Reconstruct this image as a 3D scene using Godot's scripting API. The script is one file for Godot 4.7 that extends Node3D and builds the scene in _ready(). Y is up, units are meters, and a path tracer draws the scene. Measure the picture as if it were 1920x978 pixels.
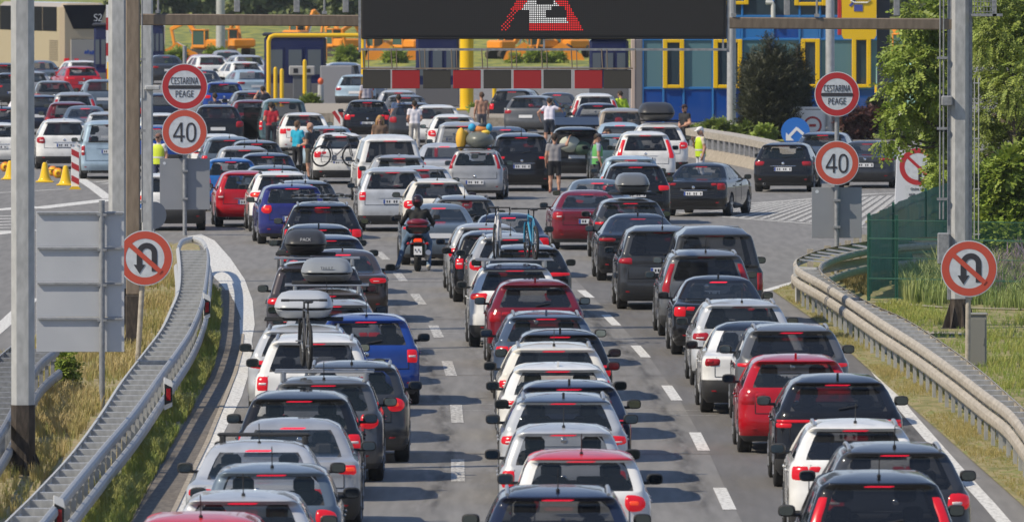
extends Node3D

# ---------------------------------------------------------------- mesh builder
class MB:
	var v := PackedVector3Array()
	var n := PackedVector3Array()
	var c := PackedColorArray()
	var uv := PackedVector2Array()
	var ix := PackedInt32Array()
	var col := Color.WHITE

	func vert(p: Vector3, nn: Vector3, t := Vector2.ZERO) -> int:
		v.append(p); n.append(nn); c.append(col); uv.append(t)
		return v.size() - 1

	# corners counter-clockwise seen from outside
	func tri(a: Vector3, b: Vector3, d: Vector3) -> void:
		var nn := (b - a).cross(d - a)
		if nn.length_squared() < 1e-16: return
		nn = nn.normalized()
		var k := v.size()
		vert(a, nn); vert(b, nn); vert(d, nn)
		ix.append_array([k, k + 2, k + 1])

	func quad(a: Vector3, b: Vector3, d: Vector3, e: Vector3) -> void:
		var nn := (d - a).cross(e - b)
		if nn.length_squared() < 1e-16: return
		nn = nn.normalized()
		var k := v.size()
		vert(a, nn, Vector2(0, 1)); vert(b, nn, Vector2(1, 1)); vert(d, nn, Vector2(1, 0)); vert(e, nn, Vector2(0, 0))
		ix.append_array([k, k + 2, k + 1, k, k + 3, k + 2])

	func box(p: Vector3, s: Vector3, b := Basis(), bev := 0.0) -> void:
		var h := s / 2
		if bev <= 0.0:
			var q := []
			for k in 8:
				q.append(p + b * Vector3(h.x * (1 if k & 1 else -1), h.y * (1 if k & 2 else -1), h.z * (1 if k & 4 else -1)))
			quad(q[4], q[5], q[7], q[6]); quad(q[1], q[0], q[2], q[3])
			quad(q[5], q[1], q[3], q[7]); quad(q[0], q[4], q[6], q[2])
			quad(q[6], q[7], q[3], q[2]); quad(q[0], q[1], q[5], q[4])
			return
		bev = minf(bev, minf(h.x, minf(h.y, h.z)) * 0.95)
		var ring := []
		# lathe-like stack of 4 rounded rings, top and bottom capped
		for r in [[-h.y, bev], [-h.y + bev, 0.0], [h.y - bev, 0.0], [h.y, bev]]:
			var o := []
			var ex: float = h.x - r[1]
			var ez: float = h.z - r[1]
			var k: float = bev
			for w in [[ex, -ez + k], [ex, ez - k], [ex - k, ez], [-ex + k, ez], [-ex, ez - k], [-ex, -ez + k], [-ex + k, -ez], [ex - k, -ez]]:
				o.append(p + b * Vector3(w[0], r[0], w[1]))
			ring.append(o)
		for j in 3:
			for k in 8:
				var l := (k + 1) % 8
				quad(ring[j][l], ring[j][k], ring[j + 1][k], ring[j + 1][l])
		for k in range(1, 7):
			tri(ring[3][0], ring[3][k + 1], ring[3][k])
			tri(ring[0][0], ring[0][k], ring[0][k + 1])

	# smooth grid of points rows x cols; outside is on the left of (next row) x (next col)
	func grid(g: Array, closed := false, flip := false) -> void:
		var rows := g.size()
		var cols: int = g[0].size()
		var nn := []
		for j in rows:
			var l := PackedVector3Array()
			l.resize(cols)
			nn.append(l)
		var cc := cols if closed else cols - 1
		for j in rows - 1:
			for i in cc:
				var i2 := (i + 1) % cols
				var f: Vector3 = (g[j + 1][i2] - g[j][i]).cross(g[j + 1][i] - g[j][i2])
				if flip: f = -f
				nn[j][i] += f; nn[j][i2] += f; nn[j + 1][i] += f; nn[j + 1][i2] += f
		var k := v.size()
		for j in rows:
			for i in cols:
				var m: Vector3 = nn[j][i]
				vert(g[j][i], m.normalized() if m.length_squared() > 1e-20 else Vector3.UP, Vector2(float(i) / maxi(cols - 1, 1), float(j) / maxi(rows - 1, 1)))
		for j in rows - 1:
			for i in cc:
				var i2 := (i + 1) % cols
				var a := k + j * cols + i
				var b := k + j * cols + i2
				var d := k + (j + 1) * cols + i2
				var e := k + (j + 1) * cols + i
				if flip: ix.append_array([a, d, e, a, b, d])
				else: ix.append_array([a, e, d, a, d, b])

	func tube(p: Array, r, sides := 8, caps := true) -> void:
		var g := []
		var up := Vector3.UP
		for j in p.size():
			var t: Vector3 = (p[mini(j + 1, p.size() - 1)] - p[maxi(j - 1, 0)]).normalized()
			if absf(t.dot(up)) > 0.95: up = Vector3.RIGHT if absf(t.x) < 0.9 else Vector3.FORWARD
			var x := t.cross(up).normalized()
			var y := x.cross(t).normalized()
			up = y
			var rr: float = r[j] if r is Array else r
			var l := []
			for i in sides:
				var a := TAU * i / sides
				l.append(p[j] + (x * cos(a) + y * sin(a)) * rr)
			g.append(l)
		grid(g, true, true)
		if caps:
			for i in range(1, sides - 1):
				tri(g[0][0], g[0][i + 1], g[0][i])
				tri(g[-1][0], g[-1][i], g[-1][i + 1])

	func bar(a: Vector3, b: Vector3, r: float, sides := 6) -> void:
		tube([a, b], r, sides)

	# square-section beam from a to b
	func beam(a: Vector3, b: Vector3, w: float, h: float, bev := 0.0) -> void:
		var t := (b - a).normalized()
		var x := t.cross(Vector3.UP if absf(t.y) < 0.99 else Vector3.FORWARD).normalized()
		box((a + b) / 2, Vector3(w, h, a.distance_to(b)), Basis(x, x.cross(t) if absf(t.y) < 0.99 else x.cross(t), -t), bev)

	func lathe(prof: Array, sides := 16, at := Transform3D()) -> void:
		var g := []
		for q in prof:
			var l := []
			for i in sides:
				var a := TAU * i / sides
				l.append(at * Vector3(q[0] * cos(a), q[1], q[0] * sin(a)))
			g.append(l)
		grid(g, true, prof[0][1] < prof[-1][1])

	func ball(p: Vector3, r: Vector3, b := Basis(), rows := 8, cols := 12) -> void:
		var g := []
		for j in rows + 1:
			var a := -PI / 2 + PI * j / rows
			var l := []
			for i in cols:
				var e := TAU * i / cols
				l.append(p + b * (Vector3(cos(a) * cos(e), sin(a), cos(a) * sin(e)) * r))
			g.append(l)
		grid(g, true, true)

	# polygon in the local xy plane, thickness d along z (centred), placed by t
	func prism(poly: PackedVector2Array, d: float, t := Transform3D(), bev := 0.0) -> void:
		if Geometry2D.is_polygon_clockwise(poly):
			poly = poly.duplicate(); poly.reverse()
		var idx := Geometry2D.triangulate_polygon(poly)
		var inner := poly
		for k in range(0, idx.size(), 3):
			var a := inner[idx[k]]
			var b := inner[idx[k + 1]]
			var e := inner[idx[k + 2]]
			if (b - a).cross(e - a) < 0:
				var s := b; b = e; e = s
			tri(t * Vector3(a.x, a.y, d / 2), t * Vector3(b.x, b.y, d / 2), t * Vector3(e.x, e.y, d / 2))
			tri(t * Vector3(a.x, a.y, -d / 2), t * Vector3(e.x, e.y, -d / 2), t * Vector3(b.x, b.y, -d / 2))
		for k in poly.size():
			var a := poly[k]
			var b := poly[(k + 1) % poly.size()]
			quad(t * Vector3(a.x, a.y, -d / 2), t * Vector3(b.x, b.y, -d / 2), t * Vector3(b.x, b.y, d / 2), t * Vector3(a.x, a.y, d / 2))

	# flat polygon on the ground: points are Vector3 with their own heights
	func sheet(p: Array) -> void:
		var q := PackedVector2Array()
		for s in p: q.append(Vector2(s.x, s.z))
		var idx := Geometry2D.triangulate_polygon(q)
		for k in range(0, idx.size(), 3):
			var a: Vector3 = p[idx[k]]
			var b: Vector3 = p[idx[k + 1]]
			var e: Vector3 = p[idx[k + 2]]
			if (b - a).cross(e - a).y < 0: tri(a, e, b)
			else: tri(a, b, e)

	# a flat strip of width w following points, lying at their height
	func strip(p: Array, w: float) -> void:
		for k in p.size() - 1:
			var t0: Vector3 = (p[mini(k + 1, p.size() - 1)] - p[maxi(k - 1, 0)]).normalized()
			var t1: Vector3 = (p[mini(k + 2, p.size() - 1)] - p[k]).normalized()
			var s0 := t0.cross(Vector3.UP).normalized() * w / 2
			var s1 := t1.cross(Vector3.UP).normalized() * w / 2
			quad(p[k] - s0, p[k] + s0, p[k + 1] + s1, p[k + 1] - s1)

	# sweep a 2-D section (x to the right of travel, y up) along points
	func sweep(p: Array, sec: Array, closed := true, smooth := false) -> void:
		var g := []
		for k in p.size():
			var t: Vector3 = (p[mini(k + 1, p.size() - 1)] - p[maxi(k - 1, 0)]).normalized()
			var x := t.cross(Vector3.UP).normalized()
			var y := x.cross(t).normalized()
			var l := []
			for s in sec: l.append(p[k] + x * s.x + y * s.y)
			g.append(l)
		if smooth:
			grid(g, closed, false)
			return
		var m := sec.size()
		for k in p.size() - 1:
			for i in (m if closed else m - 1):
				var i2 := (i + 1) % m
				quad(g[k][i2], g[k][i], g[k + 1][i], g[k + 1][i2])
		if closed:
			for i in range(1, m - 1):
				tri(g[0][0], g[0][i + 1], g[0][i])
				tri(g[-1][0], g[-1][i], g[-1][i + 1])

	func mesh() -> ArrayMesh:
		var a := []
		a.resize(Mesh.ARRAY_MAX)
		a[Mesh.ARRAY_VERTEX] = v
		a[Mesh.ARRAY_NORMAL] = n
		a[Mesh.ARRAY_COLOR] = c
		a[Mesh.ARRAY_TEX_UV] = uv
		a[Mesh.ARRAY_INDEX] = ix
		var m := ArrayMesh.new()
		if ix.size(): m.add_surface_from_arrays(Mesh.PRIMITIVE_TRIANGLES, a)
		return m

# ---------------------------------------------------------------- scene helpers
var used := {}
var M := {}
var rng := RandomNumberGenerator.new()

func numbered(called: String) -> String:
	var k: int = used.get(called, 0)
	used[called] = k + 1
	return called if k == 0 else "%s_%03d" % [called, k]

func part(called: String, mb, m: Material, parent: Node3D) -> MeshInstance3D:
	var o := MeshInstance3D.new()
	var base := called
	var k := 1
	while parent != self and parent.has_node(NodePath(called)):
		called = "%s_%03d" % [base, k]
		k += 1
	o.name = called
	o.mesh = mb.mesh() if mb is MB else mb
	o.material_override = m
	parent.add_child(o, true)
	return o

func thing(called: String, label: String, category: String, at := Vector3.ZERO, turn := 0.0, group := "") -> Node3D:
	var o := Node3D.new()
	o.name = numbered(called)
	add_child(o, true)
	o.position = at
	o.rotation.y = turn
	tag(o, label, category, group)
	return o

func tag(o: Node3D, label: String, category := "", group := "", kind := "") -> void:
	if label: o.set_meta("label", label)
	if category: o.set_meta("category", category)
	if group: o.set_meta("group", group)
	if kind: o.set_meta("kind", kind)

func struct(called: String, mb, m: Material, label := "") -> MeshInstance3D:
	var o := part(numbered(called), mb, m, self)
	tag(o, label, "", "", "structure")
	return o

func rotated(d: Vector3) -> float:   # turn that makes local -z look along d
	return atan2(-d.x, -d.z)

# ---------------------------------------------------------------- materials
func mat(c: Color, rough := 0.6, metal := 0.0) -> StandardMaterial3D:
	var m := StandardMaterial3D.new()
	m.albedo_color = Color(c.r, c.g, c.b).linear_to_srgb()
	m.roughness = rough
	m.metallic = metal
	return m

func lin(r: float, g: float, b: float) -> Color:
	return Color(r, g, b)

func noise_tex(size: int, freq: float, ramp: Array, seed_: int, oct := 4, kind := FastNoiseLite.TYPE_SIMPLEX_SMOOTH) -> NoiseTexture2D:
	var t := NoiseTexture2D.new()
	t.width = size; t.height = size; t.seamless = true
	var f := FastNoiseLite.new()
	f.seed = seed_; f.frequency = freq; f.fractal_octaves = oct; f.noise_type = kind
	t.noise = f
	var g := Gradient.new()
	g.offsets = PackedFloat32Array([])
	var off := PackedFloat32Array()
	var cs := PackedColorArray()
	for r in ramp:
		off.append(r[0])
		cs.append((r[1] as Color).linear_to_srgb())
	g.offsets = off; g.colors = cs
	t.color_ramp = g
	return t

func textured(t: Texture2D, scale: Vector3, rough := 0.85, metal := 0.0, world := true) -> StandardMaterial3D:
	var m := StandardMaterial3D.new()
	m.albedo_texture = t
	m.uv1_triplanar = true
	m.uv1_world_triplanar = world
	m.uv1_scale = scale
	m.roughness = rough
	m.metallic = metal
	return m

func detail(m: StandardMaterial3D, t: Texture2D, s: Vector3) -> StandardMaterial3D:
	m.detail_enabled = true
	m.detail_blend_mode = BaseMaterial3D.BLEND_MODE_MUL
	m.detail_albedo = t
	m.detail_uv_layer = BaseMaterial3D.DETAIL_UV_2
	m.uv2_triplanar = true
	m.uv2_world_triplanar = m.uv1_world_triplanar
	m.uv2_scale = s
	return m

func grey(a: float) -> Color:
	return Color(a, a, a)

func glow(c: Color, e: float, base := Color.BLACK) -> StandardMaterial3D:
	var m := mat(base if base != Color.BLACK else c * 0.5, 0.2)
	m.emission_enabled = true
	m.emission = c.linear_to_srgb()
	m.emission_energy_multiplier = e
	return m

func glass(c: Color, a: float) -> StandardMaterial3D:
	var m := mat(c, 0.03)
	m.transparency = BaseMaterial3D.TRANSPARENCY_ALPHA
	m.albedo_color.a = a
	m.metallic_specular = 0.5
	return m

func dull(c: Color) -> StandardMaterial3D:
	var m := mat(c, .5)
	m.metallic_specular = .15
	return m

func paint(c: Color, metal := 0.0, rough := 0.4) -> StandardMaterial3D:
	var m := mat(c, rough, metal)
	m.clearcoat_enabled = true
	m.clearcoat = 1.0
	m.clearcoat_roughness = 0.04
	m.metallic_specular = 0.22
	return m

func leafy(c: Color, back := 0.6) -> StandardMaterial3D:
	var m := mat(c, 0.6)
	m.vertex_color_use_as_albedo = true
	m.backlight_enabled = true
	m.backlight = Color(back, back, back)
	return m

func streak(c: Color, strength: float, seed_: int) -> StandardMaterial3D:
	# a soft-edged stain along a lane: stronger in the middle, broken along its length
	var im := Image.create(64, 256, false, Image.FORMAT_RGBA8)
	var nz := FastNoiseLite.new()
	nz.seed = seed_; nz.frequency = .02
	for y in 256:
		for x in 64:
			var t := absf(x - 31.5) / 31.5
			var a := pow(1.0 - t, 1.3) * clampf(.55 + nz.get_noise_2d(x * 1.5, y) * 1.1, 0, 1) * strength * sin(PI * (y + .5) / 256)
			var q := c.linear_to_srgb()
			im.set_pixel(x, y, Color(q.r, q.g, q.b, a))
	var m := StandardMaterial3D.new()
	m.albedo_texture = ImageTexture.create_from_image(im)
	m.transparency = BaseMaterial3D.TRANSPARENCY_ALPHA
	m.roughness = .7
	return m

func make_materials() -> void:
	var fine := noise_tex(512, 0.08, [[0.0, grey(0.72)], [0.5, grey(0.95)], [1.0, grey(1.0)]], 5, 5)
	M.fine = fine
	M.mottle = noise_tex(512, 0.012, [[0.2, grey(0.86)], [0.5, grey(0.95)], [0.8, grey(1.0)]], 8, 5)
	M.dust = noise_tex(256, 0.02, [[0.15, grey(0.80)], [0.5, grey(0.93)], [0.8, grey(1.0)]], 9, 5)
	M.asphalt = detail(textured(noise_tex(512, 0.02, [[0.15, lin(.178, .170, .160)], [0.5, lin(.203, .194, .183)], [0.85, lin(.230, .220, .208)]], 11, 5), Vector3(0.35, 0.35, 0.02), 0.75), fine, Vector3(1.3, 1.3, 0.5))
	M.asphalt_new = detail(textured(noise_tex(512, 0.02, [[0.15, lin(.128, .121, .114)], [0.85, lin(.160, .151, .142)]], 12, 5), Vector3(0.35, 0.35, 0.02), 0.75), fine, Vector3(1.3, 1.3, 0.5))
	M.oil = streak(lin(.045, .042, .038), .55, 3)
	M.wear = streak(lin(.26, .245, .225), .45, 5)
	M.asphalt_dark = detail(textured(noise_tex(512, 0.03, [[0.2, lin(.12, .104, .088)], [0.8, lin(.19, .166, .14)]], 21, 5), Vector3(0.5, 0.5, 0.09), 0.85), fine, Vector3(1, 1, 0.4))
	M.grass_ground = detail(textured(noise_tex(512, 0.02, [[0.2, lin(.16, .17, .05)], [0.45, lin(.25, .22, .09)], [0.6, lin(.33, .27, .14)], [0.8, lin(.20, .22, .06)]], 31, 5), Vector3(0.22, 0.22, 0.07), 0.95), fine, Vector3(1.1, 1.1, 0.4))
	M.dry_ground = detail(textured(noise_tex(512, 0.02, [[0.2, lin(.24, .20, .09)], [0.5, lin(.38, .30, .17)], [0.8, lin(.20, .22, .07)]], 33, 5), Vector3(0.3, 0.3, 0.1), 0.95), fine, Vector3(1.1, 1.1, 0.4))
	M.field = textured(noise_tex(512, 0.016, [[0.25, lin(.11, .14, .025)], [0.5, lin(.20, .22, .04)], [0.7, lin(.30, .28, .035)]], 41, 5), Vector3(0.09, 0.09, 0.012), 0.95)
	M.concrete = detail(textured(noise_tex(512, 0.02, [[0.2, lin(.30, .26, .21)], [0.8, lin(.42, .37, .30)]], 51, 5), Vector3(0.5, 0.5, 0.2), 0.85), fine, Vector3(2, 2, 1))
	M.road_paint = detail(textured(noise_tex(512, 0.03, [[0.1, lin(.42, .41, .38)], [0.35, lin(.62, .61, .58)], [0.8, lin(.74, .73, .70)]], 61, 5), Vector3(0.8, 0.8, 0.12), 0.65), fine, Vector3(2, 2, 0.7))
	M.faded_paint = textured(noise_tex(512, 0.03, [[0.1, lin(.20, .19, .18)], [0.5, lin(.40, .39, .37)], [0.9, lin(.56, .55, .52)]], 63, 5), Vector3(0.8, 0.8, 0.12), 0.7)
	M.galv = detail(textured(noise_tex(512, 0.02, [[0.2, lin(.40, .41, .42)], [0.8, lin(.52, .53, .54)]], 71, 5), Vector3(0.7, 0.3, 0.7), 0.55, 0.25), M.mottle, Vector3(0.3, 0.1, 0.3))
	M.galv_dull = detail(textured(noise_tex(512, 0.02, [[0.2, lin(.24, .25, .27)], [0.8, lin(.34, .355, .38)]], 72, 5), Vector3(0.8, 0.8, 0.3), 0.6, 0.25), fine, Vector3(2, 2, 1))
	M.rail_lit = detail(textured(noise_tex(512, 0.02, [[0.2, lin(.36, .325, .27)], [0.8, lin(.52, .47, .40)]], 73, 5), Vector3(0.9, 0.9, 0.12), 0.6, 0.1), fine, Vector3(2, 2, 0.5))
	M.brown_steel = detail(textured(noise_tex(512, 0.02, [[0.2, lin(.20, .155, .115)], [0.8, lin(.27, .215, .165)]], 74, 5), Vector3(0.8, 0.2, 0.8), 0.6, 0.1), fine, Vector3(2, 2, 1))
	M.dark_base = detail(textured(noise_tex(512, 0.02, [[0.2, lin(.028, .022, .018)], [0.8, lin(.075, .058, .048)]], 75, 5), Vector3(1.5, 0.4, 1.5), 0.75), fine, Vector3(2, 2, 1))
	M.sign_back = textured(noise_tex(512, 0.006, [[0.2, lin(.235, .25, .28)], [0.8, lin(.255, .27, .30)]], 76, 4), Vector3(0.3, 0.3, 0.3), 0.55, 0.1)
	M.panel_back = textured(noise_tex(512, 0.006, [[0.2, lin(.45, .47, .51)], [0.8, lin(.49, .51, .55)]], 77, 4), Vector3(0.3, 0.3, 0.3), 0.5, 0.1)
	M.sign_white = detail(mat(lin(.58, .62, .68), 0.5), M.mottle, Vector3(.9, .9, .9))
	M.sign_white.uv1_world_triplanar = true
	M.sign_red = mat(lin(.42, .025, .03), 0.45)
	M.sign_orange_red = mat(lin(.50, .075, .045), 0.5)
	M.sign_blue = mat(lin(.02, .16, .55), 0.45)
	M.black = mat(lin(.012, .012, .014), 0.5)
	M.rubber = mat(lin(.018, .018, .019), 0.8)
	M.plastic = mat(lin(.022, .022, .024), 0.55)
	M.trim = mat(lin(.035, .035, .037), 0.6)
	M.gloss_black = paint(lin(.01, .01, .012))
	M.chrome = mat(lin(.75, .75, .76), 0.15, 1.0)
	M.alloy = mat(lin(.42, .43, .45), 0.35, 0.7)
	M.white = mat(lin(.78, .78, .77), 0.5)
	M.yellow = paint(lin(.80, .50, .01), 0.0, 0.5)
	M.orange = paint(lin(.80, .28, .03), 0.0, 0.5)
	M.tail_off = paint(lin(.36, .012, .02), 0.0, 0.25)
	M.tail_lit = glow(lin(1.0, .012, .03), 0.30, lin(.40, .008, .016))
	M.brake_lit = glow(lin(1.0, .015, .06), 0.75, lin(.4, .02, .03))
	M.amber = glow(lin(1.0, .07, .02), 0.5, lin(.6, .06, .02))
	M.lens = mat(lin(.7, .62, .62), 0.15)
	M.plate = mat(lin(.72, .73, .75), 0.5)
	M.ink = mat(lin(.03, .03, .04), 0.6)
	M.euro = mat(lin(.02, .07, .35), 0.5)
	M.win_dark = glass(lin(.010, .011, .013), 0.82)
	M.win = glass(lin(.016, .019, .020), 0.58)
	M.screen = glass(lin(.03, .04, .038), 0.25)
	M.seat = mat(lin(.035, .035, .038), 0.9)
	M.mirror = mat(lin(.16, .19, .19), 0.06, 1.0)
	M.skin = mat(lin(.50, .27, .18), 0.55)
	M.vcol = mat(Color.WHITE, 0.8)
	M.vcol.vertex_color_use_as_albedo = true

# ---------------------------------------------------------------- cars
# A car body is a stack of outlines from sill to roof; local -z is forward, origin on the ground under its middle.
const REAR_F := [0.0, 0.32, 0.62, 0.84, 0.93, 1.0]
const SIDE_G := [0.0, 0.03, 0.09, 0.14, 0.24, 0.33, 0.41, 0.45, 0.49, 0.52, 0.56, 0.62, 0.68, 0.74, 0.80, 0.87, 0.91, 0.96, 1.0]

var models := {}
var paints := {}

func shape_defaults() -> Dictionary:
	return {L = 4.25, W = 1.78, H = 1.48, hb = 0.98, bh = 0.58, y2 = 1.36, zbelt = 0.07, zb = 0.15, zt = 0.50, zro = 0.40, ws = 1.05, wt = 1.75, tum = 0.67, gin = 0.075,
		rr = 0.20, rg = 0.10, crown = 0.07, sides = [[2, 7], [9, 15]], priv = false, clad = false, wr = 0.32, ro = 0.78, fo = 0.86, drop = 0.22,
		tails = [], plate_y = 0.70, style = "hatchback", wiper = true, roofk = 0.0}

func outline(p: Dictionary, r: Array) -> Array:
	var l := []
	var L: float = p.L
	var w: float = r[3]
	var rr: float = minf(r[4], w * 0.9)
	var zr: float = L / 2 - r[1]
	var zf: float = -L / 2 + r[2]
	var cw: float = p.crown * clampf(w / (p.W / 2), 0.2, 1.0)
	for f in REAR_F:
		var x: float = f * (w - rr)
		l.append(Vector3(x, r[0], zr - cw * pow(x / maxf(w, 0.01), 2.0)))
	var zc: float = zr - cw * pow((w - rr) / maxf(w, 0.01), 2.0)
	for k in range(1, 5):
		var a := PI / 2 * k / 4.0
		l.append(Vector3(w - rr + rr * sin(a), r[0], zc - rr * (1 - cos(a))))
	var z1: float = zc - rr
	var rf: float = minf(0.35 if r[5] else 0.16, w * 0.8)
	var z2: float = zf + 0.12 * clampf(w, 0.1, 1.0) + rf
	if z2 > z1 - 0.2: z2 = z1 - 0.2
	var zwr: float = L / 2 - p.ro
	var zwf: float = -L / 2 + p.fo
	var R: float = p.wr + 0.055
	var ts := []
	if r[5]:
		ts = [z1]
		for k in 7: ts.append(zwr + R * cos(PI * k / 6.0))
		for k in range(1, 4): ts.append(lerpf(zwr - R, zwf + R, k / 4.0))
		for k in 7: ts.append(zwf + R * cos(PI * k / 6.0))
		ts.append(z2)
	else:
		for t in SIDE_G: ts.append(lerpf(z1, z2, t))
	for k in ts.size():
		var z: float = ts[k]
		var t := clampf((z1 - z) / maxf(z1 - z2, 0.01), 0, 1)
		var x: float = w * (1.0 - 0.05 * pow(absf(2 * t - 0.9), 3.0) * (1.0 if t > 0.45 else 0.5))
		var y: float = r[0]
		if r[5]:
			for zw in [zwr, zwf]:
				var d: float = absf(z - zw)
				if d <= R: y = maxf(y, p.wr + sqrt(maxf(R * R - d * d, 0.0)) * (1.0 if d < R - 0.001 else 0.0))
		l.append(Vector3(x, y, z))
	for k in range(1, 5):
		var a := PI / 2 * k / 4.0
		l.append(Vector3(w - rf + rf * cos(a), r[0], z2 - rf * sin(a)))
	for f in [0.8, 0.55, 0.25, 0.0]:
		l.append(Vector3(f * (w - rf), r[0], z2 - rf - 0.12 * clampf(w, 0.1, 1.0) * (1 - pow(f * (w - rf) / maxf(w, 0.01), 2.0))))
	if r[0] <= p.hb and r[0] > 0.5:
		var za: float = -L / 2 + p.ws
		for k in range(10, l.size()):
			var s := clampf((za - l[k].z) / p.ws, 0, 1)
			l[k].y -= p.drop * s * s * (r[0] - 0.4) / (p.hb - 0.4)
	return l

func car_rows(p: Dictionary) -> Array:
	var W: float = p.W / 2
	var hb: float = p.hb
	var bh: float = p.bh
	var y2: float = p.y2
	var RL: float = p.L - p.zro - p.wt
	var mid := func(y: float) -> Array:
		var t: float = (y - hb - 0.04) / (y2 - hb - 0.04)
		return [y, lerpf(p.zb, p.zt, t), lerpf(p.ws, p.wt, t), lerpf(W - p.gin, p.tum, t) + 0.02 * sin(PI * t), p.rg, false]
	return [
		[0.20, 0.13, 0.16, W - 0.09, p.rr, true], [0.29, 0.04, 0.07, W - 0.02, p.rr, true], [0.44, 0.0, 0.0, W, p.rr, true],
		[bh, 0.0, 0.02, W, p.rr, true], [bh + 0.025, 0.045, 0.05, W, p.rr, true], [(bh + hb) / 2, 0.055, 0.08, W, p.rr, true],
		[hb - 0.07, p.zbelt, 0.12, W - 0.008, p.rr, true], [hb, p.zbelt + 0.035, 0.25, W - 0.04, p.rr, true],
		[hb + 0.04, p.zb, p.ws, W - p.gin, p.rg, false], mid.call(hb + 0.10), mid.call(y2 - 0.08), mid.call(y2),
		[y2 + 0.03, p.zro, p.wt + 0.05, p.tum - 0.025, p.rg, false], [y2 + 0.06, p.zro + 0.05, p.wt + 0.14, p.tum - 0.08, p.rg, false],
		[p.H - 0.025, p.zro + 0.14 * RL, p.wt + 0.18 * RL, p.tum - 0.18, p.rg, false], [p.H, p.zro + 0.34 * RL, p.wt + 0.36 * RL, 0.22, 0.1, false]]

func surf(g: Array, u: float, y: float) -> Vector3:
	var i := clampi(int(u), 0, g[0].size() - 2)
	var f := u - i
	for j in range(1, g.size()):
		var b: Vector3 = g[j][i].lerp(g[j][i + 1], f)
		if b.y >= y or j == g.size() - 1:
			var a: Vector3 = g[j - 1][i].lerp(g[j - 1][i + 1], f)
			return a.lerp(b, clampf((y - a.y) / maxf(b.y - a.y, 0.001), 0, 1))
	return Vector3.ZERO

func surf_both(g: Array, u: float, y: float) -> Vector3:
	var q := surf(g, absf(u), y)
	return Vector3(-q.x if u < 0 else q.x, q.y, q.z)

# raised patch on the body: corners (u, y) bottom-in, bottom-out, top-out, top-in
func patch(mb: MB, g: Array, q: Array, side: float, lift := 0.014, rnd := 0.35, nu := 7, nv := 5) -> void:
	var rows := []
	for jj in nv + 1:
		var l := []
		for ii in nu + 1:
			var s := 2.0 * ii / nu - 1
			var t := 2.0 * jj / nv - 1
			var s2 := lerpf(s, s * sqrt(1 - t * t / 2), rnd)
			var t2 := lerpf(t, t * sqrt(1 - s * s / 2), rnd)
			var a := (s2 + 1) / 2
			var b := (t2 + 1) / 2
			var uvp: Vector2 = (q[0] as Vector2).lerp(q[1], a).lerp((q[3] as Vector2).lerp(q[2], a), b)
			var c := surf_both(g, uvp.x, uvp.y)
			var du := surf_both(g, uvp.x + 0.2, uvp.y) - surf_both(g, uvp.x - 0.2, uvp.y)
			var dv := surf_both(g, uvp.x, uvp.y + 0.02) - surf_both(g, uvp.x, uvp.y - 0.02)
			var nn := du.cross(dv).normalized()
			var edge := ii == 0 or jj == 0 or ii == nu or jj == nv
			c += nn * (-0.004 if edge else lift)
			l.append(Vector3(c.x * side, c.y, c.z))
		rows.append(l)
	mb.grid(rows, false, side < 0)

func emit(mb: MB, a: Vector3, b: Vector3, d: Vector3, e: Vector3, na: Vector3, nb: Vector3, nd: Vector3, ne: Vector3, cut := 0, other: MB = null) -> void:
	# quad a b d e (counter-clockwise from outside) and its mirror image; cut 1..4 leaves only the triangle without that corner, -1..-4 only that corner
	var p := [a, b, d, e]
	var m := [na, nb, nd, ne]
	var tris := [[0, 1, 2], [0, 2, 3]]
	if cut > 0: tris = [[cut % 4, (cut + 1) % 4, (cut + 2) % 4]]
	elif cut < 0: tris = [[(-cut + 2) % 4, -cut - 1, -cut % 4]]
	for t in tris:
		var k := mb.v.size()
		for i in t: mb.vert(p[i], m[i])
		mb.ix.append_array([k, k + 2, k + 1])
		var o := other if other else mb
		k = o.v.size()
		for i in t: o.vert(p[i] * Vector3(-1, 1, 1), m[i] * Vector3(-1, 1, 1))
		o.ix.append_array([k, k + 1, k + 2])

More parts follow.
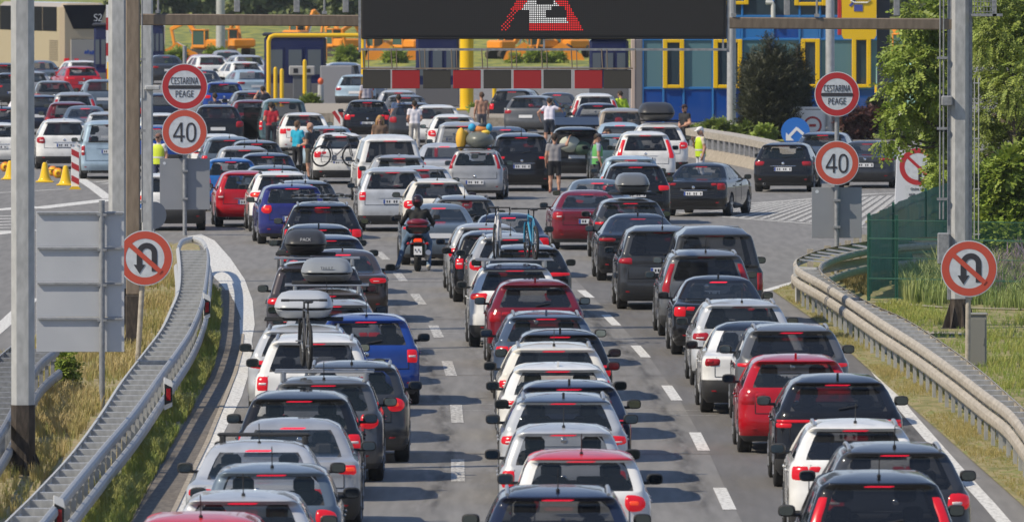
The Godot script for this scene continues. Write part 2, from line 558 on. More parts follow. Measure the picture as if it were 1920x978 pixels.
func car_model(kind: String) -> Dictionary:
	if models.has(kind): return models[kind]
	var p := shape_defaults()
	var word := kind.split(":")
	p.merge(shape_of(word[0]), true)
	if word.size() > 1: vary(p, word[1])
	var g := []
	for r in car_rows(p): g.append(outline(p, r))
	var rows := g.size()
	var cols: int = g[0].size()
	var nn := []
	for j in rows:
		var l := PackedVector3Array()
		l.resize(cols)
		nn.append(l)
	for j in rows - 1:
		for i in cols - 1:
			var f: Vector3 = (g[j + 1][i + 1] - g[j][i]).cross(g[j + 1][i] - g[j][i + 1])
			nn[j][i] += f; nn[j][i + 1] += f; nn[j + 1][i] += f; nn[j + 1][i + 1] += f
	for j in rows:
		for i in cols:
			var v: Vector3 = nn[j][i]
			if i == 0 or i == cols - 1: v.x = 0
			nn[j][i] = v.normalized() if v.length_squared() > 1e-20 else Vector3.UP
	var mbs := {body = MB.new(), trim = MB.new(), rear_window = MB.new(), windscreen = MB.new()}
	for s in p.sides.size():
		mbs["side_window_%d" % s] = MB.new()
		mbs["side_window_%d_left" % s] = MB.new()
	var S0 := 10     # index of the first side column
	for j in rows - 1:
		for i in cols - 1:
			var key := "body"
			var cut := 0
			if j < 1 or (p.clad and j < 2) or (p.bumper_trim and j < 3 and i < 9):
				key = "trim"
			if j >= 8 and j < 11:
				if i < 4:
					key = "rear_window"
					if i == 3: cut = (2 if j == 8 else (3 if j == 10 else 0))
				elif i >= S0 + 22:
					key = "windscreen"
				else:
					for s in p.sides.size():
						var a: int = S0 + p.sides[s][0]
						var b: int = S0 + p.sides[s][1]
						if i >= a and i < b:
							key = "side_window_%d" % s
							if i == a: cut = (1 if j == 8 else (4 if j == 10 else 0))
							if i == b - 1: cut = (2 if j == 8 else (3 if j == 10 else 0))
			var q := [g[j][i], g[j][i + 1], g[j + 1][i + 1], g[j + 1][i], nn[j][i], nn[j][i + 1], nn[j + 1][i + 1], nn[j + 1][i]]
			if cut:
				emit(mbs[key], q[0], q[1], q[2], q[3], q[4], q[5], q[6], q[7], cut, mbs.get(key + "_left"))
				emit(mbs.trim, q[0], q[1], q[2], q[3], q[4], q[5], q[6], q[7], -cut)
			else:
				emit(mbs[key], q[0], q[1], q[2], q[3], q[4], q[5], q[6], q[7], 0, mbs.get(key + "_left"))
	# roof lid along the middle
	for i in cols - 1:
		var a: Vector3 = g[rows - 1][i]
		var b: Vector3 = g[rows - 1][i + 1]
		if a.z - b.z > 0.001:
			emit(mbs.body, a, b, Vector3(0, b.y, b.z), Vector3(0, a.y, a.z), Vector3.UP, Vector3.UP, Vector3.UP, Vector3.UP)
	# dark floor pan and wheel wells
	mbs.trim.box(Vector3(0, 0.32, 0), Vector3(p.W - 0.5, 0.22, p.L - 0.5))
	mbs.trim.box(Vector3(0, 0.45, 0), Vector3(p.W - 0.12, 0.04, p.L - 2 * p.ro - 0.9))
	# door gaps and rear lid gap, as thin dark lines
	var d := {p = p, g = g, parts = {}}
	var seats := MB.new()
	var zs: float = -p.L / 2 + p.wt + 0.55
	for sx in [-1, 1]:
		seats.box(Vector3(sx * 0.37, 0.83, zs), Vector3(0.46, 0.62, 0.16), Basis(Vector3.RIGHT, -0.2), 0.06)
		seats.box(Vector3(sx * 0.37, p.y2 - 0.16, zs + 0.09), Vector3(0.26, 0.2, 0.1), Basis(), 0.05)
		seats.box(Vector3(sx * 0.42, p.hb + 0.13, zs + 1.0), Vector3(0.24, 0.18, 0.09), Basis(), 0.04)
	seats.box(Vector3(0, 0.82, zs + 0.95), Vector3(p.W - 0.42, 0.62, 0.16), Basis(Vector3.RIGHT, -0.2), 0.06)
	seats.box(Vector3(0, p.hb - 0.03, -p.L / 2 + p.ws + 0.12), Vector3(p.W - 0.36, 0.1, 0.5), Basis(), 0.03)
	var zsh: float = p.L / 2 - p.zb - 0.12
	if zsh - zs - 1.0 > 0.1:
		seats.box(Vector3(0, p.hb - 0.06, (zsh + zs + 1.0) / 2), Vector3(p.W - 0.4, 0.04, zsh - zs - 1.0))
	seats.box(Vector3(0.1, p.y2 - 0.06, -p.L / 2 + p.wt - 0.1), Vector3(0.22, 0.07, 0.03), Basis(), 0.02)
	d.parts.seats = [seats.mesh(), M.seat]
	for k in mbs:
		var m: Material = M.trim
		if k == "rear_window": m = M.win_dark if p.priv else M.win
		elif k == "windscreen": m = M.screen
		elif k.begins_with("side"): m = M.win_dark if p.priv and not k.begins_with("side_window_%d" % (p.sides.size() - 1)) else M.win
		d.parts[k] = [mbs[k].mesh(), m]
	# lamps
	for k in p.tails.size():
		var t: Array = p.tails[k]
		for side in [1, -1]:
			var mb := MB.new()
			patch(mb, g, t[1], side, t[3] if t.size() > 3 else 0.016, t[2])
			d.parts["%s%d%s" % [t[0], k, "r" if side > 0 else "l"]] = [mb.mesh(), t[0]]
	var bl := MB.new()
	var yb: float = p.y2 + 0.018
	patch(bl, g, [Vector2(-1.15, yb - 0.015), Vector2(1.15, yb - 0.015), Vector2(1.1, yb + 0.015), Vector2(-1.1, yb + 0.015)], 1, 0.012, 0.0, 6, 2)
	d.brake = bl.mesh()
	# number plate
	var pz := surf(g, 0, p.plate_y).z + 0.012
	var pl := MB.new()
	pl.box(Vector3(0, p.plate_y, pz), Vector3(0.52, 0.115, 0.012), Basis(Vector3.RIGHT, -0.05))
	d.plate = pl.mesh()
	var eu := MB.new()
	eu.box(Vector3(-0.237, p.plate_y, pz + 0.008), Vector3(0.042, 0.105, 0.006))
	d.band = eu.mesh()
	var ch := MB.new()
	for k in 7:
		if k == 2 or k == 5: continue
		ch.box(Vector3(-0.16 + k * 0.062, p.plate_y, pz + 0.008), Vector3(0.034, 0.062, 0.005))
	d.chars = ch.mesh()
	var bd := MB.new()
	var by: float = minf(p.plate_y + 0.17, p.hb - 0.06)
	var bz := surf(g, 0, by)
	bd.lathe([[0.0, 0.014], [0.035, 0.012], [0.045, 0.004], [0.047, -0.01]], 14, Transform3D(Basis(Vector3.RIGHT, PI / 2), Vector3(0, by, bz.z)))
	d.badge = bd.mesh()
	# wiper
	var wp := MB.new()
	var y0: float = p.hb + 0.06
	var w1: Array = []
	for k in 5: w1.append(surf(g, 1.2 * k / 4.0, y0 + 0.012 * k) + Vector3(0, 0.01, 0.02))
	wp.tube(w1, 0.011, 5)
	d.wiper = wp.mesh()
	# mirrors
	for side in [1, -1]:
		var mb := MB.new()
		var mg := MB.new()
		var mp := Vector3(side * (p.W / 2 + 0.075), p.hb + 0.075, -p.L / 2 + p.ws + 0.42)
		var tb := Basis(Vector3.UP, side * 0.15)
		var rr := []
		for q in [[-.085, .0], [-.085, .55], [-.06, .86], [-.01, 1.0], [.045, 1.0], [.06, .94], [.062, .0]]:
			var l := []
			for k in 18:
				var a := TAU * k / 18
				l.append(mp + tb * Vector3(signf(cos(a)) * pow(absf(cos(a)), .62) * .102 * q[1], signf(sin(a)) * pow(absf(sin(a)), .62) * .070 * q[1], q[0]))
			rr.append(l)
		mb.grid(rr, true, false)
		mb.box(mp - Vector3(side * 0.12, 0.05, -0.01), Vector3(0.15, 0.04, 0.06), Basis(), 0.015)
		var oval := PackedVector2Array()
		for k in 18:
			var a := TAU * k / 18
			oval.append(Vector2(signf(cos(a)) * pow(absf(cos(a)), .62) * .084, signf(sin(a)) * pow(absf(sin(a)), .62) * .053))
		mg.prism(oval, .008, Transform3D(tb, mp + tb * Vector3(0, 0, .064)))
		d["mirror_r" if side > 0 else "mirror_l"] = [mb.mesh(), mg.mesh()]
	# bumper reflectors, exhaust, bright strip over the plate
	d.low = []
	for side in [1, -1]:
		var mb := MB.new()
		patch(mb, g, [Vector2(4.0, .375), Vector2(5.7, .375), Vector2(5.7, .415), Vector2(4.0, .415)], side, .012, .2, 4, 2)
		d.low.append(mb.mesh())
	var ex := MB.new()
	var xq := surf(g, 3.2, .27)
	ex.lathe([[.03, .0], [.042, .0], [.042, -.12]], 12, Transform3D(Basis(Vector3.RIGHT, PI / 2), Vector3(-xq.x, .255, xq.z + .015)))
	d.exhaust = ex.mesh()
	var gs := MB.new()
	patch(gs, g, [Vector2(-1.9, p.plate_y + .083), Vector2(1.9, p.plate_y + .083), Vector2(1.9, p.plate_y + .105), Vector2(-1.9, p.plate_y + .105)], 1, .016, 0.0, 8, 2)
	d.strip = gs.mesh()
	# handles
	d.handles = []
	for side in [1, -1]:
		for zz in [p.L / 2 - p.ro - 0.42, p.L / 2 - p.ro - 1.45]:
			var hd := MB.new()
			hd.box(Vector3(side * (p.W / 2 + 0.012), p.hb - 0.13, zz), Vector3(0.03, 0.03, 0.2), Basis(), 0.01)
			d.handles.append(hd.mesh())
	# gaps
	var gp := MB.new()
	for side in [1, -1]:
		var pts := []
		for yy in [p.bh + 0.05, (p.bh + p.hb) / 2, p.hb - 0.02]:
			var q2 := surf(g, 4.6, yy)
			pts.append(Vector3(q2.x * side, q2.y, q2.z + 0.001))
		gp.tube(pts, 0.006, 4, false)
		var pt := []
		for k in 6: 
			var q3 := surf(g, 4.6 * k / 5.0, p.bh + 0.05)
			pt.append(Vector3(q3.x * side, q3.y, q3.z + 0.001))
		gp.tube(pt, 0.006, 4, false)
		for zc in [p.L / 2 - p.ro - 0.55 - p.wr * 0.3, p.L / 2 - p.ro - 1.6 + p.wr * 0.2]:
			var ln := []
			for yy in [0.42, 0.65, p.hb - 0.08]: ln.append(Vector3(side * (p.W / 2 - 0.004), yy, zc))
			gp.tube(ln, 0.007, 4, false)
	d.gaps = gp.mesh()
	# rails, antennas
	d.rails = []
	for side in [1, -1]:
		var rl := MB.new()
		var pts := []
		var z1: float = p.L / 2 - p.zro - 0.18
		var z2: float = -p.L / 2 + p.wt + 0.35
		for k in 9:
			var t := k / 8.0
			pts.append(Vector3(side * (p.tum - 0.10), p.y2 + 0.055 + 0.075 * pow(sin(PI * clampf(t * 0.94 + 0.03, 0, 1)), 0.3) - 0.02, lerpf(z1, z2, t)))
		rl.tube(pts, 0.024, 6)
		d.rails.append(rl.mesh())
	var fin := MB.new()
	fin.prism(PackedVector2Array([Vector2(0, 0), Vector2(0.19, 0), Vector2(0.03, 0.075), Vector2(0.0, 0.07)]), 0.035, Transform3D(Basis(Vector3.UP, PI / 2), Vector3(0, p.H - 0.03, p.L / 2 - p.zro - 0.22)))
	d.fin = fin.mesh()
	var rod := MB.new()
	rod.bar(Vector3(0, p.H - 0.03, p.L / 2 - p.zro - 0.30), Vector3(0, p.H + 0.0, p.L / 2 - p.zro - 0.28), 0.022, 6)
	rod.bar(Vector3(0, p.H - 0.03, p.L / 2 - p.zro - 0.30), Vector3(0, p.H + 0.24, p.L / 2 - p.zro - 0.10), 0.007, 5)
	d.rod = rod.mesh()
	# wheels
	var ty := MB.new()
	var R: float = p.wr
	ty.lathe([[R * 0.62, 0.10], [R * 0.86, 0.112], [R * 0.97, 0.095], [R, 0.06], [R, -0.06], [R * 0.97, -0.095], [R * 0.8, -0.11], [0.02, -0.1]], 20, Transform3D(Basis(Vector3.FORWARD, PI / 2), Vector3.ZERO))
	var rim := MB.new()
	rim.lathe([[R * 0.66, 0.095], [R * 0.6, 0.10], [R * 0.56, 0.06], [0.0, 0.055]], 20, Transform3D(Basis(Vector3.FORWARD, PI / 2), Vector3.ZERO))
	for k in 5:
		var a := TAU * k / 5
		rim.beam(Vector3(0.098, 0, 0), Vector3(0.098, cos(a) * R * 0.6, sin(a) * R * 0.6), 0.05, 0.05)
	d.tyre = ty.mesh()
	d.rim = rim.mesh()
	d.head = []
	for side in [1, -1]:
		var hl := MB.new()
		patch(hl, g, [Vector2(30.5, 0.64), Vector2(33.6, 0.62), Vector2(33.6, 0.68), Vector2(30.7, 0.72)], side, 0.012, 0.3)
		d.head.append(hl.mesh())
	models[kind] = d
	return d

func body_paint(called: String) -> Material:
	if paints.has(called): return paints[called]
	var t := {black = [.008, .008, .010, 0], navy = [.012, .018, .045, .1], dark_grey = [.045, .048, .055, .4], grey = [.12, .125, .135, .45], silver = [.40, .41, .43, .5], light_silver = [.52, .54, .57, .4],
		blue_grey = [.13, .17, .22, .4], steel_blue = [.07, .10, .16, .3], white = [.78, .78, .77, 0], cream = [.74, .72, .66, 0], red = [.42, .005, .013, 0], dark_red = [.15, .005, .013, .1], burgundy = [.13, .010, .02, .15],
		blue = [.012, .05, .27, .1], bright_blue = [.02, .13, .42, 0], deep_blue = [.020, .024, .16, .1], pale_blue = [.38, .50, .60, .3], teal = [.09, .15, .17, .3], taupe = [.10, .085, .075, .3], beige = [.33, .28, .23, .3],
		brown = [.055, .04, .035, .3], plum = [.05, .042, .048, .3], coral_red = [.62, .03, .045, 0]}
	var c: Array = t[called]
	paints[called] = detail(paint(lin(c[0], c[1], c[2]), c[3] * 0.8, 0.45), M.dust, Vector3(.5, .5, .5))
	paints[called].clearcoat_roughness = .07
	return paints[called]

func shape_of(kind: String) -> Dictionary:
	var V := func(a: float, b: float, c: float, d: float, e: float, f: float) -> Array:   # u inner-bottom, u outer, y0, y1, inner-top, taper of the inner edge height
		return [Vector2(a, b), Vector2(c, b - f), Vector2(c, d), Vector2(e, d - f * 0.5)]
	var base := {bumper_trim = false}
	match kind:
		"hatch":
			base.merge({tails = [["tail_light", V.call(3.1, .80, 7.6, .94, 2.7, 0.0), 0.25]], plate_y = 0.70})
		"small":
			base.merge({L = 3.95, W = 1.70, H = 1.49, y2 = 1.37, zt = .36, zro = .28, zb = .12, tum = .635, tails = [["tail_light", V.call(4.0, .72, 7.4, .97, 4.0, 0.0), 0.3], ["lens", V.call(4.3, .79, 6.9, .84, 4.3, 0.0), 0.3, 0.021]], plate_y = 0.68, rr = .18})
		"round":
			base.merge({L = 4.05, W = 1.73, H = 1.50, y2 = 1.38, zt = .42, zro = .34, hb = 1.0, tails = [["tail_light", V.call(3.5, .78, 7.3, 1.0, 3.5, 0.0), 1.0, 0.03], ["amber", V.call(4.6, .85, 6.2, .93, 4.6, 0.0), 1.0, 0.036]], plate_y = .66, rr = .26, crown = .10})
		"sedan":
			base.merge({L = 4.70, W = 1.82, H = 1.45, hb = .97, y2 = 1.33, zbelt = .05, zb = .72, zt = 1.25, zro = 1.32, ws = 1.15, wt = 1.95, tum = .64, gin = .11, tails = [["tail_light", V.call(2.7, .80, 7.8, .92, 2.4, -0.02), 0.35], ["lens", V.call(3.0, .845, 5.6, .87, 3.0, 0.0), 0.2, 0.021]], plate_y = .72, style = "saloon_car", wiper = false, ro = 1.0, sides = [[3, 8], [10, 15]], drop = .18})
		"coupe":
			base.merge({L = 4.75, W = 1.90, H = 1.50, hb = 1.05, bh = .64, y2 = 1.37, zbelt = .04, zb = .34, zt = 1.15, zro = 1.22, ws = 1.15, wt = 2.0, tum = .655, gin = .11, tails = [["tail_light", V.call(2.5, .90, 8.2, .99, 2.3, -0.02), 0.3]], plate_y = .60, style = "saloon_car", wiper = false, ro = .95, wr = .36, drop = .2, priv = true})
		"estate":
			base.merge({L = 4.65, W = 1.80, H = 1.49, hb = .98, y2 = 1.37, zb = .10, zt = .42, zro = .34, ws = 1.12, wt = 1.85, tum = .66, tails = [["tail_light", V.call(2.8, .80, 8.0, .95, 3.2, -0.03), 0.3], ["lens", V.call(4.3, .845, 6.8, .88, 4.3, 0.0), 0.2, 0.022]], style = "estate_car", sides = [[1, 4], [5, 9], [10, 15]], ro = .95, plate_y = .72})
		"suv":
			base.merge({L = 4.45, W = 1.84, H = 1.64, hb = 1.08, bh = .66, y2 = 1.51, zb = .13, zt = .45, zro = .36, ws = 1.05, wt = 1.70, tum = .68, tails = [["tail_light", V.call(3.0, .90, 8.0, 1.05, 2.8, -0.03), 0.3]], plate_y = .80, style = "suv", clad = true, bumper_trim = true, wr = .35, priv = true, sides = [[1, 4], [5, 9], [10, 15]], ro = .85})
		"suv_column":
			base.merge({L = 4.60, W = 1.85, H = 1.68, hb = 1.06, bh = .66, y2 = 1.54, zb = .12, zt = .38, zro = .30, ws = 1.05, wt = 1.72, tum = .69, rg = .14, tails = [["tail_light", V.call(4.9, .84, 7.3, 1.46, 4.8, 0.0), 0.15]], plate_y = .86, style = "suv", clad = true, bumper_trim = true, wr = .35, priv = true, sides = [[1, 4], [5, 9], [10, 15]], ro = .88})
		"cross":
			base.merge({L = 4.15, W = 1.77, H = 1.57, hb = 1.05, bh = .64, y2 = 1.44, zb = .16, zt = .56, zro = .46, ws = 1.0, wt = 1.65, tum = .65, rr = .26, crown = .10, tails = [["tail_light", V.call(3.7, .88, 8.6, 1.04, 3.3, -0.05), 0.45], ["amber", V.call(4.7, .93, 7.4, .985, 4.5, -0.02), 0.4, 0.024]], plate_y = .74, style = "suv", clad = true, bumper_trim = true, wr = .34, priv = true, ro = .76})
		"bar":
			base.merge({L = 4.40, W = 1.84, H = 1.60, hb = 1.08, bh = .66, y2 = 1.46, zb = .14, zt = .58, zro = .46, ws = 1.05, wt = 1.75, tum = .67, tails = [["tail_light", V.call(0.0, .955, 8.2, 1.0, 0.0, 0.0), 0.0], ["tail_light", V.call(4.2, .88, 8.0, .955, 3.9, 0.0), 0.2, 0.014]], plate_y = .76, style = "suv", clad = true, bumper_trim = true, wr = .35, priv = true, ro = .85})
		"mpv":
			base.merge({L = 4.80, W = 1.89, H = 1.74, hb = 1.10, bh = .62, y2 = 1.60, zb = .10, zt = .34, zro = .26, ws = 1.0, wt = 1.75, tum = .73, tails = [["tail_light", V.call(3.0, .95, 8.4, 1.09, 3.6, -0.04), 0.3]], plate_y = .84, style = "minivan", priv = true, sides = [[1, 5], [6, 10], [11, 15]], wr = .34, ro = .95})
		"caddy":
			base.merge({L = 4.50, W = 1.81, H = 1.84, hb = 1.12, bh = .55, y2 = 1.70, zb = .07, zt = .20, zro = .15, ws = .95, wt = 1.65, tum = .70, gin = .07, rr = .13, rg = .11, crown = .05, tails = [["tail_light", V.call(5.0, .74, 7.8, 1.10, 5.0, 0.0), 0.1], ["lens", V.call(5.2, .84, 7.4, .92, 5.2, 0.0), 0.1, 0.022]], plate_y = .88, style = "van", sides = [[1, 5], [6, 10], [11, 15]], ro = .85})
		"van":
			base.merge({L = 4.95, W = 1.94, H = 1.96, hb = 1.14, bh = .52, y2 = 1.78, zb = .07, zt = .20, zro = .15, ws = .9, wt = 1.6, tum = .74, gin = .07, rr = .13, rg = .11, crown = .05, tails = [["tail_light", V.call(5.0, .70, 7.8, 1.12, 5.0, 0.0), 0.1]], plate_y = .62, style = "van", priv = true, sides = [[1, 5], [6, 10], [11, 15]], ro = .95, wr = .34})
		"old":
			base.merge({L = 3.80, W = 1.64, H = 1.46, hb = .96, y2 = 1.36, zb = .10, zt = .34, zro = .30, tum = .60, rr = .16, tails = [["tail_light", V.call(5.2, .90, 7.6, 1.34, 4.9, 0.0), 0.1]], plate_y = .52, ro = .70, wr = .29})
	return base

func vary(p: Dictionary, how: String) -> void:
	# other makes of the same class: lamp shapes, rear window slope, roof and shoulder heights
	var b: float = p.hb
	var T := func(u0: float, y0: float, u1: float, y1: float, u2: float, f: float, r: float, lift := .016) -> Array:
		return ["tail_light", [Vector2(u0, b + y0), Vector2(u1, b + y0 - f), Vector2(u1, b + y1), Vector2(u2, b + y1 - f * .5)], r, lift]
	match how:
		"b":
			p.tails = [T.call(4.1, -.26, 7.5, -.02, 4.1, 0.0, .2), ["lens", [Vector2(4.4, b - .17), Vector2(6.9, b - .17), Vector2(6.9, b - .12), Vector2(4.4, b - .12)], .2, .022]]
			p.zt -= .08; p.zro -= .08; p.y2 += .02; p.H += .03; p.crown = .05; p.rr = .16
		"c":
			p.tails = [T.call(4.7, -.23, 7.8, -.03, 4.7, 0.0, .25), T.call(2.6, -.12, 4.75, -.04, 2.4, -.01, .2, .013)]
			p.zt += .06; p.zro += .02; p.plate_y -= .08; p.rr = .24; p.tum -= .015
		"d":
			p.tails = [T.call(2.2, -.13, 8.4, -.045, 2.0, -.025, .3)]
			p.zt += .10; p.zro += .06; p.H -= .02; p.y2 -= .02; p.zb += .02; p.rr = .28; p.crown = .10
		"e":
			p.tails = [T.call(3.7, -.25, 8.3, -.01, 4.6, -.04, .75, .024), ["lens", [Vector2(4.9, b - .16), Vector2(6.6, b - .16), Vector2(6.6, b - .10), Vector2(4.9, b - .10)], .9, .03]]
			p.rr = .25; p.W += .02; p.tum -= .02
		"f":
			p.tails = [T.call(3.2, -.16, 7.4, -.03, 3.0, .02, .3), ["amber", [Vector2(4.9, b - .13), Vector2(6.9, b - .13), Vector2(6.9, b - .06), Vector2(4.9, b - .06)], .3, .022]]
			p.bumper_trim = not p.bumper_trim; p.y2 += .015; p.H += .02; p.plate_y += .03

func add_car(row: Array) -> Node3D:
	# [model, paint, x, z, turn in degrees, fittings, label]
	var d := car_model(row[0])
	var p: Dictionary = d.p
	var opt: PackedStringArray = row[5].split(" ", false)
	var o := thing(p.style, row[6], "van" if p.style == "van" else "car", Vector3(row[2], 0, row[3]), deg_to_rad(-row[4]), "vehicles queuing for the toll plaza")
	var pm := body_paint(row[1])
	var roof := pm
	for k in d.parts:
		var q: Array = d.parts[k]
		var nm: String = k
		var m = q[1]
		if k == "body": m = pm
		elif k.begins_with("side_window"): nm = "side_window"
		elif m is String:
			if "far" in opt and m != "tail_light": continue
			nm = {tail_light = "tail_light", amber = "indicator_light", lens = "reversing_lamp"}[m]
			m = {tail_light = M.tail_off if "off" in opt else M.tail_lit, amber = M.amber if not "off" in opt else M.tail_off, lens = M.lens}[m]
		if k == "seats" and "far" in opt: continue
		if k == "trim": nm = "black_trim"
		if k == "rear_window" and "clear" in opt: m = M.screen
		part(nm, q[0], m, o)
	if "off" not in opt: part("brake_light", d.brake, M.brake_lit, o)
	else: part("brake_light", d.brake, M.tail_off, o)
	var pl := part("number_plate", d.plate, M.plate, o)
	if not "far" in opt:
		part("blue_band", d.band, M.euro, pl)
		tag(part("plate_characters", d.chars, M.ink, pl), "", "", "", "stuff")
		part("badge", d.badge, M.chrome, o)
		for q in d.handles: part("door_handle", q, pm, o)
		tag(part("body_seams", d.gaps, M.black, o), "", "", "", "stuff")
		if p.wiper: part("rear_wiper", d.wiper, M.plastic, o)
		for q in d.low: part("bumper_reflector", q, M.tail_off, o)
		if int(absf(row[2] * 100)) % 2: part("exhaust", d.exhaust, M.alloy, o)
		part("plate_strip", d.strip, M.chrome if int(absf(row[3] * 100)) % 3 == 0 else pm, o)
		for q in d.head: part("headlight", q, M.lens, o)
	for s in ["mirror_l", "mirror_r"]:
		var mr := part("mirror", d[s][0], pm if "cm" in opt else M.plastic, o)
		part("mirror_glass", d[s][1], M.mirror, mr)
	for q in d.rails:
		if "rails" in opt: part("roof_rail", q, M.alloy, o)
		if "brails" in opt: part("roof_rail", q, M.plastic, o)
	if "fin" in opt: part("aerial", d.fin, M.plastic if "bfin" in opt else pm, o)
	if "rod" in opt: part("aerial", d.rod, M.plastic, o)
	for f in 4:
		var w := part("wheel", d.tyre, M.rubber, o)
		var right := f % 2 == 0
		w.position = Vector3((p.W / 2 - 0.115) * (1 if right else -1), p.wr, p.L / 2 - p.ro if f < 2 else -p.L / 2 + p.fo)
		if not right: w.rotation.y = PI
		if not "far" in opt: part("rim", d.rim, M.alloy, w)
	for q in opt:
		if q.begins_with("roof="):
			var b2: MeshInstance3D = o.get_node("body")
			var rp := MB.new()
			var g: Array = d.g
			var rr := []
			for j in range(11, g.size()):
				var l := []
				for i in range(32, -1, -1): l.append(Vector3(-g[j][i].x, g[j][i].y + 0.004, g[j][i].z + (0.006 if i < 9 else 0.0)))
				for i in range(1, 33): l.append(Vector3(g[j][i].x, g[j][i].y + 0.004, g[j][i].z + (0.006 if i < 9 else 0.0)))
				rr.append(l)
			rr.append(rr[-1].map(func(q5): return Vector3(0, q5.y + 0.002, q5.z)))
			rp.grid(rr)
			part("roof_panel", rp, body_paint(q.substr(5)), b2)
	if "bars" in opt or "bbars" in opt:
		var mb := MB.new()
		for zz in [p.L / 2 - p.zro - 0.55, p.L / 2 - p.zro - 1.35]:
			mb.box(Vector3(0, p.H + 0.075, zz), Vector3(p.W - 0.28 if not "wide" in opt else p.W - 0.1, 0.03, 0.06), Basis(), 0.01)
			for s in [-1, 1]: mb.box(Vector3(s * (p.tum - 0.07), p.H - 0.0, zz), Vector3(0.07, 0.15, 0.09), Basis(), 0.02)
		part("roof_bars", mb, M.plastic if "bbars" in opt else M.alloy, o)
	return o

# ---------------------------------------------------------------- camera, air and light
func set_camera_and_light() -> void:
	var cam := Camera3D.new()
	cam.name = "camera"
	cam.position = Vector3(0, 8.1, 0)
	cam.rotation_degrees = Vector3(-1.6944, 0, 0)
	cam.fov = 2.6058
	cam.near = 5.0
	cam.far = 4000.0
	add_child(cam, true)
	cam.current = true
	var sky := ProceduralSkyMaterial.new()
	sky.sky_top_color = Color(0.40, 0.51, 0.69)
	sky.sky_horizon_color = Color(0.78, 0.83, 0.88)
	sky.sky_curve = 0.16
	sky.ground_bottom_color = Color(0.30, 0.29, 0.26)
	sky.ground_horizon_color = Color(0.50, 0.52, 0.50)
	sky.sun_angle_max = 12.0
	var e := Environment.new()
	e.background_mode = Environment.BG_SKY
	e.sky = Sky.new()
	e.sky.sky_material = sky
	e.background_energy_multiplier = 1.0
	e.tonemap_mode = Environment.TONE_MAPPER_LINEAR
	e.tonemap_exposure = 1.08
	e.fog_enabled = true
	e.fog_density = 0.00006
	e.fog_light_color = Color(0.80, 0.84, 0.88)
	e.sdfgi_enabled = true
	e.ssao_enabled = true
	e.ssil_enabled = true
	var lens := CameraAttributesPhysical.new()
	lens.frustum_focal_length = 400.0
	lens.frustum_focus_distance = 225.0
	lens.exposure_aperture = 9.0
	var w := WorldEnvironment.new()
	w.name = "environment"
	w.environment = e
	w.camera_attributes = lens
	add_child(w, true)
	var sun := DirectionalLight3D.new()
	sun.name = "sun"
	sun.light_energy = 1.45
	sun.light_color = Color(1.0, 0.95, 0.86)
	sun.light_angular_distance = 0.5
	sun.shadow_enabled = true
	add_child(sun, true)
	# the sun stands high on the left, a little behind the camera
	sun.look_at_from_position(Vector3(-0.92, 1.0, 0.40), Vector3.ZERO)

# ---------------------------------------------------------------- ground
func lift(p: Array, h: float) -> Array:
	return p.map(func(q): return Vector3(q.x, h, q.z))

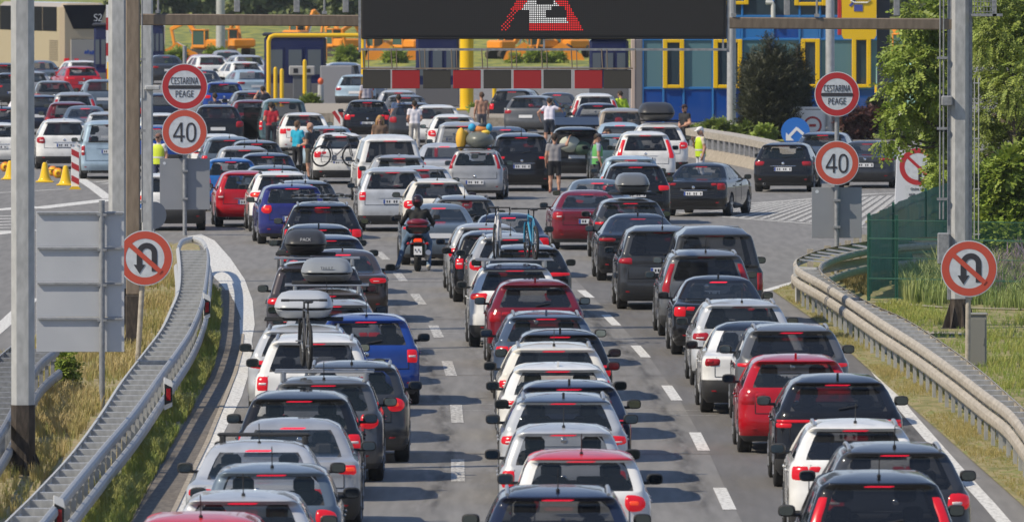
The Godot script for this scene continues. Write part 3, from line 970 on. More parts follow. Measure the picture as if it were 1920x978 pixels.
func ground_and_roads() -> void:
	var mb := MB.new()
	for k in 24:
		var z0 := -40.0 - 110.0 * k
		mb.quad(Vector3(-900, 0, z0), Vector3(900, 0, z0), Vector3(900, 0, z0 - 110), Vector3(-900, 0, z0 - 110))
	struct("ground", mb, M.field, "green and yellow meadow beyond the toll plaza")
	mb = MB.new()
	mb.sheet([Vector3(-40, .01, -60), Vector3(26, .01, -60), Vector3(26, .01, -150), Vector3(26, .01, -300), Vector3(60, .01, -340), Vector3(60, .01, -640), Vector3(-80, .01, -640), Vector3(-80, .01, -300), Vector3(-40, .01, -250)])
	struct("road", mb, M.asphalt, "grey worn asphalt of the motorway and toll plaza")
	# grass verges, each a low mound of its own
	mb = MB.new()
	var vr := lift([Vector3(5.71, 0.00, -251.28), Vector3(6.14, 0.00, -254.59), Vector3(6.40, 0.00, -258.37), Vector3(6.68, 0.00, -267.92), Vector3(7.07, 0.00, -275.12), Vector3(7.63, 0.00, -280.44), Vector3(9.05, 0.00, -285.97), Vector3(10.82, 0.00, -290.75), Vector3(18.25, 0.00, -292.71), Vector3(13.47, 0.00, -166.24), Vector3(6.38, 0.00, -120.22), Vector3(7.22, 0.00, -144.17), Vector3(7.08, 0.00, -158.36), Vector3(6.92, 0.00, -170.81), Vector3(6.73, 0.00, -185.39), Vector3(6.53, 0.00, -200.34), Vector3(6.36, 0.00, -213.63), Vector3(6.15, 0.00, -231.85)], .03)
	mb.sheet(vr)
	struct("verge_ground", mb, M.grass_ground, "dry grass verge beside the right guardrail")
	mb = MB.new()
	mb.sheet(lift([Vector3(9.49, 0.00, -308.26), Vector3(10.28, 0.00, -320.17), Vector3(11.21, 0.00, -325.56), Vector3(12.92, 0.00, -330.50), Vector3(22.14, 0.00, -330.50), Vector3(20.15, 0.00, -300.80), Vector3(11.84, 0.00, -302.89), Vector3(9.90, 0.00, -303.95)], .03))
	struct("verge_ground", mb, M.dry_ground, "dry grass corner behind the green fence")
	mb = MB.new()
	mb.sheet(lift([Vector3(-6.65, 0.00, -251.64), Vector3(-6.42, 0.00, -251.64), Vector3(-6.09, 0.00, -239.52), Vector3(-5.64, 0.00, -221.24), Vector3(-5.40, 0.00, -208.01), Vector3(-5.30, 0.00, -189.84), Vector3(-5.24, 0.00, -172.51), Vector3(-5.17, 0.00, -160.11), Vector3(-5.09, 0.00, -146.60), Vector3(-4.99, 0.00, -124.53), Vector3(-9.63, 0.00, -124.53), Vector3(-11.30, 0.00, -166.24), Vector3(-10.20, 0.00, -188.81), Vector3(-9.50, 0.00, -212.58), Vector3(-9.22, 0.00, -233.10), Vector3(-8.77, 0.00, -261.08), Vector3(-8.54, 0.00, -285.97), Vector3(-8.32, 0.00, -290.75), Vector3(-7.82, 0.00, -285.97), Vector3(-7.20, 0.00, -269.16)], .03))
	struct("verge_ground", mb, M.dry_ground, "dry grassy island under the left guardrail")
	# narrow dusty shoulder between the island and the lane
	mb = MB.new()
	mb.sheet(lift([Vector3(-6.62, 0.00, -251.64), Vector3(-6.23, 0.00, -251.64), Vector3(-5.63, 0.00, -236.26), Vector3(-5.25, 0.00, -221.24), Vector3(-4.98, 0.00, -205.55), Vector3(-4.74, 0.00, -178.17), Vector3(-4.65, 0.00, -158.65), Vector3(-4.51, 0.00, -137.33), Vector3(-4.99, 0.00, -124.53), Vector3(-5.17, 0.00, -160.11), Vector3(-5.24, 0.00, -172.51), Vector3(-5.30, 0.00, -189.84), Vector3(-5.40, 0.00, -208.01), Vector3(-5.64, 0.00, -221.24), Vector3(-6.09, 0.00, -239.52)], .02))
	struct("shoulder_path", mb, M.asphalt_dark, "dark dusty shoulder strip along the left verge")
	mb = MB.new()
	mb.strip(lift([Vector3(-5.29, 0.00, -224.67), Vector3(-5.11, 0.00, -215.75), Vector3(-4.97, 0.00, -205.55), Vector3(-4.85, 0.00, -191.51), Vector3(-4.74, 0.00, -178.17), Vector3(-4.70, 0.00, -168.17), Vector3(-4.65, 0.00, -158.65), Vector3(-4.60, 0.00, -145.38)], .03), 0.07)
	struct("gutter_path", mb, M.concrete, "line of ochre grit along the shoulder")
	# yellow meadow strips and islands far off
	mb = MB.new()
	mb.sheet(lift([Vector3(6.74, 0.00, -425.93), Vector3(8.89, 0.00, -454.86), Vector3(10.43, 0.00, -467.06), Vector3(23.28, 0.00, -481.26), Vector3(20.61, 0.00, -425.93), Vector3(14.66, 0.00, -425.93), Vector3(12.01, 0.00, -430.14), Vector3(9.37, 0.00, -419.77), Vector3(8.12, 0.00, -425.93)], .03))
	struct("lawn_ground", mb, M.field, "yellowish lawn in front of the blue building")
	mb = MB.new()
	mb.sheet(lift([Vector3(3.22, 0.00, -139.54), Vector3(3.07, 0.00, -159.23), Vector3(3.00, 0.00, -176.36), Vector3(2.84, 0.00, -194.51), Vector3(2.54, 0.00, -214.15), Vector3(2.15, 0.00, -231.24), Vector3(1.73, 0.00, -247.70), Vector3(1.40, 0.00, -261.08), Vector3(3.22, 0.00, -261.08), Vector3(3.90, 0.00, -246.30), Vector3(5.09, 0.00, -237.88), Vector3(6.34, 0.00, -227.01), Vector3(6.57, 0.00, -207.51), Vector3(6.52, 0.00, -189.22), Vector3(6.56, 0.00, -176.72), Vector3(6.59, 0.00, -167.04), Vector3(6.63, 0.00, -158.65), Vector3(6.69, 0.00, -139.54)], .0125))
	struct("road_patch_surface", mb, M.asphalt_new, "slightly darker newer asphalt of the right lane")
	# oil and tyre wear along the lanes
	var k := 0
	for lane in [[[610, 960], [628, 860], [640, 780], [640, 700], [628, 640], [600, 570]], [[1105, 960], [1100, 860], [1068, 780], [1040, 700], [1010, 640], [960, 570]], [[1600, 960], [1555, 860], [1500, 780], [1420, 700], [1350, 640], [1240, 560]]]:
		for i in lane.size() - 1:
			for off in [[-.0, .9, 0], [-1.35, .6, 1], [1.30, .6, 1], [1.62, .5, 0]]:
				var a := ground_at(lane[i][0], lane[i][1])
				var b := ground_at(lane[i + 1][0], lane[i + 1][1])
				var m2 := MB.new()
				var sh := Vector3(off[0], .0142 + .0001 * (k % 9), 0)
				m2.strip([a + sh + Vector3(rng.randf_range(-.2, .2), 0, 3), b + sh + Vector3(rng.randf_range(-.2, .2), 0, -3)], off[1])
				struct("road_stain_marking", m2, M.oil if off[2] == 0 else M.wear, "soft tyre and oil stain along the lane")
				k += 1
	# asphalt seams: crossing joints and patches, in the road itself
	mb = MB.new()
	for y in [Vector3(-1.46, 0.00, -174.24).z, Vector3(-1.71, 0.00, -204.34).z, Vector3(-1.95, 0.00, -233.10).z, Vector3(-2.15, 0.00, -257.22).z, Vector3(-2.40, 0.00, -285.97).z]:
		mb.strip([Vector3(-4.4, .0135, y), Vector3(-1, .0135, y - 0.1), Vector3(2, .0135, y + 0.05), Vector3(6.3, .0135, y)], 0.10)
	struct("tar_joint_lines", mb, M.asphalt_dark, "thin dark tar joints across the lanes")

func markings() -> void:
	var dash := func(p: Array, w: float, m: Material, label: String) -> void:
		var mb := MB.new()
		mb.strip(lift(p, .016), w)
		tag(struct("lane_marking", mb, m), label)
	# dashes between the left and middle lane, worn, then between the middle and right lane
	var near := [[858, 860, 904], [858, 760, 794], [843, 678, 706], [818, 611, 634], [783, 552, 571], [748, 512, 528], [716, 474, 486]]
	var left := [[Vector3(-0.67, 0.00, -142.98), Vector3(-0.72, 0.00, -153.74)], [Vector3(-0.78, 0.00, -165.60), Vector3(-0.82, 0.00, -172.51)], [Vector3(-0.88, 0.00, -184.99), Vector3(-0.94, 0.00, -191.94)], [Vector3(-1.08, 0.00, -204.10), Vector3(-1.20, 0.00, -211.04)], [Vector3(-1.42, 0.00, -222.94), Vector3(-1.58, 0.00, -229.71)], [Vector3(-1.90, 0.00, -242.18), Vector3(-2.12, 0.00, -249.12)], [Vector3(-2.44, 0.00, -257.99), Vector3(-2.66, 0.00, -264.26)], [Vector3(-3.01, 0.00, -274.25), Vector3(-3.29, 0.00, -280.89)]]
	for k in left.size(): dash.call(left[k], 0.20, M.faded_paint, "worn white dash between the left and middle lanes")
	var right := [[Vector3(3.17, 0.00, -138.98), Vector3(3.10, 0.00, -149.76)], [Vector3(3.00, 0.00, -157.64), Vector3(2.97, 0.00, -163.73)], [Vector3(2.94, 0.00, -175.29), Vector3(2.90, 0.00, -181.51)], [Vector3(2.79, 0.00, -193.65), Vector3(2.70, 0.00, -199.88)], [Vector3(2.49, 0.00, -212.84), Vector3(2.36, 0.00, -218.73)], [Vector3(2.10, 0.00, -229.71), Vector3(1.93, 0.00, -235.94)], [Vector3(1.69, 0.00, -246.65), Vector3(1.52, 0.00, -251.64)]]
	for k in right.size(): dash.call(right[k], 0.19, M.road_paint, "bright white dash between the middle and right lanes")
	dash.call([Vector3(6.57, 0.00, -207.51), Vector3(6.52, 0.00, -189.22), Vector3(6.56, 0.00, -176.72), Vector3(6.59, 0.00, -167.04), Vector3(6.63, 0.00, -158.65), Vector3(6.65, 0.00, -147.22)], 0.20, M.road_paint, "solid white edge line right of the right lane")
	dash.call([Vector3(5.51, 0.00, -250.92), Vector3(6.05, 0.00, -254.96), Vector3(6.46, 0.00, -257.99)], 0.22, M.road_paint, "short white edge line at the tip of the right verge")
	dash.call([Vector3(-5.51, 0.00, -233.10), Vector3(-5.06, 0.00, -218.46), Vector3(-4.86, 0.00, -208.01), Vector3(-4.72, 0.00, -195.17), Vector3(-4.68, 0.00, -182.28), Vector3(-4.64, 0.00, -169.48), Vector3(-4.59, 0.00, -157.93), Vector3(-4.55, 0.00, -145.99)], 0.22, M.road_paint, "solid white edge line along the left lane")
	var mb := MB.new()
	mb.sheet(lift([Vector3(-8.36, 0.00, -294.69), Vector3(-8.06, 0.00, -296.70), Vector3(-7.55, 0.00, -290.75), Vector3(-6.76, 0.00, -275.12), Vector3(-6.05, 0.00, -259.14), Vector3(-5.54, 0.00, -244.57), Vector3(-5.17, 0.00, -230.01), Vector3(-4.94, 0.00, -215.75), Vector3(-5.02, 0.00, -215.75), Vector3(-5.40, 0.00, -230.01), Vector3(-5.89, 0.00, -243.54), Vector3(-6.48, 0.00, -255.34), Vector3(-6.98, 0.00, -264.26), Vector3(-7.51, 0.00, -282.26)], .018))
	tag(struct("painted_road_marking", mb, M.road_paint), "broad white painted nose at the end of the left guardrail")
	# twin detector-loop lines across the lanes
	for q in [[Vector3(-1.57, 0.00, -192.57), Vector3(-0.31, 0.00, -192.15)], [Vector3(-1.55, 0.00, -190.05), Vector3(-0.37, 0.00, -189.63)], [Vector3(2.23, 0.00, -190.05), Vector3(3.40, 0.00, -189.63)], [Vector3(2.21, 0.00, -187.99), Vector3(3.37, 0.00, -187.79)], [Vector3(-2.01, 0.00, -227.61), Vector3(-0.97, 0.00, -227.31)], [Vector3(-1.99, 0.00, -225.54), Vector3(-0.96, 0.00, -225.25)], [Vector3(1.82, 0.00, -223.51), Vector3(2.85, 0.00, -222.94)], [Vector3(1.42, 0.00, -244.91), Vector3(2.33, 0.00, -244.57)], [Vector3(1.47, 0.00, -242.52), Vector3(2.37, 0.00, -242.18)], [Vector3(-2.63, 0.00, -262.66), Vector3(-1.56, 0.00, -261.87)]]:
		var m2 := MB.new()
		m2.strip(lift(q, .015), 0.07)
		tag(struct("lane_marking_line", m2, M.faded_paint), "thin pale detector line across the lane")
	# hatched area on the right
	mb = MB.new()
	mb.strip(lift([Vector3(4.63, 0.00, -319.00), Vector3(6.39, 0.00, -312.13), Vector3(8.00, 0.00, -307.17), Vector3(9.58, 0.00, -302.89)], .016), 0.35)
	mb.strip(lift([Vector3(6.92, 0.00, -329.25), Vector3(8.71, 0.00, -334.31), Vector3(10.78, 0.00, -340.86), Vector3(12.79, 0.00, -343.55)], .016), 0.55)
	for k in 20:
		var a: Vector3 = (Vector3(5.01, 0.00, -316.67) as Vector3).lerp(Vector3(9.74, 0.00, -303.42), k / 19.0)
		var b: Vector3 = (Vector3(7.11, 0.00, -328.63) as Vector3).lerp(Vector3(11.97, 0.00, -340.86), k / 19.0)
		mb.strip(lift([a, b], .0165 + 0.0002 * k), 0.16)
	tag(struct("painted_hatching_marking", mb, M.faded_paint), "white hatched area where the road forks right")
	# markings on the left carriageway
	mb = MB.new()
	mb.strip(lift([Vector3(-16.14, 0.00, -340.19), Vector3(-15.28, 0.00, -342.20), Vector3(-13.56, 0.00, -346.98)], .016), 0.18)
	mb.strip(lift([Vector3(-13.59, 0.00, -360.63), Vector3(-12.71, 0.00, -348.37), Vector3(-11.81, 0.00, -334.96)], .016), 0.35)
	mb.strip(lift([Vector3(-13.53, 0.00, -323.14), Vector3(-12.67, 0.00, -328.01), Vector3(-11.59, 0.00, -334.31)], .017), 0.75)
	mb.strip(lift([Vector3(-14.90, 0.00, -320.17), Vector3(-14.38, 0.00, -321.95), Vector3(-13.60, 0.00, -325.56)], .018), 0.7)
	for k in 6: mb.strip(lift([Vector3(-14.48, 0.00, -314.39) + Vector3(0, 0, k * 3.2), Vector3(-13.24, 0.00, -316.10) + Vector3(0, 0, k * 3.2)], .016), 0.12 + 0.3)
	mb.strip(lift([Vector3(-13.96, 0.00, -294.19), Vector3(-13.30, 0.00, -297.71), Vector3(-12.60, 0.00, -300.80)], .019), 0.7)
	for k in 5: mb.strip(lift([Vector3(-13.01, 0.00, -356.21) + Vector3(k * 0.35, 0, k * 2.4), Vector3(-12.56, 0.00, -357.67) + Vector3(k * 0.2, 0, k * 2.4)], .016), 0.25)
	mb.strip(lift([Vector3(-10.18, 0.00, -214.42), Vector3(-10.21, 0.00, -228.50), Vector3(-10.26, 0.00, -235.62), Vector3(-10.32, 0.00, -246.30)], .016), 0.3)
	tag(struct("painted_road_marking", mb, M.road_paint), "white lines and hatching on the left carriageway")

# ---------------------------------------------------------------- guardrails
func along(p: Array, step: float) -> Array:
	var out := []
	var need := 0.0
	for k in p.size() - 1:
		var d: float = p[k].distance_to(p[k + 1])
		while need <= d:
			out.append(p[k].lerp(p[k + 1], need / d))
			need += step
		need -= d
	return out

func smooth_line(p: Array, per := 4) -> Array:
	var out := []
	for k in p.size() - 1:
		var a: Vector3 = p[maxi(k - 1, 0)]
		var d: Vector3 = p[mini(k + 2, p.size() - 1)]
		for i in per:
			out.append((p[k] as Vector3).cubic_interpolate(p[k + 1], a, d, float(i) / per))
	out.append(p[-1])
	return out

func at_z(p: Array, z: float) -> Vector3:
	var best: Vector3 = p[0]
	for k in p.size() - 1:
		var a: Vector3 = p[k]
		var b: Vector3 = p[k + 1]
		if (a.z - z) * (b.z - z) <= 0.0 and a.z != b.z: return a.lerp(b, (z - a.z) / (b.z - a.z))
		if absf(a.z - z) < absf(best.z - z): best = a
	return best

func w_section(y0: float, y1: float, out: float, side: float) -> Array:
	# a corrugated steel plank: front face with two ridges, 6 mm of plate behind
	var f := []
	var h := y1 - y0
	for q in [[0.0, 0.0], [0.10, 0.55], [0.28, 0.95], [0.5, 1.0], [0.72, 0.95], [0.90, 0.55], [1.0, 0.0]]:
		f.append(Vector2(side * (out + 0.06 * q[1]), y0 + h * q[0]))
	var b := []
	for k in range(f.size() - 1, -1, -1): b.append(f[k] - Vector2(side * 0.012, 0))
	var s := f + b
	if side < 0: s.reverse()
	return s

func guardrail(label: String, face: Array, back: Array, side: float, m: Material, mp: Material, nose: Array, limits: Vector2, hs := [.66, .83, .27, .46]) -> Node3D:
	var o := thing("guardrail", label, "guardrail", Vector3.ZERO)
	var f := smooth_line(face)
	var b := smooth_line(back)
	for q in [[f, side, "beam"], [b, -side, "beam"]]:
		var up := MB.new()
		up.sweep(lift(q[0], 0), w_section(hs[0], hs[1], -0.03, q[1]))
		part("upper_beam", up, m, o)
		var lo := MB.new()
		lo.sweep(lift(q[0], 0), w_section(hs[2], hs[3], 0.02, q[1]))
		part("lower_beam", lo, m, o)
	if nose.size():
		var nb := MB.new()
		nb.sweep(lift(smooth_line(nose), 0), w_section(0.68, 0.83, 0.0, side))
		part("rounded_end", nb, m, o)
	# a post with a cross plate every two metres, one beam to the other
	for p in along(lift(f, 0), 2.0):
		if p.z > limits.x or p.z < limits.y: continue
		var q := at_z(lift(b, 0), p.z)
		var w: float = q.distance_to(p)
		if w > 2.2 or w < 0.25: continue
		var t: Vector3 = (q - p).normalized()
		var mb := MB.new()
		var c: Vector3 = (p + q) / 2
		var bs := Basis(t, Vector3.UP, t.cross(Vector3.UP))
		mb.box(c + Vector3(0, 0.80, 0), Vector3(w - 0.06, 0.012, 0.14), bs)
		var fz := bs.z * (0.07 if bs.z.z > 0 else -0.07)
		mb.box(c + Vector3(0, 0.70, 0) + fz, Vector3(w - 0.06, 0.21, 0.012), bs)
		for e in [p + t * 0.09, q - t * 0.09]:
			mb.box(e + Vector3(0, 0.36, 0), Vector3(0.06, 0.72, 0.10), bs)
		part("cross_post", mb, mp, o)
	return o

func reflector(at: Vector3, label: String) -> void:
	var o := thing("reflector_post", label, "reflector", at, 0.12, "")
	var mb := MB.new()
	mb.prism(PackedVector2Array([Vector2(-.06, 0), Vector2(.06, .06), Vector2(.065, .40), Vector2(.05, .47), Vector2(-.065, .52), Vector2(-.07, .48)]), .07)
	part("post", mb, M.white, o)
	mb = MB.new()
	mb.prism(PackedVector2Array([Vector2(-.062, .08), Vector2(.058, .13), Vector2(.06, .36), Vector2(-.064, .42)]), .012, Transform3D(Basis(), Vector3(0, 0, .042)))
	part("black_band", mb, M.black, o)
	mb = MB.new()
	mb.box(Vector3(0, .25, .054), Vector3(.065, .19, .01), Basis(), .006)
	part("red_reflector", mb, M.tail_off, o)

func guardrails() -> void:
	var lf := [Vector3(-5.73, 0.82, -120.57), Vector3(-5.71, 0.82, -130.33), Vector3(-5.69, 0.82, -142.59), Vector3(-5.66, 0.82, -158.02), Vector3(-5.62, 0.82, -170.62), Vector3(-5.66, 0.82, -186.28), Vector3(-5.68, 0.82, -195.12), Vector3(-5.73, 0.82, -204.83), Vector3(-5.92, 0.82, -218.89), Vector3(-6.25, 0.82, -234.65), Vector3(-6.59, 0.82, -248.84), Vector3(-6.82, 0.82, -256.18)]
	var lb := [Vector3(-6.29, 0.82, -120.57), Vector3(-6.25, 0.82, -130.33), Vector3(-6.17, 0.82, -139.41), Vector3(-6.10, 0.82, -147.30), Vector3(-6.06, 0.82, -157.23), Vector3(-6.11, 0.82, -169.33), Vector3(-6.21, 0.82, -181.52), Vector3(-6.25, 0.82, -193.91), Vector3(-6.29, 0.82, -204.83), Vector3(-6.43, 0.82, -215.27), Vector3(-6.61, 0.82, -226.17), Vector3(-6.98, 0.82, -240.06), Vector3(-7.49, 0.82, -256.18)]
	guardrail("long galvanised double guardrail on the left island with cross posts", lf, lb, 1.0, M.galv, M.galv, [Vector3(-7.49, 0.82, -256.18), Vector3(-7.58, 0.82, -262.63), Vector3(-7.37, 0.82, -264.86), Vector3(-7.08, 0.82, -262.19), Vector3(-6.82, 0.82, -256.18)], Vector2(-100, -305))
	var rf := [Vector3(7.27, 0.82, -144.57), Vector3(7.27, 0.82, -152.32), Vector3(7.33, 0.82, -162.12), Vector3(7.41, 0.82, -170.62), Vector3(7.32, 0.82, -177.40), Vector3(7.21, 0.82, -186.50), Vector3(7.02, 0.82, -198.08), Vector3(6.74, 0.82, -210.35), Vector3(6.51, 0.82, -221.99), Vector3(6.26, 0.82, -232.56), Vector3(6.03, 0.82, -240.06), Vector3(6.03, 0.82, -244.18)]
	var rb := [Vector3(7.74, 0.82, -144.57), Vector3(7.80, 0.82, -152.32), Vector3(7.77, 0.82, -162.12), Vector3(7.70, 0.82, -170.62), Vector3(7.68, 0.82, -177.40), Vector3(7.64, 0.82, -186.50), Vector3(7.50, 0.82, -198.08), Vector3(7.26, 0.82, -210.35), Vector3(6.91, 0.82, -218.27), Vector3(6.61, 0.82, -229.15), Vector3(6.47, 0.82, -237.50), Vector3(6.52, 0.82, -242.29)]
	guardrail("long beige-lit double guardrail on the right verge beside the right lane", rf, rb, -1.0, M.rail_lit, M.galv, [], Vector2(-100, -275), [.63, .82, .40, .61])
	var cf := [Vector3(6.03, 0.82, -244.18), Vector3(6.11, 0.82, -246.88), Vector3(6.33, 0.82, -249.64), Vector3(6.85, 0.82, -254.51), Vector3(7.68, 0.82, -259.15), Vector3(8.55, 0.82, -262.63), Vector3(9.86, 0.82, -264.86)]
	var cb := [Vector3(6.51, 0.82, -241.17), Vector3(6.67, 0.82, -244.94), Vector3(7.19, 0.82, -250.44), Vector3(7.91, 0.82, -255.34), Vector3(8.77, 0.82, -258.29), Vector3(9.68, 0.82, -260.01)]
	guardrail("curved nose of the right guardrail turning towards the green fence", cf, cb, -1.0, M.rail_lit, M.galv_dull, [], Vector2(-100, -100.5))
	var o: Node3D = get_node("guardrail_002")
	for k in 6:
		var mb := MB.new()
		var p: Vector3 = [Vector3(7.16, 0.00, -259.91), Vector3(7.47, 0.00, -262.26), Vector3(7.75, 0.00, -264.26), Vector3(8.02, 0.00, -266.69), Vector3(8.29, 0.00, -269.16), Vector3(6.70, 0.00, -257.22)][k]
		mb.box(p + Vector3(0, .38, 0), Vector3(.14, .76, .14))
		part("post", mb, M.rail_lit, o)
	for k in 9:
		var a := at_z(lift(smooth_line(cf), 0), cf[1].z - 1.0 - k * 1.9)
		var b := at_z(lift(smooth_line(cb), 0), cb[1].z - 1.0 - k * 1.7)
		var mb := MB.new()
		mb.beam(a + Vector3(0, .8, 0), b + Vector3(0, .8, 0), .14, .02)
		part("cross_post", mb, M.galv_dull, o)
	# second guardrail at the far left edge
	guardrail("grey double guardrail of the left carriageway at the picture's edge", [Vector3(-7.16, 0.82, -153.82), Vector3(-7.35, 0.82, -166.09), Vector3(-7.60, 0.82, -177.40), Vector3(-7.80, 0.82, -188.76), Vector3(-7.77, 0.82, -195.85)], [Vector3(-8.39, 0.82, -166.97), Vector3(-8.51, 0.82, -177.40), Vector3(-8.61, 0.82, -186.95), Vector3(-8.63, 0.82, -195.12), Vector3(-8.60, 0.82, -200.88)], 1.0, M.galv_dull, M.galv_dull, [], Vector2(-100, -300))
	reflector(Vector3(-5.48, 0.66, -180.89) - Vector3(-.05, .26, -.12), "white reflector with black band and red lens, middle of the left guardrail")
	reflector(Vector3(-5.70, 0.66, -142.85) - Vector3(-.05, .22, -.12), "white reflector at the bottom left end of the left guardrail")
	reflector(Vector3(-5.96, 0.66, -221.83) - Vector3(-.05, .26, -.12), "white reflector with black band near the curve of the left guardrail")
	# barrier by the lawn
	var q := thing("concrete_barrier", "beige barrier with steel rail curving behind the black saloon and hatchback", "barrier")
	var line := smooth_line([Vector3(6.09, 0.00, -396.80), Vector3(6.72, 0.00, -390.57), Vector3(7.48, 0.00, -382.84), Vector3(8.29, 0.00, -371.41), Vector3(8.89, 0.00, -354.03)], 5)
	var mb := MB.new()
	mb.sweep(line, [Vector2(.25, 0), Vector2(.12, .35), Vector2(-.12, .35), Vector2(-.25, 0)])
	part("concrete_foot", mb, M.concrete, q)
	mb = MB.new()
	mb.sweep(line, [Vector2(.10, .72), Vector2(.12, .95), Vector2(-.3, 1.0), Vector2(-.3, .75)])
	part("top_beam", mb, M.rail_lit, q)
	for p in along(line, 1.6):
		var b := MB.new()
		b.box(p + Vector3(0, .5, 0), Vector3(.12, .7, .12))
		part("post", b, M.galv_dull, q)

# ---------------------------------------------------------------- signs
func disc(r: float, d := 0.02, sides := 48) -> PackedVector2Array:
	var p := PackedVector2Array()
	for k in sides: p.append(Vector2(cos(TAU * k / sides), sin(TAU * k / sides)) * r)
	return p

func ring(mb: MB, r0: float, r1: float, z: float, sides := 48) -> void:
	for k in sides:
		var a := TAU * k / sides
		var b := TAU * (k + 1) / sides
		mb.quad(Vector3(cos(a) * r0, sin(a) * r0, z), Vector3(cos(a) * r1, sin(a) * r1, z), Vector3(cos(b) * r1, sin(b) * r1, z), Vector3(cos(b) * r0, sin(b) * r0, z))

func lettering(s: String, w: float, h: float, at: Vector3, m: Material, parent: Node3D, called := "lettering", bold := true) -> MeshInstance3D:
	var t := TextMesh.new()
	var f := SystemFont.new()
	f.font_names = PackedStringArray(["Droid Sans"])
	f.font_weight = 400
	t.font = f
	t.text = s
	t.font_size = 64
	t.pixel_size = 0.01
	t.depth = 0.01
	var o := part(called, t, m, parent)
	var b := t.get_aabb()
	if b.size.x > 0: o.scale = Vector3(w / b.size.x, h / b.size.y, 1)
	o.position = at - Vector3(b.get_center().x * o.scale.x, b.get_center().y * o.scale.y, 0)
	return o

func round_face(o: Node3D, r: float, at: Vector3, kind: String, ringm: Material) -> Node3D:
	var mb := MB.new()
	mb.prism(disc(r), 0.03)
	var f := part("sign_face", mb, M.sign_white, o)
	f.position = at
	mb = MB.new()
	ring(mb, r * .70, r * .965, 0.018)
	part("red_ring", mb, ringm, f)
	match kind:
		"toll":
			lettering("CESTARINA", r * 1.18, r * .29, Vector3(0, r * .26, .02), M.ink, f)
			mb = MB.new()
			mb.box(Vector3(0, -.02 * r, .02), Vector3(r * 1.28, r * .155, .008))
			mb.prism(disc(r * .077, 0, 16), .008, Transform3D(Basis(), Vector3(-r * .64, -.02 * r, .0195)))
			mb.prism(disc(r * .077, 0, 16), .008, Transform3D(Basis(), Vector3(r * .64, -.02 * r, .0205)))
			part("black_bar", mb, M.ink, f)
			lettering("PEAGE", r * .78, r * .28, Vector3(0, -r * .31, .02), M.ink, f)
		"40":
			lettering("40", r * 1.02, r * .86, Vector3(0, -.01, .02), M.ink, f)
		"uturn":
			mb = MB.new()
			var p := PackedVector2Array()
			var w := r * .10
			p.append(Vector2(.44, -.48) * r); p.append(Vector2(.44, .18) * r)
			for k in 13: p.append(Vector2(.07, .18) * r + Vector2(cos(PI * k / 12), sin(PI * k / 12)) * r * .37)
			for q in [[-.30, -.24], [-.41, -.24], [-.20, -.56], [.01, -.24], [-.10, -.24]]: p.append(Vector2(q[0], q[1]) * r)
			for k in range(12, -1, -1): p.append(Vector2(.07, .18) * r + Vector2(cos(PI * k / 12), sin(PI * k / 12)) * r * .17)
			p.append(Vector2(.24, -.48) * r)
			mb.prism(p, .006, Transform3D(Basis(), Vector3(0, 0, .02)))
			part("u_turn_arrow", mb, M.ink, f)
			mb = MB.new()
			mb.box(Vector3(0, 0, .026), Vector3(r * 1.52, r * .17, .006), Basis(Vector3.BACK, -.72))
			part("red_slash", mb, ringm, f)
		"left":
			mb = MB.new()
			mb.box(Vector3(.05, -.2, .02), Vector3(r * .16, r * .8, .006))
			part("arrow", mb, M.ink, f)
			mb = MB.new()
			mb.box(Vector3(0, 0, .026), Vector3(r * 1.45, r * .15, .006), Basis(Vector3.BACK, -.75))
			part("red_slash", mb, ringm, f)
	return f

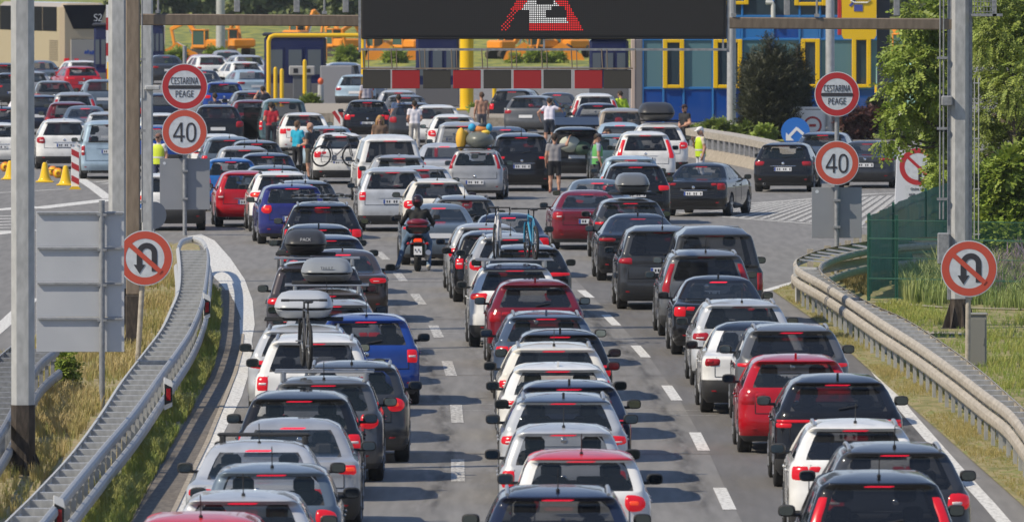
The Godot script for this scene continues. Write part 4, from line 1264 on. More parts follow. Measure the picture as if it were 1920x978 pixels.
func signs() -> void:
	# the two posts that carry a toll sign, a speed limit and the back of a panel
	for s in [[Vector3(-8.45, 0.00, -295.69), 442.0, 281.0, 195.0, .595, 148.0, 49.0, 47.0, "left", -1], [Vector3(7.34, 0.00, -258.75), 526.0, 350.0, 221.0, .508, 176.0, 82.0, 48.0, "right", 1]]:
		var k: float = (s[1] + 147.0) / 8.1
		var t := thing("sign_post", "slim grey post carrying two round signs, %s side of the lanes" % s[8], "sign post", s[0])
		var mb := MB.new()
		mb.tube([Vector3(0, 0, 0), Vector3(0, (s[1] - (s[2] - 195 if s[9] < 0 else 160.0)) / k, 0)], .055, 10)
		part("pole", mb, M.galv_dull, t)
		var a := thing("toll_sign", "round red ringed toll sign CESTARINA PEAGE on the %s post" % s[8], "road sign", s[0] + Vector3(0, 0, .09))
		round_face(a, s[4], Vector3(0, (s[1] - (162.0 if s[9] < 0 else 176.0)) / k, 0), "toll", M.sign_red)
		var b := thing("speed_limit_sign", "round red ringed 40 speed limit sign on the %s post" % s[8], "road sign", s[0] + Vector3(0, 0, .09))
		round_face(b, s[4] * .985, Vector3(0, (s[1] - (247.0 if s[9] < 0 else 305.0)) / k, 0), "40", M.sign_orange_red)
		var c := thing("blank_sign", "plain grey square back of a sign under the %s 40 sign" % s[8], "road sign", s[0] + Vector3(0, 0, -.08))
		mb = MB.new()
		var w: float = (s[6] if false else 94.0) / k
		mb.box(Vector3(0, (s[1] - (345.0 if s[9] < 0 else 398.5)) / k, 0), Vector3(w, (96.0 if s[9] < 0 else 95.0) / k, .02), Basis(), .006)
		part("panel", mb, M.sign_back, c)
		mb = MB.new()
		for y in [(s[1] - (320.0 if s[9] < 0 else 375.0)) / k, (s[1] - (372.0 if s[9] < 0 else 425.0)) / k]:
			mb.box(Vector3(0, y, .10), Vector3(.16, .05, .14))
		part("clamps", mb, M.galv_dull, c)
		mb = MB.new()
		mb.prism(disc(.04, 0, 16), .004, Transform3D(Basis(), Vector3(-w / 2 + .12, (s[1] - (306.0 if s[9] < 0 else 359.0)) / k, .013)))
		part("sticker", mb, M.sign_white, c)
	# no-U-turn signs
	for s in [[Vector3(-6.81, 0.00, -208.01), 690.0, 272.0, 483.0, 52.0, "left island", -.03], [Vector3(8.26, 0.00, -207.51), 692.0, 1817.0, 503.0, 53.0, "right verge", .03]]:
		var k: float = (s[1] + 147.0) / 8.1
		var t := thing("no_u_turn_sign", "round no U turn sign on its own post on the %s" % s[5], "road sign", s[0])
		var mb := MB.new()
		var dx: float = (s[2] - (257.0 if s[6] < 0 else 1815.0)) / k
		mb.tube([Vector3(0, 0, 0), Vector3(dx, (s[1] - s[3] + 40) / k, 0)], .05, 10)
		part("pole", mb, M.rail_lit, t)
		round_face(t, s[4] / k, Vector3(dx, (s[1] - s[3]) / k, .08), "uturn", M.sign_orange_red)
	# big panel seen from behind, near left
	var k0 := (770.0 + 147) / 8.1
	var o := thing("blank_sign", "large pale grey back of a road sign between the left columns", "road sign", Vector3(-6.80, 0.00, -189.84))
	var m := MB.new()
	m.tube([Vector3.ZERO, Vector3(0, 395 / k0, 0)], .05, 10)
	part("pole", m, M.galv_dull, o)
	for j in 4:
		m = MB.new()
		m.box(Vector3(-41 / k0, (770 - 660 + 33 + j * 66) / k0, -.10), Vector3(165 / k0, 65.4 / k0, .025), Basis(), .004)
		part("plank", m, M.panel_back, o)
		m = MB.new()
		m.box(Vector3(-41 / k0, (770 - 660 + 66 + j * 66) / k0 - .03, -.06), Vector3(160 / k0, .03, .04))
		part("stiffener", m, M.galv_dull, o)
		m = MB.new()
		m.box(Vector3(0, (770 - 660 + 60 + j * 66) / k0, -.02), Vector3(.16, .04, .13))
		part("clamp", m, M.galv_dull, o)
	# blue arrow sign, white board and sign half hidden in the leaves
	var b1 := thing("keep_left_sign", "round blue sign with white left-down arrow behind the black hatchback", "road sign", Vector3(9.82, 0.00, -396.80))
	var k1 := (292.0 + 147) / 8.1
	m = MB.new(); m.bar(Vector3.ZERO, Vector3(0, .6, 0), .04); part("pole", m, M.galv_dull, b1)
	m = MB.new(); m.prism(disc(27.0 / k1), .03, Transform3D(Basis(), Vector3(0, 45.0 / k1, .05))); part("sign_face", m, M.sign_blue, b1)
	m = MB.new()
	m.box(Vector3(-.10, 45.0 / k1 - .03, .07), Vector3(.48, .10, .008), Basis(Vector3.BACK, .82))
	m.box(Vector3(.16, 45.0 / k1 + .02, .072), Vector3(.30, .10, .008), Basis(Vector3.BACK, -.72))
	m.prism(PackedVector2Array([Vector2(-.33, -.30), Vector2(-.05, -.30), Vector2(-.33, -.02)]), .008, Transform3D(Basis(), Vector3(0, 45.0 / k1, .074)))
	part("arrow", m, M.white, b1)
	var b2 := thing("notice_board", "white notice board with red ringed lorry symbol by the lawn", "road sign", Vector3(11.10, 0.00, -425.93))
	var k2 := (262.0 + 147) / 8.1
	m = MB.new(); m.box(Vector3(0, 37.0 / k2, 0), Vector3(80.0 / k2, 50.0 / k2, .05), Basis(), .01); part("board", m, M.white, b2)
	m = MB.new(); m.bar(Vector3(-.6, 0, -.06), Vector3(-.6, 1.2, -.06), .04); m.bar(Vector3(.6, 0, -.06), Vector3(.6, 1.2, -.06), .04); part("legs", m, M.galv_dull, b2)
	m = MB.new(); ring(m, .26, .34, .03); m.box(Vector3(0, 0, .03), Vector3(.26, .1, .006)); 
	var rr := part("red_ring", m, M.sign_red, b2); rr.position = Vector3(.08, 27.0 / k2, 0)
	m = MB.new(); m.box(Vector3(-.45, 57.0 / k2, .03), Vector3(.3, .05, .006)); m.box(Vector3(.15, 57.0 / k2, .03), Vector3(.7, .04, .006)); part("print_lines", m, mat(lin(.25, .25, .26)), b2)
	var b3 := thing("no_left_turn_sign", "red ringed turn prohibition sign half hidden by leaves", "road sign", Vector3(10.89, 0.00, -307.17))
	var k3 := (420.0 + 147) / 8.1
	m = MB.new(); m.bar(Vector3(0.05, 0, -.04), Vector3(.05, 2.1, -.04), .04); part("pole", m, M.galv_dull, b3)
	round_face(b3, 36.0 / k3, Vector3(0, 108.0 / k3, 0), "left", M.sign_red)
	m = MB.new(); m.box(Vector3(.05, 55.0 / k3, 0), Vector3(56.0 / k3, 35.0 / k3, .02)); 
	var pl := part("text_plate", m, M.sign_white, b3)
	lettering("Osim vozila", .5, .075, Vector3(.05, 66.0 / k3, .016), M.ink, pl)
	lettering("HUP, HAC, TEH.", .58, .075, Vector3(.05, 55.0 / k3, .016), M.ink, pl)
	lettering("službi (ENC)", .5, .08, Vector3(.05, 44.0 / k3, .016), M.ink, pl)
	var b4 := thing("white_block", "tall plain white concrete block beside the half hidden sign", "block", Vector3(11.15, 0.00, -325.56))
	m = MB.new()
	m.prism(PackedVector2Array([Vector2(-.27, 0), Vector2(.30, 0), Vector2(.28, 1.6), Vector2(-.20, 1.6)]), .6)
	part("block_body", m, mat(lin(.55, .58, .64), .7), b4)
	var b5 := thing("round_sign_back", "dark grey round sign back beside the left gantry column", "road sign", Vector3(-8.94, 0.00, -285.97))
	m = MB.new(); m.prism(disc(.34), .02, Transform3D(Basis(Vector3.UP, .5), Vector3(0, .78, 0))); part("sign_back", m, M.sign_back, b5)
	m = MB.new(); m.bar(Vector3(0, 0, -.03), Vector3(0, 1.1, -.03), .03); part("pole", m, M.galv_dull, b5)

# ---------------------------------------------------------------- gantry and columns
func octagon(w: float, d: float, ch: float) -> Array:
	return [Vector2(w / 2, -d / 2 + ch), Vector2(w / 2, d / 2 - ch), Vector2(w / 2 - ch, d / 2), Vector2(-w / 2 + ch, d / 2), Vector2(-w / 2, d / 2 - ch), Vector2(-w / 2, -d / 2 + ch), Vector2(-w / 2 + ch, -d / 2), Vector2(w / 2 - ch, -d / 2)]

func column_shape(mb: MB, at: Vector3, w: float, y0: float, y1: float, ch := 0.08) -> void:
	var o := octagon(w, w, ch)
	for k in 8:
		var a: Vector2 = o[k]
		var b: Vector2 = o[(k + 1) % 8]
		mb.quad(at + Vector3(b.x, y0, b.y), at + Vector3(a.x, y0, a.y), at + Vector3(a.x, y1, a.y), at + Vector3(b.x, y1, b.y))
	for k in range(1, 7):
		mb.tri(at + Vector3(o[0].x, y1, o[0].y), at + Vector3(o[k + 1].x, y1, o[k + 1].y), at + Vector3(o[k].x, y1, o[k].y))

func base_ribs(mb: MB, at: Vector3, w: float, h: float, out: float) -> void:
	for k in 8:
		var a := TAU * k / 8 + 0.2
		var t := Transform3D(Basis(Vector3.UP, a), at)
		mb.prism(PackedVector2Array([Vector2(w * .42, 0), Vector2(w * .5 + out, 0), Vector2(w * .5 + out, .05), Vector2(w * .46, h)]), .03, t)
	mb.box(at + Vector3(0, .02, 0), Vector3(w + out * 2.2, .04, w + out * 2.2), Basis(), .01)

func gantry() -> void:
	# near left column
	var o := thing("steel_column", "pale galvanised steel column with dark base at the far left", "column", Vector3(-7.15, 0.00, -167.36))
	var k0 := (893.0 + 147) / 8.1
	var mb := MB.new(); column_shape(mb, Vector3.ZERO, 43 / k0, 1.05, 8.0); part("shaft", mb, M.galv, o)
	mb = MB.new(); column_shape(mb, Vector3.ZERO, 44.5 / k0, 0, 1.05); part("painted_foot", mb, M.dark_base, o)
	mb = MB.new(); base_ribs(mb, Vector3.ZERO, 43 / k0, .42, .14); part("base_ribs", mb, M.dark_base, o)
	# the gantry: two columns, beam, hangers
	var a: Vector3 = Vector3(-7.74, 0.00, -225.25)
	var b: Vector3 = Vector3(8.90, 0.00, -227.61)
	var ka := (626.0 + 147) / 8.1
	var kb := (618.0 + 147) / 8.1
	o = thing("gantry", "grey overhead gantry with brown beam spanning the lanes", "gantry", a)
	mb = MB.new(); column_shape(mb, Vector3(0, 0, 0), 37 / ka, .9, 8.6); part("left_column", mb, M.galv, o)
	mb = MB.new(); column_shape(mb, Vector3(0, 0, 0), 38.5 / ka, 0, .9); part("left_foot", mb, M.dark_base, o)
	var cb := thing("stained_column", "brown stained flat column with dark foot right of the gantry's left leg", "column", Vector3(-7.12, 0.00, -215.21))
	var kd := (662.0 + 147) / 8.1
	mb = MB.new(); mb.box(Vector3(0, 4.9, 0), Vector3(26 / kd, 7.6, .30), Basis(), .02); part("shaft", mb, M.brown_steel, cb)
	mb = MB.new(); mb.box(Vector3(0, .55, 0), Vector3(28 / kd, 1.1, .33), Basis(), .02); base_ribs(mb, Vector3.ZERO, .28, .4, .10); part("painted_foot", mb, M.dark_base, cb)
	var r := b - a
	mb = MB.new(); column_shape(mb, r, 34 / kb, .62, 8.6); part("right_column", mb, M.galv, o)
	mb = MB.new()
	for s in [-1, 1]: mb.box(r + Vector3(s * 20 / kb, 4.6, .0), Vector3(6 / kb, 8.0, .22))
	part("right_flanges", mb, M.galv_dull, o)
	mb = MB.new(); column_shape(mb, r, 36 / kb, 0, .62); base_ribs(mb, r, 36 / kb, .62, .16); part("right_base", mb, M.dark_base, o)
	var ya := (626.0 - 36) / ka
	var yb := (618.0 - 45) / kb
	mb = MB.new()
	mb.beam(Vector3(.3, ya, .0), r + Vector3(-.16, yb, .0), .22, .225, .02)
	part("lower_beam", mb, M.brown_steel, o)
	mb = MB.new()
	mb.beam(Vector3(.3, ya + 1.9, .0), r + Vector3(-.16, yb + 1.9, .0), .22, .225, .02)
	part("upper_beam", mb, M.brown_steel, o)
	for x in [296.0, 444.0, 556.0, 608.0, 648.0, 1376.0, 1476.0, 1532.0, 1682.0]:
		mb = MB.new()
		var sl: float = (x - 960) / 21500.0
		var t: float = (-sl * a.z - a.x) / (r.x + sl * r.z)
		var p := r * t
		p.x = r.x * t
		var wide: float = .12 if x in [444.0, 556.0, 648.0, 1476.0, 1682.0] else .04
		mb.box(p + Vector3(0, lerpf(ya, yb, t) + 1.0, .02), Vector3(wide, 1.68, .10), Basis(), .008)
		if wide < .1: mb.box(p + Vector3(0, lerpf(ya, yb, t) + .16, .08), Vector3(.1, .06, .08))
		part("hanger", mb, M.galv_dull, o)
	for q in [Vector3(42 / ka, 0, .2), r + Vector3(-34 / kb, 0, .15)]:
		mb = MB.new()
		for s in [-.04, .03]: mb.bar(q + Vector3(s, 2.2, 0), q + Vector3(s, 8, 0), .018)
		for y in [2.6, 4.0, 5.4]: mb.box(q + Vector3(0, y, 0), Vector3(.2, .05, .06))
		part("cable_run", mb, M.galv_dull, o)
	mb = MB.new()
	mb.box(r + Vector3(-25 / kb, 4.55, .2), Vector3(.22, .2, .2), Basis(), .02); part("junction_box", mb, M.galv_dull, o)
	mb = MB.new()
	mb.box(r + Vector3(-31 / kb, 1.62, .18), Vector3(.24, .62, .16), Basis(), .02)
	part("switch_box", mb, M.galv_dull, o)
	mb = MB.new()
	for q in [r + Vector3(27 / kb, 0, .1), r + Vector3(35 / kb, 0, .1)]:
		mb.bar(q + Vector3(0, 1.8, 0), q + Vector3(0, 5.0, 0), .012)
	for y in [1.9, 2.8, 3.8, 4.9]: mb.box(r + Vector3(31 / kb, y, .1), Vector3(.14, .02, .02))
	part("ladder_guard", mb, M.galv, o)
	mb = MB.new()
	mb.box(r + Vector3(50 / kb, 6.25, 0), Vector3(.62, .05, .5)); mb.box(r + Vector3(64 / kb, 6.6, 0), Vector3(.08, .75, .5))
	for j in 7: mb.box(r + Vector3((26 + j * 6) / kb, 6.55, .24), Vector3(.015, .55, .01))
	for j in 6: mb.box(r + Vector3(44 / kb, 6.32 + j * .1, .25), Vector3(.42, .012, .01))
	part("mesh_platform", mb, M.galv_dull, o)
	# thin post behind the beam
	o = thing("slim_column", "slim pale column with small bracket right of the gantry's left leg", "column", Vector3(-8.19, 0.00, -257.22))
	var kc := (530.0 + 147) / 8.1
	mb = MB.new(); column_shape(mb, Vector3.ZERO, 21 / kc, 0, 8.8, .03); part("shaft", mb, M.galv, o)
	mb = MB.new(); mb.box(Vector3(.12, (530 - 164) / kc, .12), Vector3(.34, .10, .2), Basis(), .02); mb.box(Vector3(-.1, (530 - 175) / kc, .1), Vector3(.08, .2, .1)); part("bracket", mb, M.galv, o)
	# the light board
	var kv := 97.6
	var c := Vector3((1020.0 - 960.0) / kv, 0, -21500.0 / kv)
	var yb0 := 8.1 * kv - 147.0
	o = thing("message_board", "huge black LED board showing a red triangle traffic jam warning", "message sign", c)
	var w := 686 / kv
	var y0: float = (yb0 - 73) / kv
	var hgt := 2.6
	mb = MB.new(); mb.box(Vector3(0, y0 + hgt / 2, -.18), Vector3(w, hgt, .34), Basis(), .02); part("cabinet", mb, mat(lin(.02, .019, .02), .6), o)
	var face := MB.new()
	face.quad(Vector3(-w / 2 + .06, y0 + .06, 0.0), Vector3(w / 2 - .06, y0 + .06, 0.0), Vector3(w / 2 - .06, y0 + hgt - .06, 0.0), Vector3(-w / 2 + .06, y0 + hgt - .06, 0.0))
	part("led_screen", face, led_material(w - .12, hgt - .12, kv), o)
	mb = MB.new()
	for s in [-1, 1]:
		mb.box(Vector3(s * (w / 2 + .03), y0 + hgt / 2 - .1, -.1), Vector3(.05, hgt + .3, .14))
	mb.box(Vector3(0, y0 - .20, -.05), Vector3(w, .045, .08))
	for s in [-.5, 0.0, .5]: mb.box(Vector3(s * w * .98, y0 - .1, -.05), Vector3(.04, .2, .06))
	part("frame", mb, M.galv_dull, o)
	mb = MB.new()
	for s in [-1, 1]: mb.box(Vector3(s * w * .3, y0 + 1.2, -2.0), Vector3(.12, .1, 3.4))
	part("back_brackets", mb, M.galv_dull, o)
	# hanging striped height boards
	var xs := [706.0, 761.0, 819.0, 875.5, 932.5, 989.0, 1045.0, 1103.5, 1158.0]
	o = thing("hanging_rod", "thin grey steel rod under the LED board carrying the striped boards", "rail", c + Vector3(0, 0, .1))
	mb = MB.new()
	mb.box(Vector3((932 - 1020) / kv, (yb0 - 128) / kv, 0), Vector3(510 / kv, .03, .05))
	for x in [682, 735, 788, 848, 905, 960, 1017, 1073, 1130, 1183]:
		mb.bar(Vector3((x - 1020) / kv, (yb0 - 128) / kv, 0), Vector3((x - 1020 - 2) / kv, (yb0 - 92) / kv, .03), .012, 5)
		mb.bar(Vector3((x - 1020 + 9) / kv, (yb0 - 128) / kv, 0), Vector3((x - 1020 + 8) / kv, (yb0 - 92) / kv, .03), .01, 5)
	part("rods", mb, M.brown_steel, o)
	var order := ["first", "second", "third", "fourth", "middle", "sixth", "seventh", "eighth", "last"]
	for j in 9:
		var dark := j % 2 == 0
		var h := thing("height_board", "%s hanging height board, %s from the left under the LED board" % ["dull black" if dark else "dark red", order[j]], "hanging board", c + Vector3((xs[j] - 1020) / kv, (yb0 - 148) / kv, .1), 0, "striped boards hanging under the LED sign")
		mb = MB.new(); mb.box(Vector3.ZERO, Vector3(52 / kv, 35 / kv, .03), Basis(), .006)
		part("board", mb, detail(mat(lin(.050, .047, .042) if dark else lin(.36, .018, .024), .8), M.fine, Vector3(3, 3, 3)), h)
		mb = MB.new()
		mb.bar(Vector3(-.2, .17, 0), Vector3(-.2, .21, 0), .01); mb.bar(Vector3(.2, .17, 0), Vector3(.2, .21, 0), .01)
		part("hooks", mb, M.galv, h)

func led_material(w: float, h: float, k: float) -> StandardMaterial3D:
	var W := 1536
	var H := int(W * h / w)
	var im := Image.create(W, H, false, Image.FORMAT_RGB8)
	var em := Image.create(W, H, false, Image.FORMAT_RGB8)
	im.fill(Color(0.115, 0.112, 0.115))
	em.fill(Color.BLACK)
	var pitch := 8
	var pxm := W / w             # texture pixels per metre
	# picture of the warning triangle, in metres about its middle, base at the bottom
	var cx := W * 0.5 + (1015.0 - 1020.0) / k * pxm
	var base := H - (73.0 - 64.0) / k * pxm
	for gy in int(H / pitch):
		for gx in int(W / pitch):
			var x := gx * pitch + pitch / 2
			var y := gy * pitch + pitch / 2
			var u := (x - cx) / pxm * k          # reference pixels
			var v := (base - y) / pxm * k
			var c := Color(0.155, 0.152, 0.155)
			var e := Color.BLACK
			var half := 80.0 - v * 0.56
			var inner := 52.0 - (v - 15.0) * 0.60
			if v > 0 and absf(u) < half and v < 130:
				if v > 15 and absf(u) < inner:
					e = Color(.95, .95, .95)
				else:
					e = Color(1.0, .05, .08)
				# cars in the symbol
				if (v > 24 and v < 38 and u > 10 and u < 48) or (v > 38 and v < 45 and u > 18 and u < 42): e = Color.BLACK
				if (v > 52 and v < 60 and u > -10 and u < 22) or (v > 60 and v < 66 and u > -14 and u < 14): e = Color.BLACK
				if u < -22 and v < 40 and u > -64 + v * .5: e = Color.BLACK
				if u < -22 and v < 40 and u <= -64 + v * .5 and (gx + gy) % 2: e = Color.BLACK
			for dy in 5:
				for dx in 5:
					if (dx == 0 or dx == 4) and (dy == 0 or dy == 4): continue
					im.set_pixel(mini(x + dx - 2, W - 1), mini(y + dy - 2, H - 1), c)
					if e != Color.BLACK: em.set_pixel(mini(x + dx - 2, W - 1), mini(y + dy - 2, H - 1), e)
	var m := StandardMaterial3D.new()
	m.albedo_texture = ImageTexture.create_from_image(im)
	m.roughness = 0.6
	m.emission_enabled = true
	m.emission_operator = BaseMaterial3D.EMISSION_OP_MULTIPLY
	m.emission = Color.WHITE
	m.emission_texture = ImageTexture.create_from_image(em)
	m.emission_energy_multiplier = 1.2
	return m

# ---------------------------------------------------------------- plants
func leaf_spray(n: int, length: float, leaf: float, wide: float) -> ArrayMesh:
	# a stem with pairs of small pointed leaves
	var mb := MB.new()
	for k in n:
		var s := -1.0 if k % 2 else 1.0
		var t := (k + 1.0) / n
		var p := Vector3(0, -0.25 * t * t * length, -t * length)
		var dir := Vector3(s, 0.25 * sin(k * 2.1), -0.5).normalized()
		if k == n - 1: dir = Vector3(0, -0.3, -1).normalized()
		var side := dir.cross(Vector3.UP).normalized() * leaf * wide
		side.y += 0.15 * leaf * s
		mb.col = Color(1, 1, 1).lerp(Color(.75, .8, .6), 0.5 + 0.5 * sin(k * 1.7))
		mb.quad(p, p + dir * leaf * .5 - side, p + dir * leaf, p + dir * leaf * .5 + side)
	return mb.mesh()

func crown(called: String, blobs: Array, count: int, spray: ArrayMesh, m: Material, parent: Node3D, tone: Array, size := 1.0, droop := 0.0) -> MultiMeshInstance3D:
	var mm := MultiMesh.new()
	mm.transform_format = MultiMesh.TRANSFORM_3D
	mm.use_colors = true
	mm.mesh = spray
	mm.instance_count = count
	var total := 0.0
	for b in blobs: total += pow(b[1], 2.0)
	var k := 0
	for q in blobs.size():
		var b: Array = blobs[q]
		var many := int(count * pow(b[1], 2.0) / total) if q < blobs.size() - 1 else count - k
		var c0: Color = (tone[0] as Color).lerp(tone[1], rng.randf())
		for i in many:
			if k >= count: break
			var d := Vector3(rng.randfn(), rng.randfn(), rng.randfn()).normalized()
			var r: float = b[1] * pow(rng.randf(), 0.45)
			var sq: Vector3 = b[2] if b.size() > 2 else Vector3.ONE
			var p: Vector3 = b[0] + d * r * sq
			var face := (d + Vector3(rng.randfn() * .6, -droop + rng.randfn() * .4, rng.randfn() * .6)).normalized()
			var up := Vector3(rng.randfn() * .5, 1, rng.randfn() * .5).normalized()
			if absf(face.dot(up)) > .97: up = Vector3.RIGHT
			var bs := Basis.looking_at(face, up).scaled(Vector3.ONE * size * rng.randf_range(.7, 1.3))
			mm.set_instance_transform(k, Transform3D(bs, p))
			mm.set_instance_color(k, c0.lerp(tone[2], rng.randf() * .5) * rng.randf_range(.75, 1.2))
			k += 1
	var o := MultiMeshInstance3D.new()
	o.name = called
	o.multimesh = mm
	o.material_override = m
	parent.add_child(o, true)
	return o

func limb(mb: MB, a: Vector3, b: Vector3, r0: float, r1: float) -> void:
	var mid := a.lerp(b, .5) + Vector3(rng.randfn(), rng.randfn(), rng.randfn()) * a.distance_to(b) * .06
	mb.tube([a, a.lerp(mid, .5), mid, mid.lerp(b, .5) + Vector3(0, .03, 0), b], [r0, lerpf(r0, r1, .25), lerpf(r0, r1, .5), lerpf(r0, r1, .75), r1], 7)

func tree(called: String, label: String, at: Vector3, blobs: Array, count: int, spray: ArrayMesh, tone: Array, size: float, droop: float, th := .12, category := "tree") -> Node3D:
	var o := thing(called, label, category, at, 0, "")
	var mb := MB.new()
	var top: Vector3 = blobs[0][0]
	limb(mb, Vector3.ZERO, Vector3(top.x * .5, top.y * .6, top.z * .5), th, th * .7)
	for b in blobs: limb(mb, Vector3(top.x * .5, top.y * .45 + .1 * b[0].y, top.z * .5), b[0], th * .6, th * .12)
	part("trunk", mb, M.bark, o)
	crown("crown", blobs, count, spray, M.leaf, o, tone, size, droop)
	return o

func tufts(called: String, label: String, poly: Array, count: int, h: float, tone: Array) -> void:
	var mb := MB.new()
	for k in 7:
		var a := TAU * k / 7 + .3 * k
		var d := Vector3(cos(a), 0, sin(a))
		var s := d.cross(Vector3.UP) * .012
		var p := d * .03
		mb.col = Color(1, 1, 1).lerp(Color(.8, .75, .6), fmod(k * .37, 1.0))
		mb.quad(p - s, p + s, p + d * .06 + Vector3(0, .6 + .06 * (k % 4), 0) + s * .7, p + d * .06 + Vector3(0, .6 + .06 * (k % 4), 0) - s * .7)
		mb.tri(p + d * .06 + Vector3(0, .6 + .06 * (k % 4), 0) - s * .7, p + d * .06 + Vector3(0, .6 + .06 * (k % 4), 0) + s * .7, p + d * .2 + Vector3(0, .95, 0))
	var q := PackedVector2Array()
	var lo := Vector2(1e9, 1e9)
	var hi := Vector2(-1e9, -1e9)
	for s in poly:
		q.append(Vector2(s.x, s.z)); lo = lo.min(q[-1]); hi = hi.max(q[-1])
	var tf := []
	var guard := 0
	var nz := FastNoiseLite.new()
	nz.seed = 9; nz.frequency = .35
	while tf.size() < count and guard < count * 30:
		guard += 1
		var p := Vector2(rng.randf_range(lo.x, hi.x), rng.randf_range(lo.y, hi.y))
		if not Geometry2D.is_point_in_polygon(p, q): continue
		var t := nz.get_noise_2d(p.x, p.y * .3)
		if rng.randf() > .55 + t: continue
		var s: float = h * rng.randf_range(.5, 1.2) * (1.0 + t)
		tf.append([Transform3D(Basis(Vector3.UP, rng.randf() * TAU).scaled(Vector3(s * 1.8, s, s * 1.8)), Vector3(p.x, .0, p.y)), (tone[0] as Color).lerp(tone[1], clampf(.5 + t + rng.randfn() * .25, 0, 1))])
	var mm := MultiMesh.new()
	mm.transform_format = MultiMesh.TRANSFORM_3D
	mm.use_colors = true
	mm.mesh = mb.mesh()
	mm.instance_count = tf.size()
	for k in tf.size():
		mm.set_instance_transform(k, tf[k][0])
		mm.set_instance_color(k, tf[k][1])
	var o := MultiMeshInstance3D.new()
	o.name = numbered(called)
	o.multimesh = mm
	o.material_override = M.leaf
	add_child(o, true)
	tag(o, label, "grass", "", "stuff")

